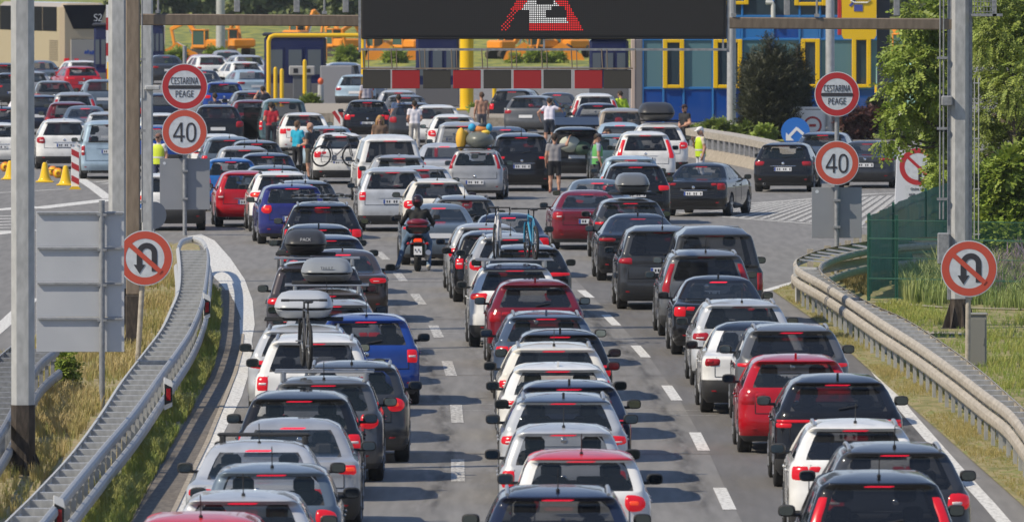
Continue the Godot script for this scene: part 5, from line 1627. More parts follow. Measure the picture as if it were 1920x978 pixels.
func vegetation() -> void:
	M.leaf = leafy(Color.WHITE, .7)
	M.bark = textured(noise_tex(256, .03, [[.2, lin(.05, .04, .03)], [.8, lin(.13, .11, .09)]], 91, 4), Vector3(2, .5, 2), .9)
	var pinnate := leaf_spray(11, .42, .13, .26)
	var small := leaf_spray(7, .22, .12, .34)
	var needle := leaf_spray(9, .26, .10, .20)
	var mid := [lin(.13, .19, .035), lin(.20, .27, .05), lin(.32, .37, .09)]
	var bright := [lin(.19, .28, .035), lin(.27, .36, .05), lin(.38, .42, .09)]
	var dark := [lin(.035, .042, .022), lin(.055, .06, .03), lin(.09, .09, .045)]
	# feathery tree left of the gantry column, its branches hanging over the fence
	var at: Vector3 = Vector3(11.69, 0.00, -282.26)
	var k := 76.0
	var bl := []
	for q in [[1745, 70, 38], [1710, 130, 34], [1760, 170, 40], [1690, 205, 24], [1745, 215, 30], [1782, 262, 30], [1660, 268, 13], [1690, 258, 13], [1770, 110, 40], [1800, 40, 40], [1770, 20, 34], [1715, 30, 26], [1690, 95, 24], [1680, 160, 20], [1770, 320, 26]]:
		bl.append([Vector3((q[0] - 1850) / k, (470 - q[1]) / k, rng.randf_range(-.9, .3)), q[2] / k, Vector3(1, .8, 1)])
	var t := tree("acacia_tree", "feathery light green tree leaning over the green fence, left of the column", at, bl, 1900, pinnate, bright, .85, .5, .10)
	# bright bush under it
	bl = []
	for q in [[1765, 215, 26], [1768, 255, 28], [1775, 300, 26], [1772, 345, 26], [1778, 385, 22], [1790, 330, 20]]:
		bl.append([Vector3((q[0] - 1770) / k, (440 - q[1]) / k, rng.randf_range(-.4, .3)), q[2] / k])
	tree("bright_bush", "bright yellow green bush between the fence and the gantry column", Vector3(11.18, 0.00, -296.70), bl, 1300, small, bright, 1.0, 0.0, .05, "bush")
	# dense trees right of the column
	bl = []
	for q in [[1880, 60, 70], [1850, 130, 45], [1920, 150, 70], [1860, 210, 50], [1910, 250, 60], [1850, 290, 40], [1900, 330, 60], [1850, 370, 40], [1940, 390, 60], [1880, 420, 50], [1990, 80, 90], [1990, 260, 90], [2000, 400, 70], [1870, 0, 60], [1950, 20, 70]]:
		bl.append([Vector3((q[0] - 1930) / k, (470 - q[1]) / k, rng.randf_range(-1.2, .6)), q[2] / k])
	tree("broadleaf_tree", "dense green tree filling the view right of the gantry column", Vector3(12.64, 0.00, -279.99), bl, 6200, pinnate, [lin(.12, .17, .03), lin(.24, .31, .055), lin(.42, .46, .11)], .62, .25, .16)
	bl = []
	for q in [[1890, 320, 34], [1860, 355, 26], [1915, 370, 40], [1875, 400, 34], [1930, 300, 30], [1840, 330, 14], [1850, 440, 26], [1900, 450, 34], [1940, 440, 34]]:
		bl.append([Vector3((q[0] - 1890) / 84.0, (530 - q[1]) / 84.0, rng.randf_range(-.3, .5)), q[2] / 84.0])
	tree("bright_bush", "light green bush low on the right behind the wire fence", Vector3(11.13, 0.00, -257.22), bl, 3200, small, bright, .9, .1, .05, "bush")
	# cypresses
	for q in [[1452, 262.0, 62.0, 52.0, "broad dark cypress, tallest of the clump by the blue building", 1500], [1412, 258.0, 84.0, 26.0, "narrower dark cypress left of the tallest one", 700], [1497, 260.0, 74.0, 26.0, "dark cypress right of the tallest one, behind the notice board", 700]]:
		var ky: float = (q[1] + 147) / 8.1
		bl = []
		var hh: float = (q[1] - q[2]) / ky
		var rr: float = q[3] / ky
		for j in 15:
			var y := hh * (.05 + .88 * j / 14.0)
			var w: float = rr * (.72 + .28 * sin(PI * clampf(j / 11.0, 0, 1))) * (1.0 if j < 11 else 1.0 - (j - 10) * .19)
			bl.append([Vector3(rng.randfn() * .12 * rr, y, rng.randfn() * .12 * rr), w, Vector3(1, .7, 1)])
		tree("cypress_tree", q[4], ground_at(q[0], q[1]), bl, q[5] * 4, needle, dark, .85, -1.4, .14)
	# bushes along the building and lawn
	var lowb := [[1345, 262.0, 30.0, 30.0, mid, "yellowish green bush at the foot of the blue building"], [1392, 262.0, 24.0, 34.0, mid, "low green bush left of the cypresses"], [1432, 266.0, 24.0, 20.0, bright, "small light green shrub before the cypresses"],
		[1310, 258.0, 14.0, 22.0, mid, "small green bush beside the man in black at the blue wall"], [588, 205.0, 26.0, 20.0, mid, "round green bush beside the toll booth bollards"], [905, 212.0, 12.0, 34.0, bright, "low green hedge at the foot of the thick yellow pole"],
		[1615, 262.0, 62.0, 44.0, [lin(.07, .02, .022), lin(.11, .035, .03), lin(.14, .06, .05)], "dark red leaved shrub right of the notice board"], [1680, 262.0, 46.0, 30.0, [lin(.03, .045, .02), lin(.05, .07, .025), lin(.09, .1, .04)], "dark green shrub beside the red leaved one"], [1556, 258.0, 70.0, 16.0, dark, "slim dark shrub behind the right toll sign"], [1650, 258.0, 86.0, 18.0, dark, "slim dark conifer under the yellow box"]]
	for q in lowb:
		var ky: float = (q[1] + 147) / 8.1
		bl = []
		for j in 6:
			bl.append([Vector3(rng.randf_range(-.6, .6) * q[3] / ky, q[2] / ky * rng.randf_range(.25, .75), rng.randf_range(-.3, .3)), minf(q[2], q[3]) / ky * .5])
		tree("bush", q[5], ground_at(q[0], q[1]), bl, 1100, small, q[4], .8, 0.0, .04, "bush")
	# hedge line and bushes across the meadow behind the diggers
	var dk := [lin(.10, .13, .05), lin(.14, .17, .06), lin(.20, .23, .09)]
	var words := ["left of the gantry leg", "above the lamp post", "above the first digger", "above the toll booth roof", "right of the toll booth roof", "left of the LED board", "behind the LED board's left half", "behind the LED board's middle", "behind the LED board's right half", "left of the blue building", "right of the yellow box", "far right"]
	for j in 12:
		var x: float = [290, 345, 420, 480, 545, 620, 690, 820, 960, 1120, 1700, 1850][j]
		bl = []
		for i in 9: bl.append([Vector3(rng.randf_range(-3.2, 3.2), rng.randf_range(.3, 5.5), rng.randf_range(-1.5, 1.5)), rng.randf_range(.8, 1.6)])
		tree("meadow_tree", "hazy green tree at the top of the meadow, %s" % words[j], ground_at(x, 40.0 - (j % 3) * 9), bl, 900, small, dk, 4.0, .1, .2)
	for q in [[330, 118.0, 22.0, 30.0, "low green bush before the left digger bucket"], [405, 116.0, 20.0, 34.0, "low green bush at the lamp post's foot on the meadow"], [655, 116.0, 24.0, 30.0, "low green bush right of the tube frame on the meadow"], [735, 118.0, 20.0, 34.0, "low green bush under the LED board, left end"], [850, 118.0, 18.0, 26.0, "low green bush left of the thick yellow pole on the meadow"], [985, 118.0, 22.0, 40.0, "low green bush under the LED board, right of centre"], [1040, 118.0, 20.0, 34.0, "low green bush under the LED board, right end"]]:
		var ky: float = (q[1] + 147) / 8.1
		bl = []
		for j in 5: bl.append([Vector3(rng.randf_range(-.6, .6) * q[3] / ky, q[2] / ky * rng.randf_range(.2, .7), rng.randf_range(-.3, .3)), q[2] / ky * .45])
		tree("meadow_bush", q[4], ground_at(q[0], q[1]), bl, 500, small, bright, 1.2, 0.0, .04, "bush")
	# grass tufts
	tufts("grass", "long dry and green grass on the left island and along the left guardrail", [Vector3(-6.57, 0.00, -249.84), Vector3(-6.30, 0.00, -246.30), Vector3(-5.66, 0.00, -221.24), Vector3(-5.42, 0.00, -208.01), Vector3(-5.31, 0.00, -189.43), Vector3(-5.24, 0.00, -172.00), Vector3(-5.18, 0.00, -159.38), Vector3(-5.09, 0.00, -146.60), Vector3(-5.79, 0.00, -151.72), Vector3(-5.76, 0.00, -169.48), Vector3(-5.83, 0.00, -189.84), Vector3(-5.91, 0.00, -208.01), Vector3(-6.24, 0.00, -233.10)], 5200, .26, [lin(.20, .29, .05), lin(.36, .36, .11)])
	tufts("grass", "straw coloured grass between the left columns and the guardrail", [Vector3(-8.43, 0.00, -282.26), Vector3(-7.38, 0.00, -251.64), Vector3(-6.97, 0.00, -227.01), Vector3(-6.82, 0.00, -201.97), Vector3(-6.80, 0.00, -183.82), Vector3(-6.73, 0.00, -166.24), Vector3(-6.78, 0.00, -151.72), Vector3(-7.35, 0.00, -151.72), Vector3(-8.73, 0.00, -183.82), Vector3(-9.29, 0.00, -208.01), Vector3(-9.08, 0.00, -229.41), Vector3(-8.64, 0.00, -257.22)], 5000, .24, [lin(.26, .28, .07), lin(.50, .40, .19)])
	tufts("grass", "short dry grass on the right verge beside the guardrail", [Vector3(5.74, 0.00, -250.56), Vector3(6.34, 0.00, -257.22), Vector3(6.94, 0.00, -233.10), Vector3(7.32, 0.00, -212.58), Vector3(7.62, 0.00, -188.20), Vector3(7.74, 0.00, -166.24), Vector3(7.16, 0.00, -159.38), Vector3(6.95, 0.00, -171.49), Vector3(6.75, 0.00, -185.98), Vector3(6.39, 0.00, -214.42), Vector3(6.17, 0.00, -232.47)], 6000, .085, [lin(.28, .29, .07), lin(.50, .42, .18)])
	tufts("grass", "tall green grass and weeds along the wire fence on the right", [Vector3(8.25, 0.00, -242.86), Vector3(8.94, 0.00, -240.18), Vector3(11.36, 0.00, -236.91), Vector3(12.33, 0.00, -257.22), Vector3(10.21, 0.00, -261.08), Vector3(8.79, 0.00, -255.34)], 2400, .62, [lin(.22, .32, .09), lin(.40, .43, .18)])
	tufts("grass", "green grass behind the right guardrail around the grey cabinet", [Vector3(7.63, 0.00, -241.18), Vector3(11.33, 0.00, -236.26), Vector3(8.51, 0.00, -166.24), Vector3(8.56, 0.00, -183.82), Vector3(8.32, 0.00, -200.80), Vector3(8.13, 0.00, -224.09)], 4200, .16, [lin(.22, .36, .05), lin(.42, .43, .12)])
	tufts("grass", "pale grass under the curved nose of the right guardrail", [Vector3(7.33, 0.00, -267.10), Vector3(8.71, 0.00, -281.35), Vector3(7.68, 0.00, -246.30), Vector3(7.38, 0.00, -251.64)], 700, .2, [lin(.20, .18, .07), lin(.30, .24, .10)])
	tufts("flowers", "pale purple wild flowers in the long grass at the right edge", [Vector3(10.26, 0.00, -246.30), Vector3(11.56, 0.00, -241.18), Vector3(12.24, 0.00, -255.34), Vector3(10.89, 0.00, -257.22)], 220, .75, [lin(.30, .20, .30), lin(.38, .28, .36)])
	# a leafy weed by the left columns
	bl = []
	for q in [[118, 668, 12], [128, 690, 14], [120, 715, 14], [134, 722, 10]]: bl.append([Vector3((q[0] - 122) / 112.0, (735 - q[1]) / 112.0, 0), q[2] / 112.0])
	tree("leafy_weed", "bright green leafy weed at the foot of the big grey panel", Vector3(-7.67, 0.00, -196.71), bl, 260, small, bright, .55, 0.0, .015, "weed")

func ground_at(px: float, py: float) -> Vector3:
	# the plaza is level: this only turns survey angles from the overpass into metres
	var s := (py + 147.0) / 8.1
	var d := 21500.0 / s
	return Vector3((px - 960.0) / s, 0, -d)

# ---------------------------------------------------------------- fence, cabinets, lamps
func fence_and_boxes() -> void:
	var cloth := mat(lin(.012, .075, .055), .8)
	cloth = textured(noise_tex(256, .03, [[.2, lin(.02, .10, .078)], [.8, lin(.04, .19, .145)]], 95, 4), Vector3(1.2, .2, 1.2), .8)
	cloth.transparency = BaseMaterial3D.TRANSPARENCY_ALPHA
	cloth.albedo_color.a = .94
	var wire := mat(lin(.015, .10, .07), .6)
	var o := thing("green_fence", "green wire fence hung with dark green shade cloth", "fence")
	var line := [Vector3(7.66, 0.00, -245.60), Vector3(8.20, 0.00, -251.64), Vector3(8.99, 0.00, -261.08), Vector3(9.88, 0.00, -270.42), Vector3(10.76, 0.00, -278.64), Vector3(11.71, 0.00, -285.97)]
	var h := 1.80
	var pts := smooth_line(line, 10)
	var g := []
	for j in 7:
		var l := []
		for k in pts.size():
			var w := .05 * sin(k * 1.35) + .02 * sin(k * 2.9 + 1)
			l.append(pts[k] + Vector3(w * (1.0 if j < 6 else .6), .12 + (h - .12) * j / 6.0 + .006 * sin(k * .9) * j / 6.0, -w))
		g.append(l)
	var mb := MB.new(); mb.grid(g); part("shade_cloth", mb, cloth, o)
	for k in 4:
		mb = MB.new()
		var p: Vector3 = pts[[0, 14, 28, 42][k]] + Vector3(0, 0, .06)
		mb.box(p + Vector3(0, h / 2 + .03, 0), Vector3(.06, h + .06, .06)); part("post", mb, wire, o)
	for y in [.35, .75, 1.2, 1.62]:
		mb = MB.new()
		var q := []
		for p in pts: q.append(p + Vector3(0, y, .09))
		mb.tube(q, .012, 4); part("rail_wire", mb, wire, o)
	var f := thing("wire_fence", "thin see-through green wire fence running right from the shade cloth", "fence")
	var a: Vector3 = Vector3(7.61, 0.00, -244.22)
	var b: Vector3 = Vector3(12.33, 0.00, -240.84)
	for k in 5:
		mb = MB.new()
		var p := a.lerp(b, [0.0, .122, .445, .72, 1.0][k])
		mb.box(p + Vector3(0, .92, 0), Vector3(.07, 1.84, .07)); mb.box(p + Vector3(0, 1.85, 0), Vector3(.08, .03, .08)); part("post", mb, wire, f)
	mb = MB.new()
	for y in [.1, .5, .52, .95, 1.35, 1.37, 1.75]: mb.bar(a + Vector3(0, y, .05), b + Vector3(0, y, .05), .007, 4)
	for k in 200: 
		var p := a.lerp(b, k / 200.0)
		mb.box(p + Vector3(0, .92, .045), Vector3(.006, 1.68, .006))
	tag(part("wire_mesh", mb, wire, f), "", "", "", "stuff")
	# kerb and slabs on the right
	mb = MB.new(); mb.strip(lift([Vector3(7.69, 0.00, -242.86), Vector3(8.92, 0.00, -239.52), Vector3(12.13, 0.00, -236.91)], .06), .3)
	mb.strip(lift([Vector3(7.65, 0.00, -225.25), Vector3(8.76, 0.00, -224.09), Vector3(11.30, 0.00, -220.68)], .055), .9)
	struct("concrete_path", mb, M.concrete, "pale concrete edging and slab around the gantry foot")
	o = thing("control_cabinet", "grey metal control cabinet beside the no U turn post on the right", "cabinet", Vector3(8.45, 0.00, -208.01))
	mb = MB.new(); mb.box(Vector3(0, .48, 0), Vector3(.34, .96, .34), Basis(), .01); mb.box(Vector3(0, .985, 0), Vector3(.38, .04, .38), Basis(), .012); part("cabinet_body", mb, detail(mat(lin(.27, .27, .25), .6), M.mottle, Vector3(1, 1, 1)), o)
	mb = MB.new(); mb.box(Vector3(0, .48, .174), Vector3(.28, .84, .01), Basis(), .004); mb.box(Vector3(.11, .5, .185), Vector3(.03, .12, .02)); part("door", mb, mat(lin(.23, .23, .215), .6), o)
	# lamp posts far off
	for q in [[1372, 256.0, 9.5, 1.0, "thick pale lamp post left of the cypresses"], [1557, 262.0, 9.5, 1.0, "pale lamp post behind the right toll sign"], [413, 112.0, 8.0, 1.0, "grey lamp post on the meadow left of the toll booth"]]:
		var s: float = (q[1] + 147) / 8.1
		o = thing("lamp_post", q[4], "lamp post", ground_at(q[0], q[1]))
		mb = MB.new(); mb.tube([Vector3.ZERO, Vector3(0, q[2], 0)], [9.0 / s, 7.5 / s], 14); part("pole", mb, M.galv, o)
		mb = MB.new(); mb.box(Vector3(0, .05, 0), Vector3(.5, .1, .5), Basis(), .02); part("foot", mb, M.galv_dull, o)

# ---------------------------------------------------------------- toll plaza
func toll_booth(called_label: String, px: float, py: float, w: float, h: float, dpt: float, frame: bool, turn := 0.0) -> Node3D:
	var blue := paint(lin(.010, .016, .075), 0.0, .5)
	var o := thing("toll_booth", called_label, "toll booth", ground_at(px, py), turn)
	var mb := MB.new(); mb.box(Vector3(0, h / 2, -dpt / 2), Vector3(w, h, dpt), Basis(), .12); part("wall", mb, blue, o)
	mb = MB.new(); mb.box(Vector3(0, h + .06, -dpt / 2), Vector3(w + .16, .14, dpt + .2), Basis(), .05); part("roof", mb, mat(lin(.03, .032, .045), .6), o)
	var gl := mat(lin(.10, .12, .14), .08)
	for k in 3:
		var x := (k - 1) * w * .31
		mb = MB.new(); mb.box(Vector3(x, h * .62, .015), Vector3(w * .26, h * .42, .03), Basis(), .01)
		var f := part("window_frame", mb, blue, o)
		mb = MB.new(); mb.box(Vector3(x, h * .62, .034), Vector3(w * .21, h * .36, .012)); part("pane", mb, gl, f)
	mb = MB.new(); mb.box(Vector3(0, h * .16, .03), Vector3(w * .98, h * .30, .06), Basis(), .01); part("skirting", mb, mat(lin(.12, .12, .13), .7), o)
	return o

func plaza() -> void:
	# booth with the yellow tube frame
	var o := toll_booth("dark blue toll booth behind the yellow tube frame and bollards", 553, 196, 2.75, 3.05, 2.6, true)
	var s := (196.0 + 147) / 8.1
	var fr := thing("tube_frame", "tall yellow tube frame standing round the dark blue toll booth", "frame", ground_at(592, 199))
	var mb := MB.new()
	var w := 176.0 / s
	var hh := 132.0 / s
	mb.tube([Vector3(-w / 2, 0, 0), Vector3(-w / 2, hh - .25, 0), Vector3(-w / 2 + .07, hh - .08, 0), Vector3(-w / 2 + .25, hh, 0), Vector3(w / 2 - .25, hh, 0), Vector3(w / 2 - .07, hh - .08, 0), Vector3(w / 2, hh - .25, 0), Vector3(w / 2, 0, 0)], .10, 10)
	part("tube", mb, M.yellow, fr)
	for q in [[528, 200, 72.0, "short yellow bollard on the left of the toll booth's pay machine"], [571, 203, 92.0, "taller yellow bollard before the toll booth's pay machine"], [516, 199, 74.0, "thin yellow post beside the booth's left edge"]]:
		var sb: float = (q[1] + 147) / 8.1
		var b := thing("bollard", q[3], "bollard", ground_at(q[0], q[1]))
		mb = MB.new(); mb.lathe([[.09, 0], [.10, .03], [.09, .06], [.09, q[2] / sb - .1], [.06, q[2] / sb - .02], [0, q[2] / sb]], 12); part("post", mb, M.yellow, b)
		mb = MB.new(); mb.box(Vector3(0, .01, 0), Vector3(.3, .02, .3)); part("foot_plate", mb, M.yellow, b)
	var pm := thing("pay_machine", "grey box of the toll booth's pay machine between the bollards", "machine", ground_at(566, 198))
	mb = MB.new(); mb.box(Vector3(0, 1.55, 0), Vector3(1.15, .42, .4), Basis(), .04); part("housing", mb, mat(lin(.34, .34, .34), .6), pm)
	mb = MB.new(); mb.box(Vector3(0, .68, -.03), Vector3(.8, 1.35, .3), Basis(), .03); part("pedestal", mb, mat(lin(.10, .11, .13), .6), pm)
	mb = MB.new(); mb.box(Vector3(-.28, 1.55, .205), Vector3(.2, .2, .012)); mb.box(Vector3(.2, 1.55, .205), Vector3(.34, .16, .012)); part("slots", mb, M.black, pm)
	var sg := thing("signal_post", "grey signal post with round orange lamp right of the toll booth", "signal post", ground_at(601, 204))
	mb = MB.new(); mb.tube([Vector3.ZERO, Vector3(0, 1.05, 0)], .13, 12); part("post", mb, mat(lin(.42, .42, .42), .6), sg)
	mb = MB.new(); mb.ball(Vector3(0, 1.2, 0), Vector3(.13, .15, .13)); part("signal_lamp", mb, mat(lin(.7, .12, .04), .35), sg)
	var wl := thing("booth_wall", "pale grey concrete wall end beside the signal post", "wall", ground_at(630, 200))
	mb = MB.new(); mb.box(Vector3(0, .9, -.3), Vector3(1.4, 1.8, .5), Basis(), .03); part("wall_body", mb, mat(lin(.27, .27, .29), .8), wl)
	# crash islands of beige concrete
	for q in [[600, 238, 120.0, "beige concrete island with red and white chevron board, left of centre"], [930, 247, 130.0, "beige concrete island with red and white chevron board in front of the yellow pole"]]:
		var si: float = (q[1] + 147) / 8.1
		var b := thing("traffic_island", q[3], "traffic island", ground_at(q[0], q[1]))
		var wi: float = q[2] / si
		mb = MB.new()
		mb.prism(PackedVector2Array([Vector2(-wi / 2, 0), Vector2(wi / 2, 0), Vector2(wi * .42, .55), Vector2(-wi * .42, .55)]), 2.0, Transform3D(Basis(), Vector3(0, 0, -1.0)))
		mb.prism(PackedVector2Array([Vector2(0, 0), Vector2(0, .56), Vector2(-22, .56), Vector2(-22, 0)]), wi * .8, Transform3D(Basis(Vector3.UP, -PI / 2), Vector3(0, 0, -2)))
		part("concrete_body", mb, M.concrete, b)
		for k in 2:
			mb = MB.new()
			var x: float = wi * (.28 if k == 0 else .38) * (1 if q[0] > 700 else 1)
			mb.box(Vector3(x, .35, .06 + .02 * k), Vector3(.34, .62, .04)); var ch := part("chevron_board", mb, M.white, b)
			mb = MB.new()
			mb.box(Vector3(x, .35, .085 + .02 * k), Vector3(.14, .66, .01), Basis(Vector3.BACK, .6)); part("red_stripe", mb, M.sign_red, ch)
	# thick yellow pole and further booths behind it
	var yp := thing("yellow_pole", "thick bright yellow pole standing below the LED board", "pole", ground_at(875, 207))
	mb = MB.new(); mb.tube([Vector3.ZERO, Vector3(0, 6.5, 0)], .30, 20); part("pole_shaft", mb, M.yellow, yp)
	mb = MB.new(); mb.box(Vector3(0, .05, 0), Vector3(.9, .1, .9), Basis(), .03); part("foot_plate", mb, M.yellow, yp)
	toll_booth("dark blue toll booth left of the thick yellow pole, partly behind the striped boards", 820, 200, 1.9, 3.1, 2.4, false)
	toll_booth("dark blue toll booth right of the yellow pole under the last striped boards", 1142, 205, 1.7, 3.05, 2.4, false)
	toll_booth("narrow dark booth at the left edge of the plaza beside the coach", 193, 176, .9, 3.2, 2.2, false)
	toll_booth("dark round shouldered booth just right of the left gantry leg", 294, 135, .75, 2.6, 2.0, false)
	for q in [[817, 192, 60.0, "slim yellow bollard left of the thick yellow pole"], [834, 196, 62.0, "second slim yellow bollard left of the thick yellow pole"], [927, 190, 40.0, "yellow bollard end right of the thick yellow pole"], [204, 180, 64.0, "yellow post at the narrow booth beside the coach"]]:
		var sb: float = (q[1] + 147) / 8.1
		var b := thing("bollard", q[3], "bollard", ground_at(q[0], q[1]))
		mb = MB.new(); mb.tube([Vector3.ZERO, Vector3(0, q[2] / sb, 0)], .10, 10); part("post", mb, M.yellow, b)
	var bm := thing("barrier_pole", "red and white striped upright barrier beside the narrow booth", "barrier", ground_at(201, 176))
	for k in 7:
		mb = MB.new(); mb.box(Vector3(0, .3 + k * .6, .3), Vector3(.12, .6, .06)); part("stripe", mb, M.sign_red if k % 2 else M.white, bm)
	var rs := thing("round_board", "small dark red round board beside the parked dark cars, centre", "sign", ground_at(933, 214))
	mb = MB.new(); mb.bar(Vector3(0, 0, 0), Vector3(0, .3, 0), .04); part("post", mb, M.galv_dull, rs)
	mb = MB.new(); mb.prism(disc(.20), .03, Transform3D(Basis(), Vector3(0, .48, 0))); part("board", mb, M.sign_red, rs)
	# beige corner post at the building
	var cp := thing("corner_post", "beige and grey upright post at the left corner of the blue building", "post", ground_at(1193, 232))
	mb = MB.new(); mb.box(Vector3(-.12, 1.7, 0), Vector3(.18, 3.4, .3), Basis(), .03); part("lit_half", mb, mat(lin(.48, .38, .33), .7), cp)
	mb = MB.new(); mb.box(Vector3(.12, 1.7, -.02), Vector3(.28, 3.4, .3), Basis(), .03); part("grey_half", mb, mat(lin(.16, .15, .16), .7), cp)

func blue_building() -> void:
	var s := 46.6
	var o := thing("blue_building", "bright blue panelled building with yellow window frames", "building", ground_at(1435, 230))
	var dark_blue := paint(lin(.005, .060, .30), 0.0, .3)
	var mid_blue := paint(lin(.03, .17, .46), 0.0, .4)
	var teal := mat(lin(.10, .20, .24), .06)
	var gl := mat(lin(.03, .05, .07), .05)
	var X := func(px: float) -> float: return (px - 1435.0) / s
	var Y := func(py: float) -> float: return (230.0 - py) / s
	var mb := MB.new(); mb.box(Vector3(X.call(1428), 3.5, -3.1), Vector3(470 / s, 7.0, 6.0)); part("wall", mb, dark_blue, o)
	# lower panels, glass bays, mullions
	var bars := [1205.0, 1244.0, 1282.0, 1337.0, 1392.0, 1450.0, 1500.0, 1538.0, 1600.0, 1658.0]
	for k in bars.size() - 1:
		var x0: float = X.call(bars[k]) + .05
		var x1: float = X.call(bars[k + 1]) - .05
		mb = MB.new(); mb.box(Vector3((x0 + x1) / 2, Y.call(198), -.05), Vector3(x1 - x0, 62 / s, .08), Basis(), .02); part("panel", mb, dark_blue, o)
		mb = MB.new(); mb.box(Vector3((x0 + x1) / 2, Y.call(119), -.05), Vector3(x1 - x0, 88 / s, .06), Basis(), .01); part("pane", mb, teal, o)
		mb = MB.new(); mb.box(Vector3((x0 + x1) / 2, Y.call(52), -.05), Vector3(x1 - x0, 40 / s, .08), Basis(), .02); part("panel", mb, mid_blue if k < 5 or k > 5 else dark_blue, o)
		mb = MB.new(); mb.box(Vector3((x0 + x1) / 2, Y.call(5), -.05), Vector3(x1 - x0, 46 / s, .06), Basis(), .01); part("pane", mb, gl, o)
	for k in bars.size():
		mb = MB.new(); mb.box(Vector3(X.call(bars[k]), 3.5, .0), Vector3(.09, 7.0, .09), Basis(), .015); part("mullion", mb, mid_blue, o)
	for y in [165.0, 73.0, 30.0]:
		mb = MB.new(); mb.box(Vector3(X.call(1430), Y.call(y), .0), Vector3(462 / s, .10, .075), Basis(), .015); part("transom", mb, mid_blue, o)
	# yellow window frames
	for q in [[1263.0, 119.0, 40.0, 92.0], [1365.0, 119.0, 54.0, 92.0], [1520.0, 118.0, 36.0, 92.0], [1616.0, 116.0, 36.0, 96.0], [1374.0, -22.0, 60.0, 60.0], [1520.0, -20.0, 60.0, 60.0]]:
		var w: float = q[2] / s
		var h: float = q[3] / s
		mb = MB.new()
		for e in [-1, 1]:
			mb.box(Vector3(e * (w / 2 - .09), 0, 0), Vector3(.18, h, .14), Basis(), .02)
			mb.box(Vector3(0, e * (h / 2 - .07), .0), Vector3(w - .36, .14, .136), Basis(), .02)
		var f := part("yellow_window_frame", mb, M.yellow, o)
		f.position = Vector3(X.call(q[0]), Y.call(q[1]), .06)
		mb = MB.new(); mb.box(Vector3(0, 0, -.03), Vector3(w - .3, h - .24, .03)); part("pane", mb, gl, f)
	mb = MB.new(); mb.tube([Vector3(X.call(1436), Y.call(4), .14), Vector3(X.call(1448), Y.call(4), .14), Vector3(X.call(1450), Y.call(8), .14), Vector3(X.call(1450), Y.call(40), .14)], .09, 8); part("vent_pipe", mb, mat(lin(.6, .6, .58), .5), o)
	# yellow advertising box
	var y := thing("yellow_box_sign", "yellow box with blue and white marks and a red side above the lawn", "sign", ground_at(1612, 240))
	var sy := (240.0 + 147) / 8.1
	mb = MB.new(); mb.prism(PackedVector2Array([Vector2(-.62, 3.5), Vector2(.58, 3.5), Vector2(.66, 3.65), Vector2(.66, 5.6), Vector2(-.70, 5.6), Vector2(-.70, 3.65)]), .5); part("box_body", mb, M.yellow, y)
	mb = MB.new(); mb.box(Vector3(-.78, 4.7, -.02), Vector3(.14, 2.1, .44), Basis(), .02); part("red_side", mb, M.sign_red, y)
	mb = MB.new(); mb.box(Vector3(-.05, 4.72, .26), Vector3(.34, .26, .02)); mb.box(Vector3(-.28, 4.9, .26), Vector3(.3, .1, .02), Basis(Vector3.BACK, .8)); part("blue_mark", mb, mat(lin(.06, .08, .35), .5), y)
	mb = MB.new(); mb.tube([Vector3(-.35, 5.0, .27), Vector3(-.2, 5.08, .27), Vector3(.3, 5.08, .27), Vector3(.42, 5.0, .27), Vector3(.3, 4.93, .27), Vector3(-.2, 4.93, .27), Vector3(-.35, 5.0, .27)], .03, 6); part("white_loop", mb, M.white, y)
	mb = MB.new(); mb.box(Vector3(.95, 2.9, -.3), Vector3(.5, 5.8, .3), Basis(), .03); part("dark_pillar", mb, mat(lin(.03, .035, .06), .6), y)
	# teal minibus behind the tree
	var b := thing("minibus", "teal minibus with yellow stripe half hidden behind the feathery tree", "minibus", ground_at(1690, 238), -.35)
	mb = MB.new(); mb.box(Vector3(0, 1.45, -2.4), Vector3(2.1, 2.3, 5.2), Basis(), .25); part("body", mb, paint(lin(.28, .48, .44), 0, .5), b)
	mb = MB.new(); mb.box(Vector3(0, 1.5, -2.4), Vector3(2.13, .34, 5.0), Basis(), .02); part("yellow_stripe", mb, M.yellow, b)
	mb = MB.new(); mb.box(Vector3(0, .62, -2.4), Vector3(2.12, .5, 5.22), Basis(), .05); part("white_skirt", mb, M.white, b)
	mb = MB.new(); mb.box(Vector3(0, 2.1, .19), Vector3(1.7, .65, .04), Basis(), .02); part("rear_window", mb, gl, b)
	for k in 4:
		mb = MB.new(); mb.lathe([[.2, .1], [.36, .1], [.38, 0], [.36, -.1], [.05, -.1]], 16, Transform3D(Basis(Vector3.FORWARD, PI / 2), Vector3(-.95 if k % 2 else .95, .38, -.6 if k < 2 else -4.0))); part("wheel", mb, M.rubber, b)

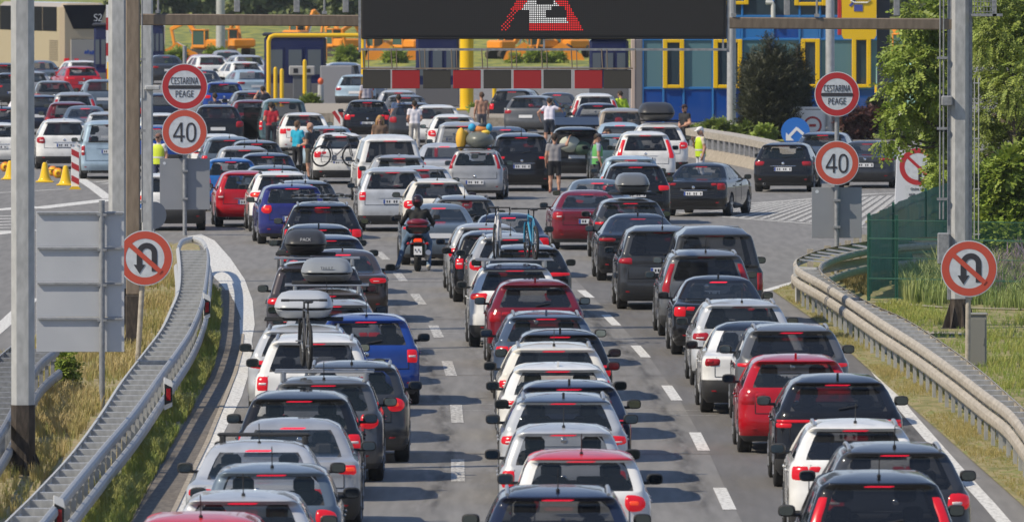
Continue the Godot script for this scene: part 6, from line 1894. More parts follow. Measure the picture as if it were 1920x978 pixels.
func coach() -> void:
	var o := thing("coach", "big beige coach seen from the rear left at the left edge", "coach", ground_at(157, 150), deg_to_rad(18))
	var beige := paint(lin(.44, .36, .26), 0, .45)
	var greyb := paint(lin(.36, .34, .31), 0, .45)
	var mb := MB.new(); mb.box(Vector3(0, 2.15, -6.0), Vector3(2.5, 3.6, 12.0), Basis(), .22); part("body", mb, beige, o)
	mb = MB.new(); mb.prism(PackedVector2Array([Vector2(-1.18, 3.85), Vector2(1.16, 3.85), Vector2(.70, 2.62), Vector2(-.62, 2.62)]), .04, Transform3D(Basis(), Vector3(.05, 0, .02))); part("rear_window", mb, dull(lin(.008, .008, .014)), o)
	mb = MB.new(); mb.box(Vector3(.16, 1.35, .03), Vector3(1.8, 1.5, .08), Basis(), .04); part("engine_cover", mb, greyb, o)
	lettering("S2", .42, .36, Vector3(.72, 3.2, .045), M.white, o)
	mb = MB.new()
	for k in 6: mb.box(Vector3(.05 + k * .13, 1.42 + .03 * sin(k * 2.0), .075), Vector3(.11, .16 + .05 * (k % 2), .01), Basis(Vector3.BACK, -.25))
	part("blue_script", mb, mat(lin(.02, .07, .33), .5), o)
	for k in 4:
		mb = MB.new(); mb.box(Vector3(-1.256, 3.12, -.75 - k * 2.75 - 1.3), Vector3(.02, 1.25, 2.65), Basis(), .01)
		part("side_window", mb, dull(lin(.008, .008, .009)), o)
	mb = MB.new()
	for k in 12: mb.box(Vector3(-1.258, 1.02 + k * .09, -1.3), Vector3(.02, .035, 1.6))
	part("vent_louvres", mb, mat(lin(.13, .10, .07), .7), o)
	for k in 2:
		mb = MB.new(); mb.box(Vector3(-.95 if k == 0 else -.42, 1.0, .05), Vector3(.28, .24, .06), Basis(), .05); part("tail_light", mb, M.tail_lit, o)
	mb = MB.new(); mb.lathe([[.25, .16], [.48, .16], [.5, 0], [.48, -.16], [.05, -.16]], 18, Transform3D(Basis(Vector3.FORWARD, PI / 2), Vector3(-1.12, .5, -3.4))); part("wheel", mb, M.rubber, o)
	mb = MB.new(); mb.lathe([[.25, .16], [.48, .16], [.5, 0], [.48, -.16], [.05, -.16]], 18, Transform3D(Basis(Vector3.FORWARD, PI / 2), Vector3(1.12, .5, -3.4))); part("wheel", mb, M.rubber, o)
	mb = MB.new(); mb.box(Vector3(-1.258, 1.9, -7.4), Vector3(.02, .35, .9), Basis(Vector3.RIGHT, .4)); part("blue_mark", mb, mat(lin(.05, .30, .55), .5), o)
	mb = MB.new(); mb.box(Vector3(-1.257, 1.7, -6.6), Vector3(.02, .3, 1.2), Basis(Vector3.RIGHT, .5)); part("orange_mark", mb, mat(lin(.55, .28, .06), .5), o)

func digger(label: String, px: float, py: float, turn: float, kind: int) -> void:
	var o := thing("excavator", label, "excavator", ground_at(px, py), turn, "orange construction machines parked on the meadow")
	o.scale = Vector3.ONE * .62
	var mb := MB.new()
	if kind != 2:
		for s in [-1, 1]:
			mb = MB.new()
			mb.prism(PackedVector2Array([Vector2(-1.7, .25), Vector2(-1.45, 0), Vector2(1.45, 0), Vector2(1.7, .25), Vector2(1.7, .6), Vector2(1.45, .8), Vector2(-1.45, .8), Vector2(-1.7, .6)]), .5, Transform3D(Basis(Vector3.UP, PI / 2), Vector3(s * .95, 0, 0)))
			part("track", mb, mat(lin(.05, .045, .04), .9), o)
	else:
		for s in 4:
			mb = MB.new(); mb.lathe([[.3, .22], [.62, .22], [.7, 0], [.62, -.22], [.1, -.22]], 16, Transform3D(Basis(Vector3.FORWARD, PI / 2), Vector3(-1.0 if s % 2 else 1.0, .7, 1.3 if s < 2 else -1.3))); part("wheel", mb, M.rubber, o)
	mb = MB.new(); mb.box(Vector3(.1, 1.35, .75), Vector3(2.3, .85, 1.9), Basis(), .15); mb.box(Vector3(0, .95, 0), Vector3(1.7, .25, 2.8), Basis(), .05); part("engine_body", mb, M.orange, o)
	mb = MB.new()
	for s in [Vector3(-1.05, 1.8, -1.1), Vector3(-.15, 1.8, -1.1), Vector3(-1.05, 1.8, .15), Vector3(-.15, 1.8, .15)]: mb.box(s, Vector3(.1, 1.7, .1))
	mb.box(Vector3(-.6, 2.68, -.48), Vector3(1.1, .14, 1.5), Basis(), .05); mb.box(Vector3(-.6, 1.1, -.48), Vector3(1.05, .3, 1.4), Basis(), .05)
	part("cab_frame", mb, M.orange, o)
	mb = MB.new(); mb.box(Vector3(-.6, 1.9, -.48), Vector3(.92, 1.45, 1.28), Basis(), .03); part("cab_window", mb, mat(lin(.05, .10, .09), .06), o)
	mb = MB.new()
	mb.beam(Vector3(.35, 1.5, -.7), Vector3(.35, 3.5 + kind * .3, -2.2), .32, .45, .05)
	mb.beam(Vector3(.35, 3.5 + kind * .3, -2.2), Vector3(.35, 2.7, -4.0), .30, .38, .05)
	part("boom", mb, M.orange, o)
	mb = MB.new(); mb.beam(Vector3(.35, 2.9, -3.9), Vector3(.35, .9, -3.5), .24, .28, .04); part("arm", mb, M.orange, o)
	mb = MB.new(); mb.prism(PackedVector2Array([Vector2(-.5, 0), Vector2(.2, -.1), Vector2(.5, .35), Vector2(.3, .9), Vector2(-.1, .95), Vector2(.1, .4)]), 1.0, Transform3D(Basis(Vector3.UP, PI / 2), Vector3(.35, .2, -3.5))); part("bucket", mb, M.orange if kind else mat(lin(.06, .055, .05), .8), o)
	mb = MB.new(); mb.bar(Vector3(.35, 1.5, -1.3), Vector3(.35, 2.7, -2.0), .08); part("piston", mb, M.chrome, o)

func machines() -> void:
	digger("orange digger nearest the lamp post, its cab left of the post", 388, 108, 1.2, 0)
	digger("orange digger with green glazed cab right of the lamp post", 447, 106, .3, 1)
	digger("orange digger behind the roof of the yellow framed booth", 560, 88, -.6, 1)
	digger("orange digger just right of the yellow framed booth", 640, 106, .5, 0)
	digger("orange digger at the left end below the LED board", 700, 110, 2.4, 0)
	digger("orange digger second from the left below the LED board", 765, 108, .9, 1)
	digger("orange digger right of the thick yellow pole below the LED board", 950, 110, -.9, 0)
	digger("orange digger in the middle right below the LED board", 1010, 108, 1.9, 1)
	digger("orange wheeled loader at the right end below the LED board", 1070, 108, .5, 2)
	digger("orange machine half hidden by leaves right of the yellow box", 1705, 118, 1.0, 1)
	var words := ["at the foot of the lamp post", "left below the LED board", "near the thick yellow pole", "right below the LED board", "behind the right digger"]
	for k in 5:
		var o := thing("digger_bucket", "rusty orange digger bucket lying on the meadow %s" % words[k], "bucket", ground_at([335, 725, 800, 985, 1055][k], 112))
		var mb := MB.new(); mb.prism(PackedVector2Array([Vector2(-1.3, 0), Vector2(1.3, 0), Vector2(1.1, .35), Vector2(.5, .7), Vector2(-.1, 1.05), Vector2(-.6, .7), Vector2(-1.1, .5)]), 1.2); part("bucket_shell", mb, M.orange, o)

# ---------------------------------------------------------------- cones on the left
func cones() -> void:
	for q in [[83, 342, 38.0, "yellow cone nearest the white car, left of the pair"], [122, 348, 38.0, "yellow cone right of the pair, beside the striped marker board"], [18, 337, 36.0, "yellow cone at the left edge beside the near column"]]:
		var s: float = (q[1] + 147) / 8.1
		var h: float = q[2] / s
		var o := thing("traffic_cone", q[3], "traffic cone", ground_at(q[0], q[1]), 0, "yellow cones on the left carriageway")
		var mb := MB.new(); mb.lathe([[.24, .05], [.22, .08], [.17, .16], [.12, h * .6], [.08, h * .93], [.05, h], [0, h]], 16); part("cone_body", mb, M.yellow, o)
		mb = MB.new(); mb.box(Vector3(0, .03, 0), Vector3(.56, .05, .56), Basis(), .02); part("foot", mb, M.yellow, o)
	for q in [[9, 322, "round orange warning lamp on the cable at the left edge"], [98, 330, "round orange warning lamp between the two cones, left one"], [108, 334, "round orange warning lamp between the two cones, right one"]]:
		var s: float = (q[1] + 147) / 8.1
		var o := thing("warning_lamp", q[2], "warning lamp", ground_at(q[0], q[1]) + Vector3(0, .16, 0))
		var mb := MB.new(); mb.ball(Vector3.ZERO, Vector3(.17, .17, .12)); part("lamp_shell", mb, mat(lin(.80, .26, .02), .4), o)
		mb = MB.new(); mb.lathe([[.06, .02], [.11, 0], [.12, -.02]], 14, Transform3D(Basis(Vector3.RIGHT, PI / 2), Vector3(0, 0, .12))); part("lens_ring", mb, M.yellow, o)
		mb = MB.new(); mb.bar(Vector3(-.4, .12, 0), Vector3(.4, .08, 0), .012, 5); part("cable", mb, M.black, o)
	var o := thing("marker_board", "red and white striped marker board on yellow foot beside the cones", "marker board", ground_at(140, 355))
	var s := (355.0 + 147) / 8.1
	var mb := MB.new(); mb.box(Vector3(0, .68, 0), Vector3(15 / s, 1.2, .04), Basis(), .008); var b := part("board", mb, M.white, o)
	for k in 3:
		mb = MB.new()
		var y := .28 + k * .40
		mb.prism(PackedVector2Array([Vector2(-7.2 / s, y + .16), Vector2(-7.2 / s, y - .02), Vector2(7.2 / s, y - .14), Vector2(7.2 / s, y + .04)]), .008, Transform3D(Basis(), Vector3(0, 0, .024))); part("red_stripe", mb, M.sign_red, b)
	mb = MB.new(); mb.prism(PackedVector2Array([Vector2(-.2, 0), Vector2(.2, 0), Vector2(.1, .1), Vector2(-.1, .1)]), .3); part("foot", mb, M.yellow, o)

# ---------------------------------------------------------------- people: smooth bodies meshed from tapered bones
# a bone is [from, to, radius at from, radius at to, what it is]
func net(bones: Array, cell: float, k: float) -> Dictionary:
	var lo := Vector3.ONE * 1e9
	var hi := -lo
	for b in bones:
		var r: float = maxf(b[2], b[3]) + cell * 2.5
		lo = lo.min((b[0] as Vector3).min(b[1]) - Vector3.ONE * r)
		hi = hi.max((b[0] as Vector3).max(b[1]) + Vector3.ONE * r)
	var n := Vector3i(((hi - lo) / cell).ceil()) + Vector3i.ONE
	var f := PackedFloat32Array()
	f.resize(n.x * n.y * n.z)
	f.fill(1.0)
	var cls := PackedInt32Array()
	cls.resize(f.size())
	var near := PackedFloat32Array()
	near.resize(f.size())
	near.fill(9.0)
	var sx := n.y * n.z
	for b in bones:
		var a: Vector3 = b[0]
		var ab: Vector3 = b[1] - a
		var l2 := maxf(ab.length_squared(), 1e-9)
		var ra: float = b[2]
		var rb: float = b[3]
		var c: int = b[4]
		var m := maxf(ra, rb) + k + cell * 2
		var i0 := Vector3i(((a.min(b[1]) - Vector3.ONE * m - lo) / cell).floor()).clamp(Vector3i.ZERO, n - Vector3i.ONE)
		var i1 := Vector3i(((a.max(b[1]) + Vector3.ONE * m - lo) / cell).ceil()).clamp(Vector3i.ZERO, n - Vector3i.ONE)
		for x in range(i0.x, i1.x + 1):
			for y in range(i0.y, i1.y + 1):
				var at := x * sx + y * n.z
				for z in range(i0.z, i1.z + 1):
					var p := lo + Vector3(x, y, z) * cell - a
					var t := clampf(p.dot(ab) / l2, 0, 1)
					var d := (p - ab * t).length() - lerpf(ra, rb, t)
					if d < near[at + z]:
						near[at + z] = d
						cls[at + z] = c
					var e := f[at + z]
					var h := maxf(k - absf(d - e), 0.0) / k
					f[at + z] = minf(d, e) - h * h * k * 0.25
	var v := PackedVector3Array()
	var nn := PackedVector3Array()
	var vc := PackedInt32Array()
	var ix := PackedInt32Array()
	var id := {}
	for x in n.x - 1:
		for y in n.y - 1:
			for z in n.z - 1:
				var o := x * sx + y * n.z + z
				var neg := 0
				for q in 8:
					if f[o + (q & 1) * sx + (q >> 1 & 1) * n.z + (q >> 2)] < 0: neg += 1
				if neg == 0 or neg == 8: continue
				var s := Vector3.ZERO
				var cnt := 0
				for q in 8:
					for ax in 3:
						if q >> ax & 1: continue
						var w := q | (1 << ax)
						var fa := f[o + (q & 1) * sx + (q >> 1 & 1) * n.z + (q >> 2)]
						var fb := f[o + (w & 1) * sx + (w >> 1 & 1) * n.z + (w >> 2)]
						if (fa < 0) != (fb < 0):
							var t := fa / (fa - fb)
							var pa := Vector3(q & 1, q >> 1 & 1, q >> 2)
							s += pa.lerp(Vector3(w & 1, w >> 1 & 1, w >> 2), t)
							cnt += 1
				s /= cnt
				id[o] = v.size()
				v.append(lo + (Vector3(x, y, z) + s) * cell)
				var g := Vector3(f[o + sx] - f[o], f[o + n.z] - f[o], f[o + 1] - f[o]) + Vector3(f[o + sx + n.z + 1] - f[o + n.z + 1], f[o + sx + n.z + 1] - f[o + sx + 1], f[o + sx + n.z + 1] - f[o + sx + n.z])
				nn.append(g.normalized())
				vc.append(cls[o])
	for o in id:
		var z: int = o % n.z
		var y: int = (o / n.z) % n.y
		var x: int = o / sx
		for ax in 3:
			var step: int = [sx, n.z, 1][ax]
			var s1: int = [n.z, 1, sx][ax]
			var s2: int = [1, sx, n.z][ax]
			var p1: int = [y, z, x][ax]
			var p2: int = [z, x, y][ax]
			if p1 == 0 or p2 == 0: continue
			var fa := f[o] < 0
			if fa == (f[o + step] < 0): continue
			if not (id.has(o - s1) and id.has(o - s2) and id.has(o - s1 - s2)): continue
			var a: int = id[o]
			var b: int = id[o - s1]
			var c: int = id[o - s1 - s2]
			var d: int = id[o - s2]
			if fa: ix.append_array([a, d, c, a, c, b])
			else: ix.append_array([a, c, d, a, b, c])
	nn.fill(Vector3.ZERO)
	for i in range(0, ix.size(), 3):
		var m := (v[ix[i + 2]] - v[ix[i]]).cross(v[ix[i + 1]] - v[ix[i]])
		nn[ix[i]] += m; nn[ix[i + 1]] += m; nn[ix[i + 2]] += m
	for i in nn.size(): nn[i] = nn[i].normalized()
	return {v = v, n = nn, c = vc, ix = ix}

func add_net(mb: MB, q: Dictionary, t: Transform3D, colours: Array, mirrored := false) -> void:
	var k := mb.v.size()
	for i in q.v.size():
		var p: Vector3 = q.v[i]
		var m: Vector3 = q.n[i]
		if mirrored: p.x = -p.x; m.x = -m.x
		mb.col = colours[q.c[i]]
		mb.vert(t * p, (t.basis * m).normalized())
	for i in range(0, q.ix.size(), 3):
		if mirrored: mb.ix.append_array([k + q.ix[i], k + q.ix[i + 2], k + q.ix[i + 1]])
		else: mb.ix.append_array([k + q.ix[i], k + q.ix[i + 1], k + q.ix[i + 2]])
	mb.col = Color.WHITE

var hand_net := {}
var head_net := {}
enum { SKIN, SHIRT, LEGS, SHOE, HAIR, DARK }

func make_templates() -> void:
	var b := []
	# a relaxed right hand hanging down: wrist at the origin, fingers towards -y, thumb to the front (-z)
	b.append([Vector3(0, .02, 0), Vector3(0, -.05, -.015), .024, .020, SKIN])
	b.append([Vector3(0, -.02, .012), Vector3(0, -.085, .024), .016, .014, SKIN])
	b.append([Vector3(0, -.02, -.010), Vector3(0, -.088, -.024), .017, .014, SKIN])
	b.append([Vector3(0, -.05, 0), Vector3(0, -.088, 0), .016, .014, SKIN])
	var len := [.072, .080, .074, .058]
	for k in 4:
		var z := -.028 + k * .019
		var a := Vector3(0, -.088 + (.004 if k == 3 else 0.0), z)
		var l: float = len[k]
		var m := a + Vector3(-.006 - .002 * k, -l * .5, z * .12)
		var e := m + Vector3(-.016 - .003 * k, -l * .42, z * .05)
		b.append([a, m, .0092, .0086, SKIN])
		b.append([m, e, .0086, .0068, SKIN])
	b.append([Vector3(-.004, -.025, -.022), Vector3(-.012, -.058, -.050), .013, .0105, SKIN])
	b.append([Vector3(-.012, -.058, -.050), Vector3(-.018, -.088, -.056), .0105, .008, SKIN])
	hand_net = net(b, .008, .010)
	b = []
	# head about its middle, face towards -z
	b.append([Vector3(0, .045, .018), Vector3(0, .02, -.012), .082, .078, SKIN])
	b.append([Vector3(0, -.02, -.03), Vector3(0, -.085, -.055), .062, .036, SKIN])
	for s in [-1, 1]:
		b.append([Vector3(s * .03, -.03, -.045), Vector3(s * .036, -.072, -.03), .04, .03, SKIN])
		b.append([Vector3(s * .080, .004, .008), Vector3(s * .083, -.028, .0), .016, .011, SKIN])
		b.append([Vector3(s * .031, .008, -.086), Vector3(s * .031, .008, -.088), .008, .008, DARK])
		b.append([Vector3(s * .045, .026, -.082), Vector3(s * .016, .026, -.090), .006, .006, HAIR])
		b.append([Vector3(s * .07, .05, .03), Vector3(s * .07, .02, .06), .03, .03, HAIR])
	b.append([Vector3(0, .012, -.092), Vector3(0, -.026, -.108), .010, .014, SKIN])
	b.append([Vector3(-.02, -.056, -.092), Vector3(.02, -.056, -.092), .007, .007, DARK])
	b.append([Vector3(0, .075, .0), Vector3(0, .06, .045), .084, .08, HAIR])
	b.append([Vector3(0, .075, -.04), Vector3(0, .085, -.03), .055, .055, HAIR])
	b.append([Vector3(0, .02, .06), Vector3(0, -.03, .06), .064, .05, HAIR])
	b.append([Vector3(0, -.04, .02), Vector3(0, -.15, .03), .05, .052, SKIN])
	head_net = net(b, .013, .02)

func figure(o: Node3D, J: Dictionary, colours: Array, sleeve := .55, shorts := true, girth := 1.0, cell := .03) -> MeshInstance3D:
	var b := []
	var g := girth
	var hipc: Vector3 = J.pelvis
	var ch: Vector3 = J.chest
	var up := (ch - hipc).normalized()
	var side: Vector3 = (J.shr - J.shl).normalized()
	for s in [-1, 1]:
		b.append([hipc + side * .07 * s, hipc.lerp(ch, .55) + side * .075 * s, .115 * g, .105 * g, SHIRT])
		b.append([hipc.lerp(ch, .5) + side * .075 * s, ch + side * .085 * s, .105 * g, .105 * g, SHIRT])
		b.append([hipc - up * .03 + side * .07 * s, hipc - up * .06 + side * .08 * s, .115 * g, .11 * g, LEGS])
	b.append([ch + up * .03, J.neck - up * .01, .09, .06, SHIRT])
	b.append([J.neck - up * .05, J.neck + (J.head - J.neck) * .6, .056, .05, SKIN])
	for s in ["l", "r"]:
		var sh: Vector3 = J["sh" + s]
		var el: Vector3 = J["el" + s]
		var wr: Vector3 = J["wr" + s]
		b.append([ch + up * .05, sh, .075, .066, SHIRT])
		b.append([sh, sh.lerp(el, sleeve), .060, .054, SHIRT])
		if sleeve < 1.0: b.append([sh.lerp(el, sleeve - .12), el, .045, .040, SKIN])
		b.append([el, el.lerp(wr, .45), .041, .040, SHIRT if sleeve >= 1.0 else SKIN])
		b.append([el.lerp(wr, .45), wr, .039, .027, SHIRT if sleeve >= 1.0 else SKIN])
		var hp: Vector3 = J["hp" + s]
		var kn: Vector3 = J["kn" + s]
		var an: Vector3 = J["an" + s]
		b.append([hp, hp.lerp(kn, .85), .098 * g, .074, LEGS])
		b.append([hp.lerp(kn, .75), kn, .07 if shorts else .074, .056 if shorts else .062, LEGS if not shorts else SKIN])
		b.append([kn, kn.lerp(an, .4), .056 if shorts else .062, .058, SKIN if shorts else LEGS])
		b.append([kn.lerp(an, .4), an, .056, .038 if shorts else .052, SKIN if shorts else LEGS])
		var toe: Vector3 = J["to" + s]
		b.append([an + Vector3(0, -.03, 0) - (toe - an).normalized() * .03, toe, .046, .038, SHOE])
	var mb := MB.new()
	add_net(mb, net(b, cell, .045), Transform3D(), colours)
	var hd: Vector3 = J.head
	var look: Vector3 = J.look
	var t := Transform3D(Basis.looking_at(look, (hd - J.neck).normalized() if absf((hd - J.neck).normalized().dot(look.normalized())) < .95 else Vector3.UP), hd)
	add_net(mb, head_net, t, colours)
	for s in ["l", "r"]:
		var wr: Vector3 = J["wr" + s]
		var el: Vector3 = J["el" + s]
		var y := (el - wr).normalized()
		var z: Vector3 = J.get("thumb", Vector3(0, 0, 1))
		if absf(z.dot(y)) > .9: z = Vector3.UP
		var x := y.cross(z).normalized()
		var bs := Basis(x, y, x.cross(y))
		add_net(mb, hand_net, Transform3D(bs, wr), colours, s == "l")
	return part("body", mb, M.vcol, o)

func stance() -> Dictionary:
	return {pelvis = Vector3(0, .97, 0), chest = Vector3(0, 1.30, -.01), neck = Vector3(0, 1.49, .0), head = Vector3(0, 1.635, -.01), look = Vector3(0, -.05, -1),
		shl = Vector3(-.185, 1.42, 0), shr = Vector3(.185, 1.42, 0), ell = Vector3(-.25, 1.14, .03), elr = Vector3(.25, 1.14, .03), wrl = Vector3(-.26, .89, -.05), wrr = Vector3(.26, .89, -.05),
		hpl = Vector3(-.10, .92, 0), hpr = Vector3(.10, .92, 0), knl = Vector3(-.12, .50, -.02), knr = Vector3(.12, .50, -.02), anl = Vector3(-.13, .09, .03), anr = Vector3(.13, .09, .03),
		tol = Vector3(-.15, .04, -.15), tor = Vector3(.15, .04, -.15)}

func shifted(J: Dictionary, keys: Array, by: Vector3) -> void:
	for k in keys: J[k] += by

func bent(J: Dictionary, angle: float) -> void:
	# bow the upper body forward about the hips
	var c: Vector3 = J.pelvis
	var r := Basis(Vector3.RIGHT, -angle)
	for k in ["chest", "neck", "head", "shl", "shr", "ell", "elr", "wrl", "wrr"]: J[k] = c + r * (J[k] - c)
	J.look = r * J.look

func person(label: String, at: Vector3, turn: float, J: Dictionary, shirt: Color, legs: Color, hair: Color, sleeve := .5, shorts := true, girth := 1.0, shoe := Color(.05, .05, .05)) -> Node3D:
	var o := thing("person", label, "person", at, turn, "people standing among the stopped cars")
	figure(o, J, [lin(.46, .25, .17), shirt, legs, shoe, hair, lin(.08, .03, .025)], sleeve, shorts, girth)
	return o

func vest(o: Node3D, c: Color, J: Dictionary, stripe := true) -> void:
	var mb := MB.new()
	var a: Vector3 = J.pelvis
	var b: Vector3 = J.chest
	var up := (b - a).normalized()
	var rows := []
	for q in [[-.10, .20, .155], [.05, .205, .155], [.20, .205, .155], [.34, .215, .155], [.43, .19, .13], [.49, .10, .09]]:
		var l := []
		for k in 20:
			var e := TAU * k / 20
			l.append(a + up * q[0] + Vector3(cos(e) * q[1], 0, -sin(e) * q[2]))
		rows.append(l)
	mb.grid(rows, true, false)
	var v := part("vest", mb, mat(c, .7), o)
	if stripe:
		mb = MB.new()
		rows = []
		for q in [.08, .13]:
			var l := []
			for k in 20:
				var e := TAU * k / 20
				l.append(a + up * q + Vector3(cos(e) * .212, 0, -sin(e) * .162))
			rows.append(l)
		mb.grid(rows, true, false)
		part("reflective_band", mb, mat(lin(.6, .6, .58), .4), v)

func cap(o: Node3D, J: Dictionary, c: Color) -> void:
	var mb := MB.new()
	var t := Transform3D(Basis.looking_at(J.look, Vector3.UP), J.head)
	mb.ball(t * Vector3(0, .085, .005), Vector3(.095, .075, .11), t.basis, 6, 14)
	mb.box(t * Vector3(0, .075, -.12), Vector3(.15, .012, .11), t.basis, .005)
	part("cap", mb, mat(c, .8), o)

func people() -> void:

	var black := lin(.015, .015, .017)
	var hair := lin(.035, .022, .015)
	var J := stance()
	# hands on a phone or folded in front: seen from behind elbows out
	shifted(J, ["wrl", "wrr"], Vector3(0, .22, -.18)); shifted(J, ["ell", "elr"], Vector3(0, .02, .04)); J.wrl.x = -.12; J.wrr.x = .12
	person("person in a red shirt standing at the green car's door, seen from behind", ground_at(508, 286), 0.1, J, lin(.42, .012, .03), lin(.03, .03, .04), hair, .5, false)
	J = stance()
	J.wrr = Vector3(.12, 1.12, -.22); J.elr = Vector3(.27, 1.12, -.05); J.wrl = Vector3(-.10, 1.10, -.24); J.ell = Vector3(-.27, 1.13, -.02)
	person("person in a turquoise shirt and black trousers talking beside the bicycle car", ground_at(557, 331), -0.7, J, lin(.01, .33, .50), black, lin(.12, .07, .04), .5, false, .95)
	J = stance()
	J.wrl = Vector3(-.16, 1.08, -.26); J.ell = Vector3(-.25, 1.12, -.02)
	person("bald person in a dark grey shirt and khaki shorts facing the turquoise shirt", ground_at(581, 336), 1.1, J, lin(.035, .036, .042), lin(.10, .09, .07), lin(.40, .24, .18), .5, true, 1.05)
	J = stance()
	J.look = Vector3(0, -.15, -1)
	var o := person("woman with long blonde hair looking over the white van's roof", ground_at(712, 318), PI, J, lin(.16, .10, .07), black, lin(.42, .24, .09), .5, false, .9)
	var mb := MB.new()
	mb.tube([Vector3(0, 1.73, .03), Vector3(0, 1.66, .085), Vector3(0, 1.52, .10), Vector3(0, 1.36, .11)], [.07, .10, .11, .07], 12)
	for s in [-1, 1]: mb.tube([Vector3(s * .04, 1.75, -.02), Vector3(s * .09, 1.66, .02), Vector3(s * .11, 1.50, .0), Vector3(s * .10, 1.38, .02)], [.03, .04, .04, .02], 8)
	part("hair", mb, mat(lin(.42, .24, .09), .7), o)
	J = stance()
	person("person in a dark blue shirt seen from behind, right of the black hatchback", ground_at(747, 268), 0.0, J, lin(.06, .10, .20), lin(.03, .03, .035), hair, .5, false, 1.1)
	J = stance()
	J.wrl = Vector3(-.2, 1.0, -.2); J.wrr = Vector3(.2, 1.02, -.2)
	person("person in a white shirt seen from behind near the white hatchbacks", ground_at(777, 282), 0.1, J, lin(.70, .68, .74), lin(.4, .38, .36), hair, .5, false)
	J = stance()
	person("bare shouldered person with a dark bun by the beige island", ground_at(903, 262), 0.2, J, lin(.40, .22, .15), lin(.1, .1, .12), lin(.09, .05, .03), .1, true, .9)
	J = stance()
	J.wrl = Vector3(-.34, 1.02, -.02); J.ell = Vector3(-.40, 1.22, .08); J.wrr = Vector3(.44, 1.34, -.2); J.elr = Vector3(.38, 1.36, .02)
	bent(J, .18)
	person("person in a white T shirt and dark shorts leaning towards a raised boot", ground_at(1030, 275), 0.0, J, lin(.66, .64, .74), lin(.035, .04, .06), hair, .5, true, 1.08)
	J = stance()
	J.wrr = Vector3(.42, 1.62, -.12); J.elr = Vector3(.36, 1.44, .02)
	person("barefoot legged person in grey shirt and black shorts holding a raised boot lid", ground_at(1040, 362), 0.0, J, lin(.24, .235, .25), black, hair, .5, true, 1.02, lin(.25, .10, .08))
	J = stance()
	bent(J, 1.1)
	shifted(J, ["wrl", "wrr"], Vector3(0, -.1, -.25))
	person("person in dark blue clothes bending into the open boot of the black car", ground_at(1112, 322), -.9, J, lin(.03, .03, .10), lin(.035, .04, .14), hair, 1.0, false, 1.05, lin(.6, .6, .62))
	J = stance()
	J.look = Vector3(.2, -.35, -1)
	o = person("officer in a grey shirt and green vest beside the dark hatchback", ground_at(1120, 362), -1.3, J, lin(.30, .33, .40), lin(.03, .035, .05), hair, .5, false)
	vest(o, lin(.10, .36, .10), J); cap(o, J, lin(.05, .05, .06))
	J = stance()
	J.wrl = Vector3(-.06, 1.02, -.25); J.wrr = Vector3(.02, 1.0, -.26); J.ell = Vector3(-.28, 1.14, -.02)
	o = person("person in black with a dark cap in front of the blue wall", ground_at(1284, 292), 2.4, J, black, lin(.03, .03, .035), hair, .45, false, 1.1)
	cap(o, J, lin(.04, .02, .025))
	J = stance()
	J.wrr = Vector3(.10, 1.35, -.2); J.elr = Vector3(.26, 1.16, -.08); J.look = Vector3(.1, -.3, -1)
	o = person("officer in a yellow vest and white cap beside the black saloon", ground_at(1314, 346), 2.0, J, lin(.62, .55, .42), lin(.55, .56, .62), lin(.62, .62, .64), .5, false)
	vest(o, lin(.50, .68, .02), J); cap(o, J, lin(.72, .72, .74))
	J = stance()
	o = person("officer in a yellow vest half hidden by the left grey panel", ground_at(297, 362), 2.7, J, lin(.60, .58, .56), lin(.05, .06, .12), hair, .5, false, 1.05)
	vest(o, lin(.55, .66, .04), J); cap(o, J, lin(.20, .10, .08))
	J = stance()
	bent(J, .5)
	person("person in a white shirt leaning at the dark cars by the left column", ground_at(14, 262), -1.2, J, lin(.66, .64, .70), lin(.1, .1, .12), hair, .45, false)
	J = stance()
	person("person in a grey shirt among the cars below the striped boards", ground_at(686, 228), .3, J, lin(.42, .40, .46), lin(.04, .04, .05), hair, .5, false, 1.1)
	J = stance()
	J.wrl = Vector3(-.18, 1.5, -.12); J.ell = Vector3(-.34, 1.3, 0); J.wrr = Vector3(.18, 1.5, -.12); J.elr = Vector3(.34, 1.3, 0)
	person("dark haired person with arms raised behind the grey estate car's roof", ground_at(492, 248), 0.4, J, lin(.05, .05, .06), black, hair, .5, false)
	J = stance()
	J.wrl = Vector3(-.2, 1.0, -.2)
	person("person in dark clothes and red shorts beside the open black car door", ground_at(402, 264), .3, J, lin(.05, .055, .10), lin(.22, .03, .05), hair, .5, true, 1.05)
	J = stance()
	bent(J, .25)
	o = person("worker in a yellow green jacket bending behind the white car with tall red lamps", ground_at(1168, 258), .6, J, lin(.45, .60, .03), lin(.05, .05, .07), hair, 1.0, false)

# ---------------------------------------------------------------- two wheelers
func wheel_shape(mb: MB, c: Vector3, R: float, r: float, axis := Vector3.RIGHT) -> void:
	var g := []
	var u := axis.cross(Vector3.UP).normalized()
	for j in 24:
		var a := TAU * j / 24
		var d := u * cos(a) + Vector3.UP * sin(a)
		var l := []
		for i in 8:
			var e := TAU * i / 8
			l.append(c + d * (R - r + r * cos(e)) + axis * r * sin(e))
		g.append(l)
	g.append(g[0])
	mb.grid(g, true, true)

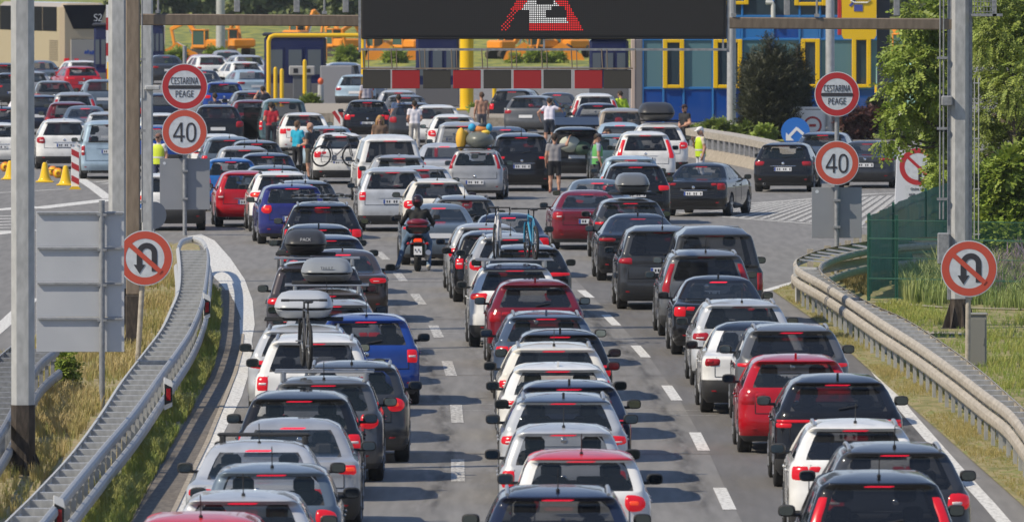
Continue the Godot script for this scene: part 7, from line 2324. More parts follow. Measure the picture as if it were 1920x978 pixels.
func bicycle(label: String, at: Vector3, basis: Basis, frame: Material, drop: bool, scale := 1.0) -> Node3D:
	var o := thing("bicycle", label, "bicycle", at)
	o.basis = basis
	var bw := Vector3(0, .34, .52)
	var fw := Vector3(0, .34, -.52)
	for c in [bw, fw]:
		var mb := MB.new(); wheel_shape(mb, c, .34, .019 if drop else .028)
		var w := part("wheel", mb, M.rubber, o)
		mb = MB.new()
		for k in 14:
			var a := TAU * k / 14
			mb.bar(c + Vector3(.02 * (1 if k % 2 else -1), 0, 0), c + Vector3(0, sin(a) * .31, cos(a) * .31), .003, 4)
		mb.bar(c - Vector3(.05, 0, 0), c + Vector3(.05, 0, 0), .02, 8)
		wheel_shape(mb, c, .315, .010)
		part("spokes_and_rim", mb, M.alloy, w)
	var bb := Vector3(0, .28, .10)
	var st := Vector3(0, .82, .28)
	var hd := Vector3(0, .84, -.36)
	var h2 := Vector3(0, .72, -.40)
	var mb := MB.new()
	mb.bar(bb, st, .017, 8); mb.bar(st, hd, .017, 8); mb.bar(bb, h2, .021, 8); mb.bar(hd + Vector3(0, .04, 0.01), h2, .02, 8)
	for s in [-.05, .05]:
		mb.bar(bb, bw + Vector3(s, 0, 0), .010, 6); mb.bar(st, bw + Vector3(s, 0, 0), .009, 6); mb.bar(h2 + Vector3(s * (.8 if drop else 1.25), 0, 0), fw + Vector3(s * (1.0 if drop else 1.3), 0, 0), .013 if drop else .019, 6)
	part("frame", mb, frame, o)
	mb = MB.new(); mb.bar(st, st + Vector3(0, .14, .04), .013, 8); mb.box(st + Vector3(0, .16, .04), Vector3(.14, .04, .25), Basis(), .02); part("saddle", mb, M.plastic, o)
	mb = MB.new()
	var hb := hd + Vector3(0, .12, .0)
	mb.bar(hd, hb, .014, 8)
	if drop:
		mb.bar(hb + Vector3(-.21, 0, -.06), hb + Vector3(.21, 0, -.06), .014, 8)
		for s in [-.21, .21]: mb.tube([hb + Vector3(s, 0, -.06), hb + Vector3(s, 0, -.14), hb + Vector3(s, -.06, -.17), hb + Vector3(s, -.13, -.12), hb + Vector3(s, -.13, -.02)], .015, 7)
		mb.bar(hb, hb + Vector3(0, 0, -.07), .014, 6)
	else:
		mb.bar(hb + Vector3(-.33, .02, .02), hb + Vector3(.33, .02, .02), .014, 8)
		for s in [-.28, .28]: mb.bar(hb + Vector3(s - .06, .02, .02), hb + Vector3(s + .06, .02, .03), .019, 8)
	part("handlebar", mb, M.plastic, o)
	mb = MB.new()
	mb.lathe([[.02, .012], [.09, .010], [.095, 0], [.09, -.01]], 18, Transform3D(Basis(Vector3.FORWARD, PI / 2), bb + Vector3(.05, 0, 0)))
	mb.bar(bb + Vector3(.06, 0, 0), bb + Vector3(.07, -.12, .11), .011, 6); mb.bar(bb - Vector3(.06, 0, 0), bb + Vector3(-.07, .12, -.11), .011, 6)
	mb.box(bb + Vector3(.11, -.12, .11), Vector3(.09, .02, .07)); mb.box(bb + Vector3(-.11, .12, -.11), Vector3(.09, .02, .07))
	part("crank", mb, M.galv_dull, o)
	return o

func motorcycle() -> void:
	var at: Vector3 = Vector3(-2.18, 0.00, -265.06)
	var turn := deg_to_rad(1.0)
	var o := thing("motorcycle", "black and red motorcycle with top case filtering between the lanes", "motorcycle", at, turn)
	var mb := MB.new()
	# origin under the rear wheel
	wheel_shape(mb, Vector3(0, .31, -.3), .31, .085); part("rear_wheel", mb, M.rubber, o)
	mb = MB.new(); wheel_shape(mb, Vector3(0, .30, -1.75), .30, .06); part("front_wheel", mb, M.rubber, o)
	mb = MB.new()
	mb.box(Vector3(0, .72, -.75), Vector3(.26, .22, .8), Basis(), .08); mb.box(Vector3(0, .86, -1.25), Vector3(.36, .34, .5), Basis(), .14); mb.box(Vector3(0, .5, -1.0), Vector3(.34, .4, .5), Basis(), .08)
	part("frame_body", mb, M.gloss_black, o)
	mb = MB.new(); mb.box(Vector3(0, .80, -.6), Vector3(.30, .10, .75), Basis(), .05); part("saddle", mb, M.plastic, o)
	mb = MB.new(); mb.box(Vector3(0, .64, -.08), Vector3(.18, .06, .3), Basis(Vector3.RIGHT, -.3), .02); mb.beam(Vector3(0, .62, -.02), Vector3(0, .36, .06), .12, .03); part("rear_mudguard", mb, M.plastic, o)
	mb = MB.new(); mb.box(Vector3(0, .73, .03), Vector3(.20, .10, .06), Basis(), .03); part("tail_light", mb, M.amber, o)
	mb = MB.new(); mb.box(Vector3(0, .50, .075), Vector3(.19, .20, .012), Basis(Vector3.RIGHT, -.2)); var pl := part("number_plate", mb, M.plate, o)
	mb = MB.new()
	for k in 4: mb.box(Vector3(-.06 + .04 * k, .52 - .05 * (k % 2), .086), Vector3(.024, .04, .005), Basis(Vector3.RIGHT, -.2))
	part("plate_characters", mb, M.ink, pl)
	for s in [-1, 1]:
		mb = MB.new(); mb.bar(Vector3(s * .1, .66, .0), Vector3(s * .2, .66, .02), .014, 6); mb.ball(Vector3(s * .22, .66, .02), Vector3(.04, .035, .04)); part("indicator", mb, M.tail_off, o)
	mb = MB.new(); mb.box(Vector3(0, 1.02, -.08), Vector3(.56, .26, .42), Basis(), .09); var tc := part("top_case", mb, M.gloss_black, o)
	mb = MB.new(); mb.ball(Vector3(0, 1.14, -.08), Vector3(.27, .10, .20)); mb.box(Vector3(0, 1.06, .13), Vector3(.44, .05, .03), Basis(), .01); part("red_lid", mb, paint(lin(.16, .01, .02)), tc)
	mb = MB.new(); mb.tube([Vector3(.2, .3, -1.0), Vector3(.22, .32, -.5), Vector3(.24, .46, .08)], [.04, .06, .065], 10); part("exhaust", mb, M.alloy, o)
	mb = MB.new(); mb.bar(Vector3(-.38, 1.05, -1.3), Vector3(.38, 1.05, -1.3), .018, 8)
	for s in [-1, 1]: mb.bar(Vector3(s * .07, .95, -1.42), Vector3(s * .07, .32, -1.75), .03, 8)
	part("handlebar_and_forks", mb, M.plastic, o)
	for s in [-1, 1]:
		mb = MB.new(); mb.bar(Vector3(s * .30, 1.05, -1.3), Vector3(s * .42, 1.22, -1.3), .01, 5); mb.box(Vector3(s * .45, 1.24, -1.29), Vector3(.16, .10, .03), Basis(), .02); part("mirror", mb, M.plastic, o)
	var J := stance()
	J.pelvis = Vector3(0, .92, -.62); J.chest = Vector3(0, 1.26, -.70); J.neck = Vector3(0, 1.46, -.72); J.head = Vector3(0, 1.60, -.74)
	J.shl = Vector3(-.20, 1.38, -.70); J.shr = Vector3(.20, 1.38, -.70); J.ell = Vector3(-.36, 1.12, -.85); J.elr = Vector3(.36, 1.12, -.85); J.wrl = Vector3(-.36, 1.07, -1.22); J.wrr = Vector3(.36, 1.07, -1.22)
	J.hpl = Vector3(-.14, .90, -.66); J.hpr = Vector3(.14, .90, -.66); J.knl = Vector3(-.30, .62, -.95); J.knr = Vector3(.28, .64, -.98); J.anl = Vector3(-.46, .13, -.62); J.anr = Vector3(.26, .13, -.80)
	J.tol = Vector3(-.52, .05, -.78); J.tor = Vector3(.27, .05, -.98); J.look = Vector3(0, 0, -1)
	var r := thing("person", "motorcyclist in black jacket, blue jeans and dark red helmet", "person", at, turn)
	figure(r, J, [lin(.015, .015, .017), lin(.012, .012, .014), lin(.10, .17, .28), lin(.5, .48, .45), lin(.02, .02, .02), lin(.02, .02, .02)], 1.0, false, 1.1, .022)
	mb = MB.new(); mb.ball(J.head + Vector3(0, .03, .01), Vector3(.135, .155, .16), Basis(), 12, 18); var hl := part("helmet", mb, paint(lin(.022, .010, .014)), r)
	mb = MB.new(); mb.ball(J.head + Vector3(0, .03, .028), Vector3(.12, .075, .15), Basis(), 8, 16); part("red_band", mb, paint(lin(.14, .02, .03)), hl)

# ---------------------------------------------------------------- loads on car roofs
func roof_box(label: String, at: Vector3, turn: float, w: float, l: float, h: float, m: Material, words: String, ink: Material, high := 1.0) -> void:
	var o := thing("roof_box", label, "roof box", at, turn)
	var shape := func(y0: float, y1: float, rows: Array) -> MB:
		var g := []
		for q in rows:
			var lp := []
			for k in 28:
				var a := TAU * k / 28
				var x: float = signf(cos(a)) * pow(absf(cos(a)), .42) * w / 2 * q[1]
				var z: float = signf(sin(a)) * pow(absf(sin(a)), .42) * l / 2 * q[1]
				lp.append(Vector3(x, lerpf(y0, y1, q[0]) - (.10 * h * pow(clampf(-z / (l / 2), 0, 1), 2.0) if q[0] > .5 else 0.0), -z))
			g.append(lp)
		var mb := MB.new()
		mb.grid(g, true, false)
		return mb
	part("tub", shape.call(0.0, h * .42, [[0.0, .0], [0.0, .70], [.12, .84], [.5, .95], [.9, 1.0], [1.0, 1.0]]), m, o)
	part("lid", shape.call(h * .40, h, [[0.0, 1.015], [.06, 1.02], [.2, 1.0], [.55, .93], [.85, .80], [1.0, .55], [1.0, .0]]), m, o)
	var mb := MB.new(); mb.box(Vector3(0, h * .405, l / 2 - .012), Vector3(w * .8, .012, .05)); part("seam", mb, M.black, o)
	mb = MB.new()
	for z in [-.42, .42]: mb.box(Vector3(0, -.035, z), Vector3(w + .35, .04, .07), Basis(), .01)
	part("carrier_bars", mb, M.plastic, o)
	if words: lettering(words, w * .25, h * .13, Vector3(0, h * .62, l / 2 - .005), ink, o)

func cars() -> void:
	var rows := [
		["hatch:d", "coral_red", -3.49, -129.54, -0.21, "rod off", "bright red car roof cut off by the bottom edge, left lane"],
		["hatch:c", "light_silver", -3.12, -134.09, -0.21, "rod", "silver car directly ahead of the bright red roof at the bottom left"],
		["round", "blue_grey", -2.92, -140.45, -0.22, "rod clear", "blue grey hatchback with rounded rear window, bottom of the left lane"],
		["sedan", "light_silver", -3.24, -147.35, -0.22, "rod clear", "silver saloon with one dark bar across its roof, lower left"],
		["sedan:f", "silver", -2.92, -153.50, -0.22, "clear", "silver saloon with long sloping rear window ahead of the dark bar car"],
		["hatch:b", "black", -2.98, -161.94, -0.23, "clear", "black hatchback with silver edged roof, left lane behind the roof bar estate"],
		["round", "grey", -2.73, -167.24, -0.23, "rod bars clear  ", "grey rounded hatchback with a bicycle on its silver roof bars"],
		["round", "dark_grey", -2.41, -173.09, -0.25, "rod rails clear", "dark grey hatchback with silver rails and round lamps, right of the roof bar car"],
		["suv:b", "white", -3.09, -179.80, -0.35, "rails", "white SUV seen through the upright bicycle, left lane"],
		["hatch:b", "blue", -2.46, -193.68, -0.57, "rod", "bright blue hatchback right of the bicycle SUV"],
		["estate", "light_silver", -3.43, -188.93, -0.50, "rails bm", "silver estate under the pale grey roof box, behind the bicycle"],
		["hatch:c", "silver", -3.17, -201.90, -0.71, "rod", "silver roofed car just ahead of the pale roof box"],
		["estate:c", "taupe", -3.35, -207.38, -0.79, "rod bars", "taupe estate carrying the mid grey roof box"],
		["mpv", "plum", -3.67, -215.58, -0.92, "bars  ", "dark plum minivan carrying the black roof box on silver bars"],
		["sedan", "brown", -3.46, -233.34, -1.21, "fin", "black brown saloon with lit brake bar, right of the black roof box"],
		["hatch:e", "navy", -3.91, -243.25, -1.37, "", "navy car roof just ahead of the black roof box"],
		["hatch:b", "black", -4.25, -250.90, -1.50, "fin", "black car roof with shark fin ahead of the black roof box"],
		["suv:c", "black", -4.41, -265.40, -1.69, "rails", "black SUV with patterned ski bars on its roof"],
		["round", "deep_blue", -5.64, -289.42, -4.20, "rod", "deep blue small hatchback with round lamps, left lane"],
		["estate", "dark_grey", -5.38, -294.07, -3.50, "brails rod", "dark grey estate mostly hidden behind the deep blue hatchback"],
		["cross", "white", -6.10, -301.14, -3.60, "rod brails", "white small SUV left of the deep blue hatchback"],
		["small", "red", -7.13, -305.49, -3.80, "off", "glossy red hatchback left of the white small SUV"],
		["small:e", "bright_blue", -7.96, -322.03, -3.20, "rod clear", "light blue hatchback beside the left grey panel"],
		["hatch:d", "blue_grey", -6.56, -313.38, -3.50, "rod", "blue grey roof showing between the light blue hatchback and the white small SUV"],
		["hatch:f", "navy", -7.07, -328.46, -3.50, "rod", "navy roof with brake lamp, behind the light blue hatchback"],
		["hatch:b", "silver", -7.95, -337.75, -3.50, "rod", "silver hatchback roof above the light blue hatchback"],
		["estate:c", "dark_grey", -7.82, -347.82, -3.50, "rod", "dark grey estate roof in front of the person in red"],
		["estate:b", "blue_grey", -8.77, -352.77, -3.50, "rod", "blue grey estate left of the dark estate, below the burgundy car"],
		["hatch:d", "white", -9.25, -359.80, -3.50, "", "white hatchback with red lamps peeping right of the left 40 sign"],
		["hatch:f", "white", -8.99, -302.15, -2.00, "", "white and blue police car hidden behind the left grey panel"],
		["hatch:c", "white", -7.29, -398.89, -3.00, "", "white saloon behind the two talking people"],
		["hatch:e", "pale_blue", -6.01, -372.92, -3.00, "rod", "pale blue roof behind the white car with the bicycle"],
		["caddy", "teal", -8.17, -407.11, -3.20, "bm", "dark teal boxy minivan beside the person in red"],
		["small", "burgundy", -9.76, -426.81, -4.50, "off", "burgundy hatchback left of the dark teal minivan"],
		["estate:d", "grey", -10.31, -451.36, -4.00, "", "grey estate behind the burgundy hatchback"],
		["hatch", "blue", -12.01, -475.82, -3.00, "rod", "blue hatchback right of the left toll sign"],
		["suv:e", "black", -10.49, -406.40, -3.00, "off far", "black car with wide open door left of the burgundy hatchback"],
		["cross:c", "white", -5.35, -355.71, -2.50, "rod", "white hatchback with a bicycle hung on its back"],
		["van", "white", -3.63, -331.81, -3.50, "", "white passenger van right of the bicycle hatchback"],
		["suv:b", "light_silver", -3.21, -301.36, -2.80, "", "silver SUV with wide red lamps behind the motorcyclist"],
		["hatch:c", "silver", -3.28, -326.91, -2.80, "fin", "silver hatchback roof just behind the white van"],
		["hatch:e", "light_silver", -2.48, -312.01, -2.80, "rod", "light silver hatchback in front of the old silver car"],
		["cross:e", "cream", -1.96, -292.40, -2.60, "brails rod", "cream white SUV right of the motorcyclist"],
		["estate:b", "grey", -1.21, -276.82, -2.20, "brails rod off", "grey estate with tall red lamps right of the motorcyclist"],
		["sedan:d", "blue_grey", -1.77, -271.85, -2.20, "far", "blue grey car roof squeezed between the motorcyclist and grey estate"],
		["sedan:c", "navy", -0.11, -262.37, -2.00, "clear", "navy saloon with pale glass left of the red saloon"],
		["small:e", "silver", -0.62, -252.25, -2.20, "rod", "silver hatchback in front of the navy saloon"],
		["small:b", "black", -0.46, -245.34, -2.20, "", "small black hatchback partly behind the silver car, middle lane"],
		["cross:e", "silver", -0.08, -240.99, -2.00, "rails rod", "silver crossover with railed roof behind the white racing bicycle"],
		["estate:d", "black", 0.26, -236.29, -1.70, "rails rod", "black estate behind the two roof bicycles"],
		["cross", "white", 0.02, -219.75, -1.60, "bars bfin roof=navy", "white crossover with dark roof carrying two bicycles"],
		["cross:c", "dark_red", 0.39, -210.29, -1.30, "fin off", "dark red crossover in the middle lane"],
		["estate:c", "steel_blue", 0.55, -195.56, -1.00, "rails fin", "steel blue estate behind the dark red crossover"],
		["small:c", "black", 0.76, -186.88, -0.80, "fin clear", "small black hatchback with lit brake lamp, middle lane"],
		["estate", "cream", 0.64, -181.06, -0.60, "rails rod", "cream estate with roof rails between black and white cars"],
		["hatch:d", "white", 0.68, -173.44, -0.50, "fin clear", "white hatchback with shark fin, middle lane"],
		["hatch:d", "navy", 0.82, -166.82, -0.30, "fin bfin", "navy hatchback roof just ahead of the silver blue estate"],
		["estate", "light_silver", 0.71, -161.60, -0.30, "rails fin bfin roof=steel_blue", "silver estate with blue grey railed roof and dark window, middle lane"],
		["small:b", "light_silver", 0.67, -151.15, -0.20, "rod clear", "silver hatchback with round badge ahead of the red roofed car"],
		["round", "white", 0.86, -143.97, -0.20, "rod roof=coral_red bm", "white hatchback with bright red roof"],
		["suv:d", "navy", 0.52, -132.39, -0.20, "rails rod", "navy SUV at the bottom edge of the middle lane"],
		["suv_column", "black", 4.26, -134.74, -0.20, "rod", "black SUV with tall red lamps at the bottom right"],
		["suv:e", "dark_grey", 4.72, -142.97, -0.20, "rails rod", "dark grey SUV with silver rails ahead of the tall lamp SUV"],
		["cross:c", "white", 4.49, -151.16, -0.20, "rails rod", "white crossover with silver rails at the lower right"],
		["bar", "black", 4.66, -165.55, -0.25, "fin", "black SUV with a full width thin red lamp"],
		["hatch:c", "red", 4.32, -176.20, -0.40, "fin off", "glossy red hatchback in the right lane"],
		["suv:d", "grey", 4.48, -185.58, -0.50, "rails", "grey SUV with silver rails ahead of the glossy red hatchback"],
		["sedan:f", "white", 4.00, -190.46, -0.70, "off roof=black", "white car with black roof squeezed behind the silver estate"],
		["estate", "light_silver", 3.99, -201.58, -0.80, "rails rod off", "bright silver estate in the right lane"],
		["sedan:c", "black", 3.86, -215.80, -1.00, "fin", "black saloon with lit red line in its rear window, right lane"],
		["suv_column", "grey", 3.75, -225.53, -1.20, "rails rod off", "grey SUV with pale pillars ahead of the black saloon"],
		["van", "dark_grey", 4.04, -232.18, -1.00, "off", "dark grey passenger van at the right of the queue"],
		["mpv", "dark_grey", 3.10, -241.09, -1.30, "rod off", "dark grey people carrier left of the dark van"],
		["coupe", "black", 2.82, -260.05, -1.60, "fin off", "black coupe backed car with shark fin behind the roof box car"],
		["estate:d", "dark_grey", 2.78, -275.83, -1.80, "", "dark grey estate with a round grey roof box"],
		["sedan:e", "dark_red", 1.82, -284.77, -2.20, "off", "dark red saloon right of the open asphalt"],
		["sedan:d", "blue_grey", 2.18, -297.79, -2.20, "clear", "blue grey saloon roof above the dark red saloon"],
		["suv", "black", 3.28, -308.67, -1.20, "", "black SUV left of the black saloon that turns right"],
		["sedan:c", "black", 5.42, -316.83, 11.00, "off clear", "black saloon turning right, its side and wheels showing"],
		["hatch", "black", 8.33, -345.06, 6.00, "off clear", "black hatchback with white plate heading for the right exit"],
		["sedan:d", "dark_grey", 10.92, -350.15, 5.00, "off", "grey saloon behind the leaves right of the 40 sign"],
		["hatch:d", "steel_blue", 10.01, -363.44, 7.00, "", "steel blue hatchback just left of the right 40 sign's top"],
		["mpv:c", "black", 0.22, -346.14, -1.90, "rod", "big black minivan with plate, upper middle"],
		["old", "silver", -0.99, -335.48, 3.00, "off clear", "old silver hatchback with luggage piled on its roof"],
		["sedan", "steel_blue", -0.25, -372.94, -2.00, "rod", "steel blue roof just left of the big black minivan's roof"],
		["suv:c", "black", 2.00, -362.02, -1.00, "off far", "black car with its boot lid raised, upper middle"],
		["hatch:f", "teal", 3.27, -357.37, -1.50, "clear", "dark green grey hatchback beside the officer in the green vest"],
		["hatch:b", "pale_blue", 3.31, -324.00, -1.30, "", "pale blue roof in front of the dark green grey hatchback"],
		["suv_column", "white", 4.05, -352.64, -1.00, "", "white SUV with tall red lamps right of the green grey hatchback"],
		["suv:e", "white", 4.67, -367.91, -1.00, "", "white SUV carrying a big black roof box"],
		["sedan:f", "pale_blue", 3.55, -379.86, -1.20, "far", "pale blue saloon behind the dark green grey hatchback"],
		["caddy", "beige", 3.66, -386.24, -1.00, "off", "beige brown boxy car below the last striped board"],
		["hatch:e", "navy", 3.11, -419.96, -1.00, "far", "dark blue roofed car in front of the white SUV with tall lamps, far"],
		["suv_column", "white", 3.09, -430.30, -1.00, "off", "far white SUV with tall red lamps below the eighth striped board"],
		["sedan:c", "dark_grey", 1.74, -447.47, -1.00, "far", "dark saloon with lit brake lamp below the seventh striped board"],
		["hatch", "grey", 0.95, -437.91, 12.00, "far off", "grey hatchback turned sideways below the sixth striped board"],
		["estate:b", "black", 0.28, -452.77, 8.00, "far", "black estate below the middle striped board"],
		["hatch:c", "black", -5.42, -427.49, -1.50, "", "black hatchback with round badge and plate, left of the man in blue"],
		["hatch:e", "dark_grey", -3.66, -421.20, -1.50, "far off", "dark grey car behind the man in blue"],
		["hatch", "grey", -4.10, -439.30, -1.50, "far", "grey hatchback below the second striped board"],
		["estate:d", "light_silver", -4.52, -452.79, -1.50, "far", "silver estate farthest under the second striped board"],
		["estate:b", "white", -2.72, -413.53, -1.50, "far off", "white estate beside the white hatchback with red lamps"],
		["cross:e", "white", -2.04, -390.12, -2.00, "", "white hatchback with lit lamps below the third striped board"],
		["caddy", "silver", -1.59, -359.63, -1.50, "far", "silver and blue van end behind the piled luggage"],
		["sedan:f", "light_silver", -2.07, -344.27, -2.50, "far", "light silver saloon left of the old silver hatchback"],
		["hatch:c", "white", -13.02, -544.63, -15.00, "", "white hatchback beside the dark blue booth, side turned to view"],
		["hatch:f", "white", -15.26, -568.46, -14.00, "far off", "white hatchback far behind the black saloon, left of centre"],
		["hatch:b", "light_silver", -13.36, -568.48, -12.00, "far off", "silver white car roof under the left diggers"],
		["sedan:c", "black", -13.95, -515.03, -4.00, "far", "black saloon with lit lamp right of the left toll sign's top"],
		["hatch:d", "red", -15.53, -575.37, -8.00, "far off", "far red hatchback above the left toll sign"],
		["sedan", "dark_grey", -17.45, -572.65, -10.00, "far off", "far dark saloon left of the far red hatchback"],
		["sedan:d", "silver", -14.89, -596.52, -6.00, "far off", "silver saloon farthest away below the lamp post"],
		["sedan", "pale_blue", -12.01, -516.82, -14.00, "far off", "pale blue saloon against the booth's left wall"],
		["caddy", "white", -7.59, -511.61, -5.00, "far off", "white van right of the tube frame"],
		["hatch:f", "pale_blue", -6.52, -497.32, 8.00, "far off", "pale blue car behind the round dark board right of the tube frame"],
		["estate", "grey", -19.18, -478.55, -4.00, "off", "grey estate with brownish windows left of the narrow booth"],
		["suv_column", "silver", -16.57, -432.98, -3.00, "off", "silver SUV with tall pinkish lamps between the left columns"],
		["hatch:b", "burgundy", -16.33, -421.11, -3.00, "far off", "burgundy hatchback in front of the tall lamp SUV"],
		["sedan:d", "blue_grey", -15.53, -416.33, -3.00, "", "blue grey saloon with lit brake lamp between the left columns"],
		["hatch:d", "red", -20.14, -528.53, -13.00, "", "red hatchback with dark glass below the coach"],
		["hatch", "white", -20.81, -548.83, -12.00, "far off", "white hatchback just behind the red one under the coach"],
		["sedan:c", "blue_grey", -22.73, -550.64, -9.00, "far off", "blue grey saloon below the coach's rear lamps"],
		["suv:c", "black", -23.38, -525.69, -4.00, "", "black SUV at the left edge below the coach"],
		["hatch:c", "dark_grey", -22.05, -503.50, -6.00, "", "dark grey hatchback at the left edge above the leaning person"],
		["hatch:e", "navy", -18.35, -411.51, -3.00, "rod", "navy car at the left edge below the leaning person"],
		["hatch", "white", -17.00, -378.84, -3.00, "off", "white hatchback cut by the left edge, behind the near column"],
		["suv:e", "white", -14.79, -376.83, -4.00, "fin off", "white SUV right of the near left column"],
		["caddy", "pale_blue", -12.83, -362.50, -4.50, "off bm clear", "light blue boxy van left of the gantry leg"],
		["hatch:c", "light_silver", -14.13, -400.01, -3.00, "far off", "silver roof just above the light blue boxy van"],
		["hatch:e", "navy", -18.12, -439.30, -4.00, "far off", "dark blue car beside the near left column's right edge"],
		["hatch:b", "navy", -13.65, -442.01, -4.00, "far off", "dark hatchback left of the left toll sign"],
		["hatch:d", "white", -12.23, -398.89, -4.00, "far off", "white car behind the left 40 sign's edge"],
		["hatch:f", "blue", -11.67, -372.92, -4.00, "far", "blue car between the slim column and the left 40 sign"],
		["estate:c", "silver", -21.42, -508.25, -6.00, "far off", "silver estate behind the near left column"],
		["hatch:b", "blue_grey", -17.27, -480.62, -5.00, "far off", "blue grey hatchback hidden behind the narrow booth's post"],
	]
	for r in rows: add_car(r)

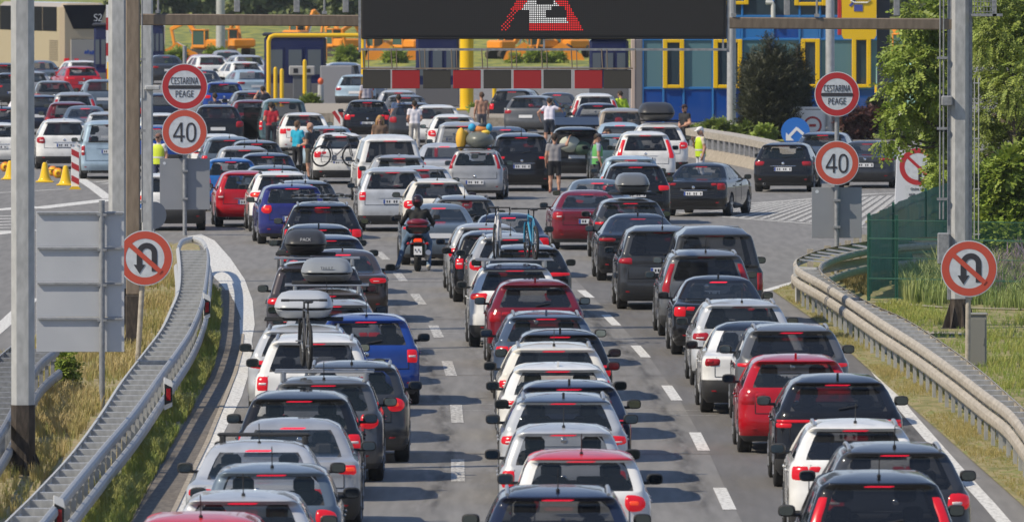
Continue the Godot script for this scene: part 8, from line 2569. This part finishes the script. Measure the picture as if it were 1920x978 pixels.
func car_extras() -> void:
	var dark := mat(lin(.03, .03, .032), .45)
	var pale := mat(lin(.40, .42, .45), .35)
	var midg := mat(lin(.22, .235, .25), .35)
	roof_box("pale silver grey roof box on the estate behind the bicycle", Vector3(-3.43, 1.60, -188.68), 0.0088, .95, 1.9, .42, pale, "", M.ink)
	roof_box("mid grey roof box with dark lettering, left lane", Vector3(-3.35, 1.62, -207.18), 0.0139, .92, 1.9, .40, midg, "THULE", M.ink)
	roof_box("black roof box with pale lettering on silver bars", Vector3(-3.88, 1.90, -215.28), 0.0161, .78, 1.9, .42, dark, "PACK", M.white)
	roof_box("round grey roof box on the dark grey estate, right lane", Vector3(2.89, 1.60, -275.53), 0.0314, .80, 1.9, .46, mat(lin(.11, .115, .12), .25), "", M.ink)
	roof_box("big black roof box on the white SUV near the blue wall", Vector3(4.63, 1.76, -367.61), 0.0175, 1.15, 2.0, .55, dark, "", M.ink)
	# bicycles
	bicycle("mountain bicycle standing upright on the grey hatchback's roof bars, left lane", Vector3(-3.00, 1.60, -166.89), Basis(Vector3.UP, 0.0040 + .10), mat(lin(.03, .03, .035), .4), false)
	bicycle("white racing bicycle with drop handlebar on a car roof", Vector3(-0.29, 1.66, -219.44), Basis(Vector3.UP, 0.0279 - .10), mat(lin(.6, .6, .62), .4), true)
	bicycle("blue and black bicycle on a car roof beside the white one", Vector3(0.37, 1.62, -219.46), Basis(Vector3.UP, 0.0279 + .12), mat(lin(.03, .25, .42), .4), false, .9)
	bicycle("black mountain bicycle hung sideways on a white hatchback's back", Vector3(-5.43, 0.55, -353.39), Basis(Vector3.UP, 0.0436 - 1.15) * Basis(Vector3.FORWARD, .12), mat(lin(.10, .10, .11), .4), false)
	motorcycle()
	# luggage on the old hatchback
	var o := thing("luggage_pile", "colourful luggage under a grey dome on the old hatchback's roof", "luggage", Vector3(-1.00, 1.47, -335.18), -0.0524)
	var mb := MB.new()
	for z in [-.45, .35]: mb.box(Vector3(0, .03, z), Vector3(1.25, .05, .06))
	part("carrier_bars", mb, M.plastic, o)
	mb = MB.new(); mb.ball(Vector3(.05, .26, .1), Vector3(.42, .26, .6), Basis(), 10, 18); part("grey_bundle", mb, mat(lin(.14, .15, .13), .35), o)
	for q in [[Vector3(-.48, .28, .2), Vector3(.16, .34, .22), lin(.75, .42, .04)], [Vector3(-.40, .42, .0), Vector3(.14, .12, .2), lin(.75, .40, .05)], [Vector3(.1, .56, .1), Vector3(.26, .12, .2), lin(.55, .20, .04)], [Vector3(-.16, .62, .15), Vector3(.12, .12, .14), lin(.03, .35, .60)], [Vector3(.34, .62, .15), Vector3(.10, .12, .14), lin(.03, .33, .58)], [Vector3(.14, .66, .12), Vector3(.13, .08, .12), lin(.02, .03, .04)], [Vector3(.24, .48, .24), Vector3(.14, .07, .12), lin(.75, .52, .06)]]:
		mb = MB.new(); mb.ball(q[0], q[1], Basis(), 6, 10); part("bag", mb, mat(q[2], .7), o)
	# raised boot lid and open door
	var u: Node3D = named_car("black car with its boot lid raised")
	mb = MB.new(); mb.box(Vector3(0, 1.82, 2.15), Vector3(1.40, .06, .95), Basis(Vector3.RIGHT, .25), .02); part("boot_lid", mb, body_paint("black"), u)
	mb = MB.new(); mb.box(Vector3(0, 1.0, 2.16), Vector3(1.2, .62, .05), Basis(), .02); part("boot_opening", mb, M.black, u)
	mb = MB.new(); mb.ball(Vector3(-.22, 1.12, 2.2), Vector3(.34, .26, .22), Basis(), 8, 12); var bg := part("pale_bag", mb, mat(lin(.45, .47, .40), .8), u)
	mb = MB.new(); mb.ball(Vector3(.16, 1.0, 2.22), Vector3(.3, .22, .2), Basis(), 8, 12); part("green_bag", mb, mat(lin(.07, .12, .08), .8), u)
	u = named_car("black car with wide open door")
	mb = MB.new()
	mb.box(Vector3(1.38, .78, -.55), Vector3(.98, .72, .10), Basis(Vector3.UP, -.35), .05)
	mb.box(Vector3(1.86, 1.28, -.38), Vector3(.06, .42, .06)); mb.box(Vector3(1.40, 1.49, -.52), Vector3(.9, .05, .06), Basis(Vector3.UP, -.35))
	var dr := part("open_door", mb, body_paint("black"), u)
	mb = MB.new(); mb.box(Vector3(1.40, 1.28, -.52), Vector3(.86, .40, .015), Basis(Vector3.UP, -.35)); part("door_window", mb, M.win, dr)
	u = named_car("silver saloon with one dark bar")
	mb = MB.new(); mb.box(Vector3(.05, 1.52, .25), Vector3(1.2, .05, .09), Basis(), .02)
	for s in [-1, 1]: mb.box(Vector3(s * .53 + .05, 1.45, .25), Vector3(.08, .12, .12), Basis(), .02)
	part("dark_roof_bar", mb, M.plastic, u)
	u = named_car("black SUV with patterned ski bars")
	mb = MB.new()
	for k in 9: mb.box(Vector3(-.62 + k * .155, 1.76 + .02 * (k % 2), .1), Vector3(.10, .06, .5), Basis(Vector3.UP, .2 * (k % 3 - 1)), .015)
	part("ski_clips", mb, M.plastic, u)
	mb = MB.new(); mb.box(Vector3(0, 1.72, .25), Vector3(1.36, .03, .06)); mb.box(Vector3(0, 1.78, .15), Vector3(1.1, .03, .06)); part("ski_bars", mb, M.alloy, u)
	u = named_car("white and blue police car")
	mb = MB.new(); mb.box(Vector3(0, .66, 2.06), Vector3(1.66, .12, .04)); part("blue_band", mb, M.sign_blue, u)
	u = named_car("white hatchback with bright red roof")
	mb = MB.new(); mb.box(Vector3(.12, 1.05, .25), Vector3(.34, .2, .05), Basis(), .02); part("hanging_screen", mb, M.black, u)
	u = named_car("silver estate with blue grey railed roof")
	mb = MB.new(); mb.box(Vector3(.52, 1.04, 2.19), Vector3(.14, .09, .008), Basis(Vector3.RIGHT, -.55) * Basis(Vector3.BACK, -.15)); part("paper_sticker", mb, M.white, u)

func named_car(starts: String) -> Node3D:
	for c in get_children():
		if c.has_meta("label") and str(c.get_meta("label")).begins_with(starts): return c
	return self

func _ready() -> void:
	rng.seed = 20240617
	set_camera_and_light()
	make_materials()
	ground_and_roads()
	markings()
	guardrails()
	gantry()
	plaza()
	blue_building()
	coach()
	machines()
	fence_and_boxes()
	vegetation()
	signs()
	make_templates()
	cars()
	car_extras()
	people()
	cones()
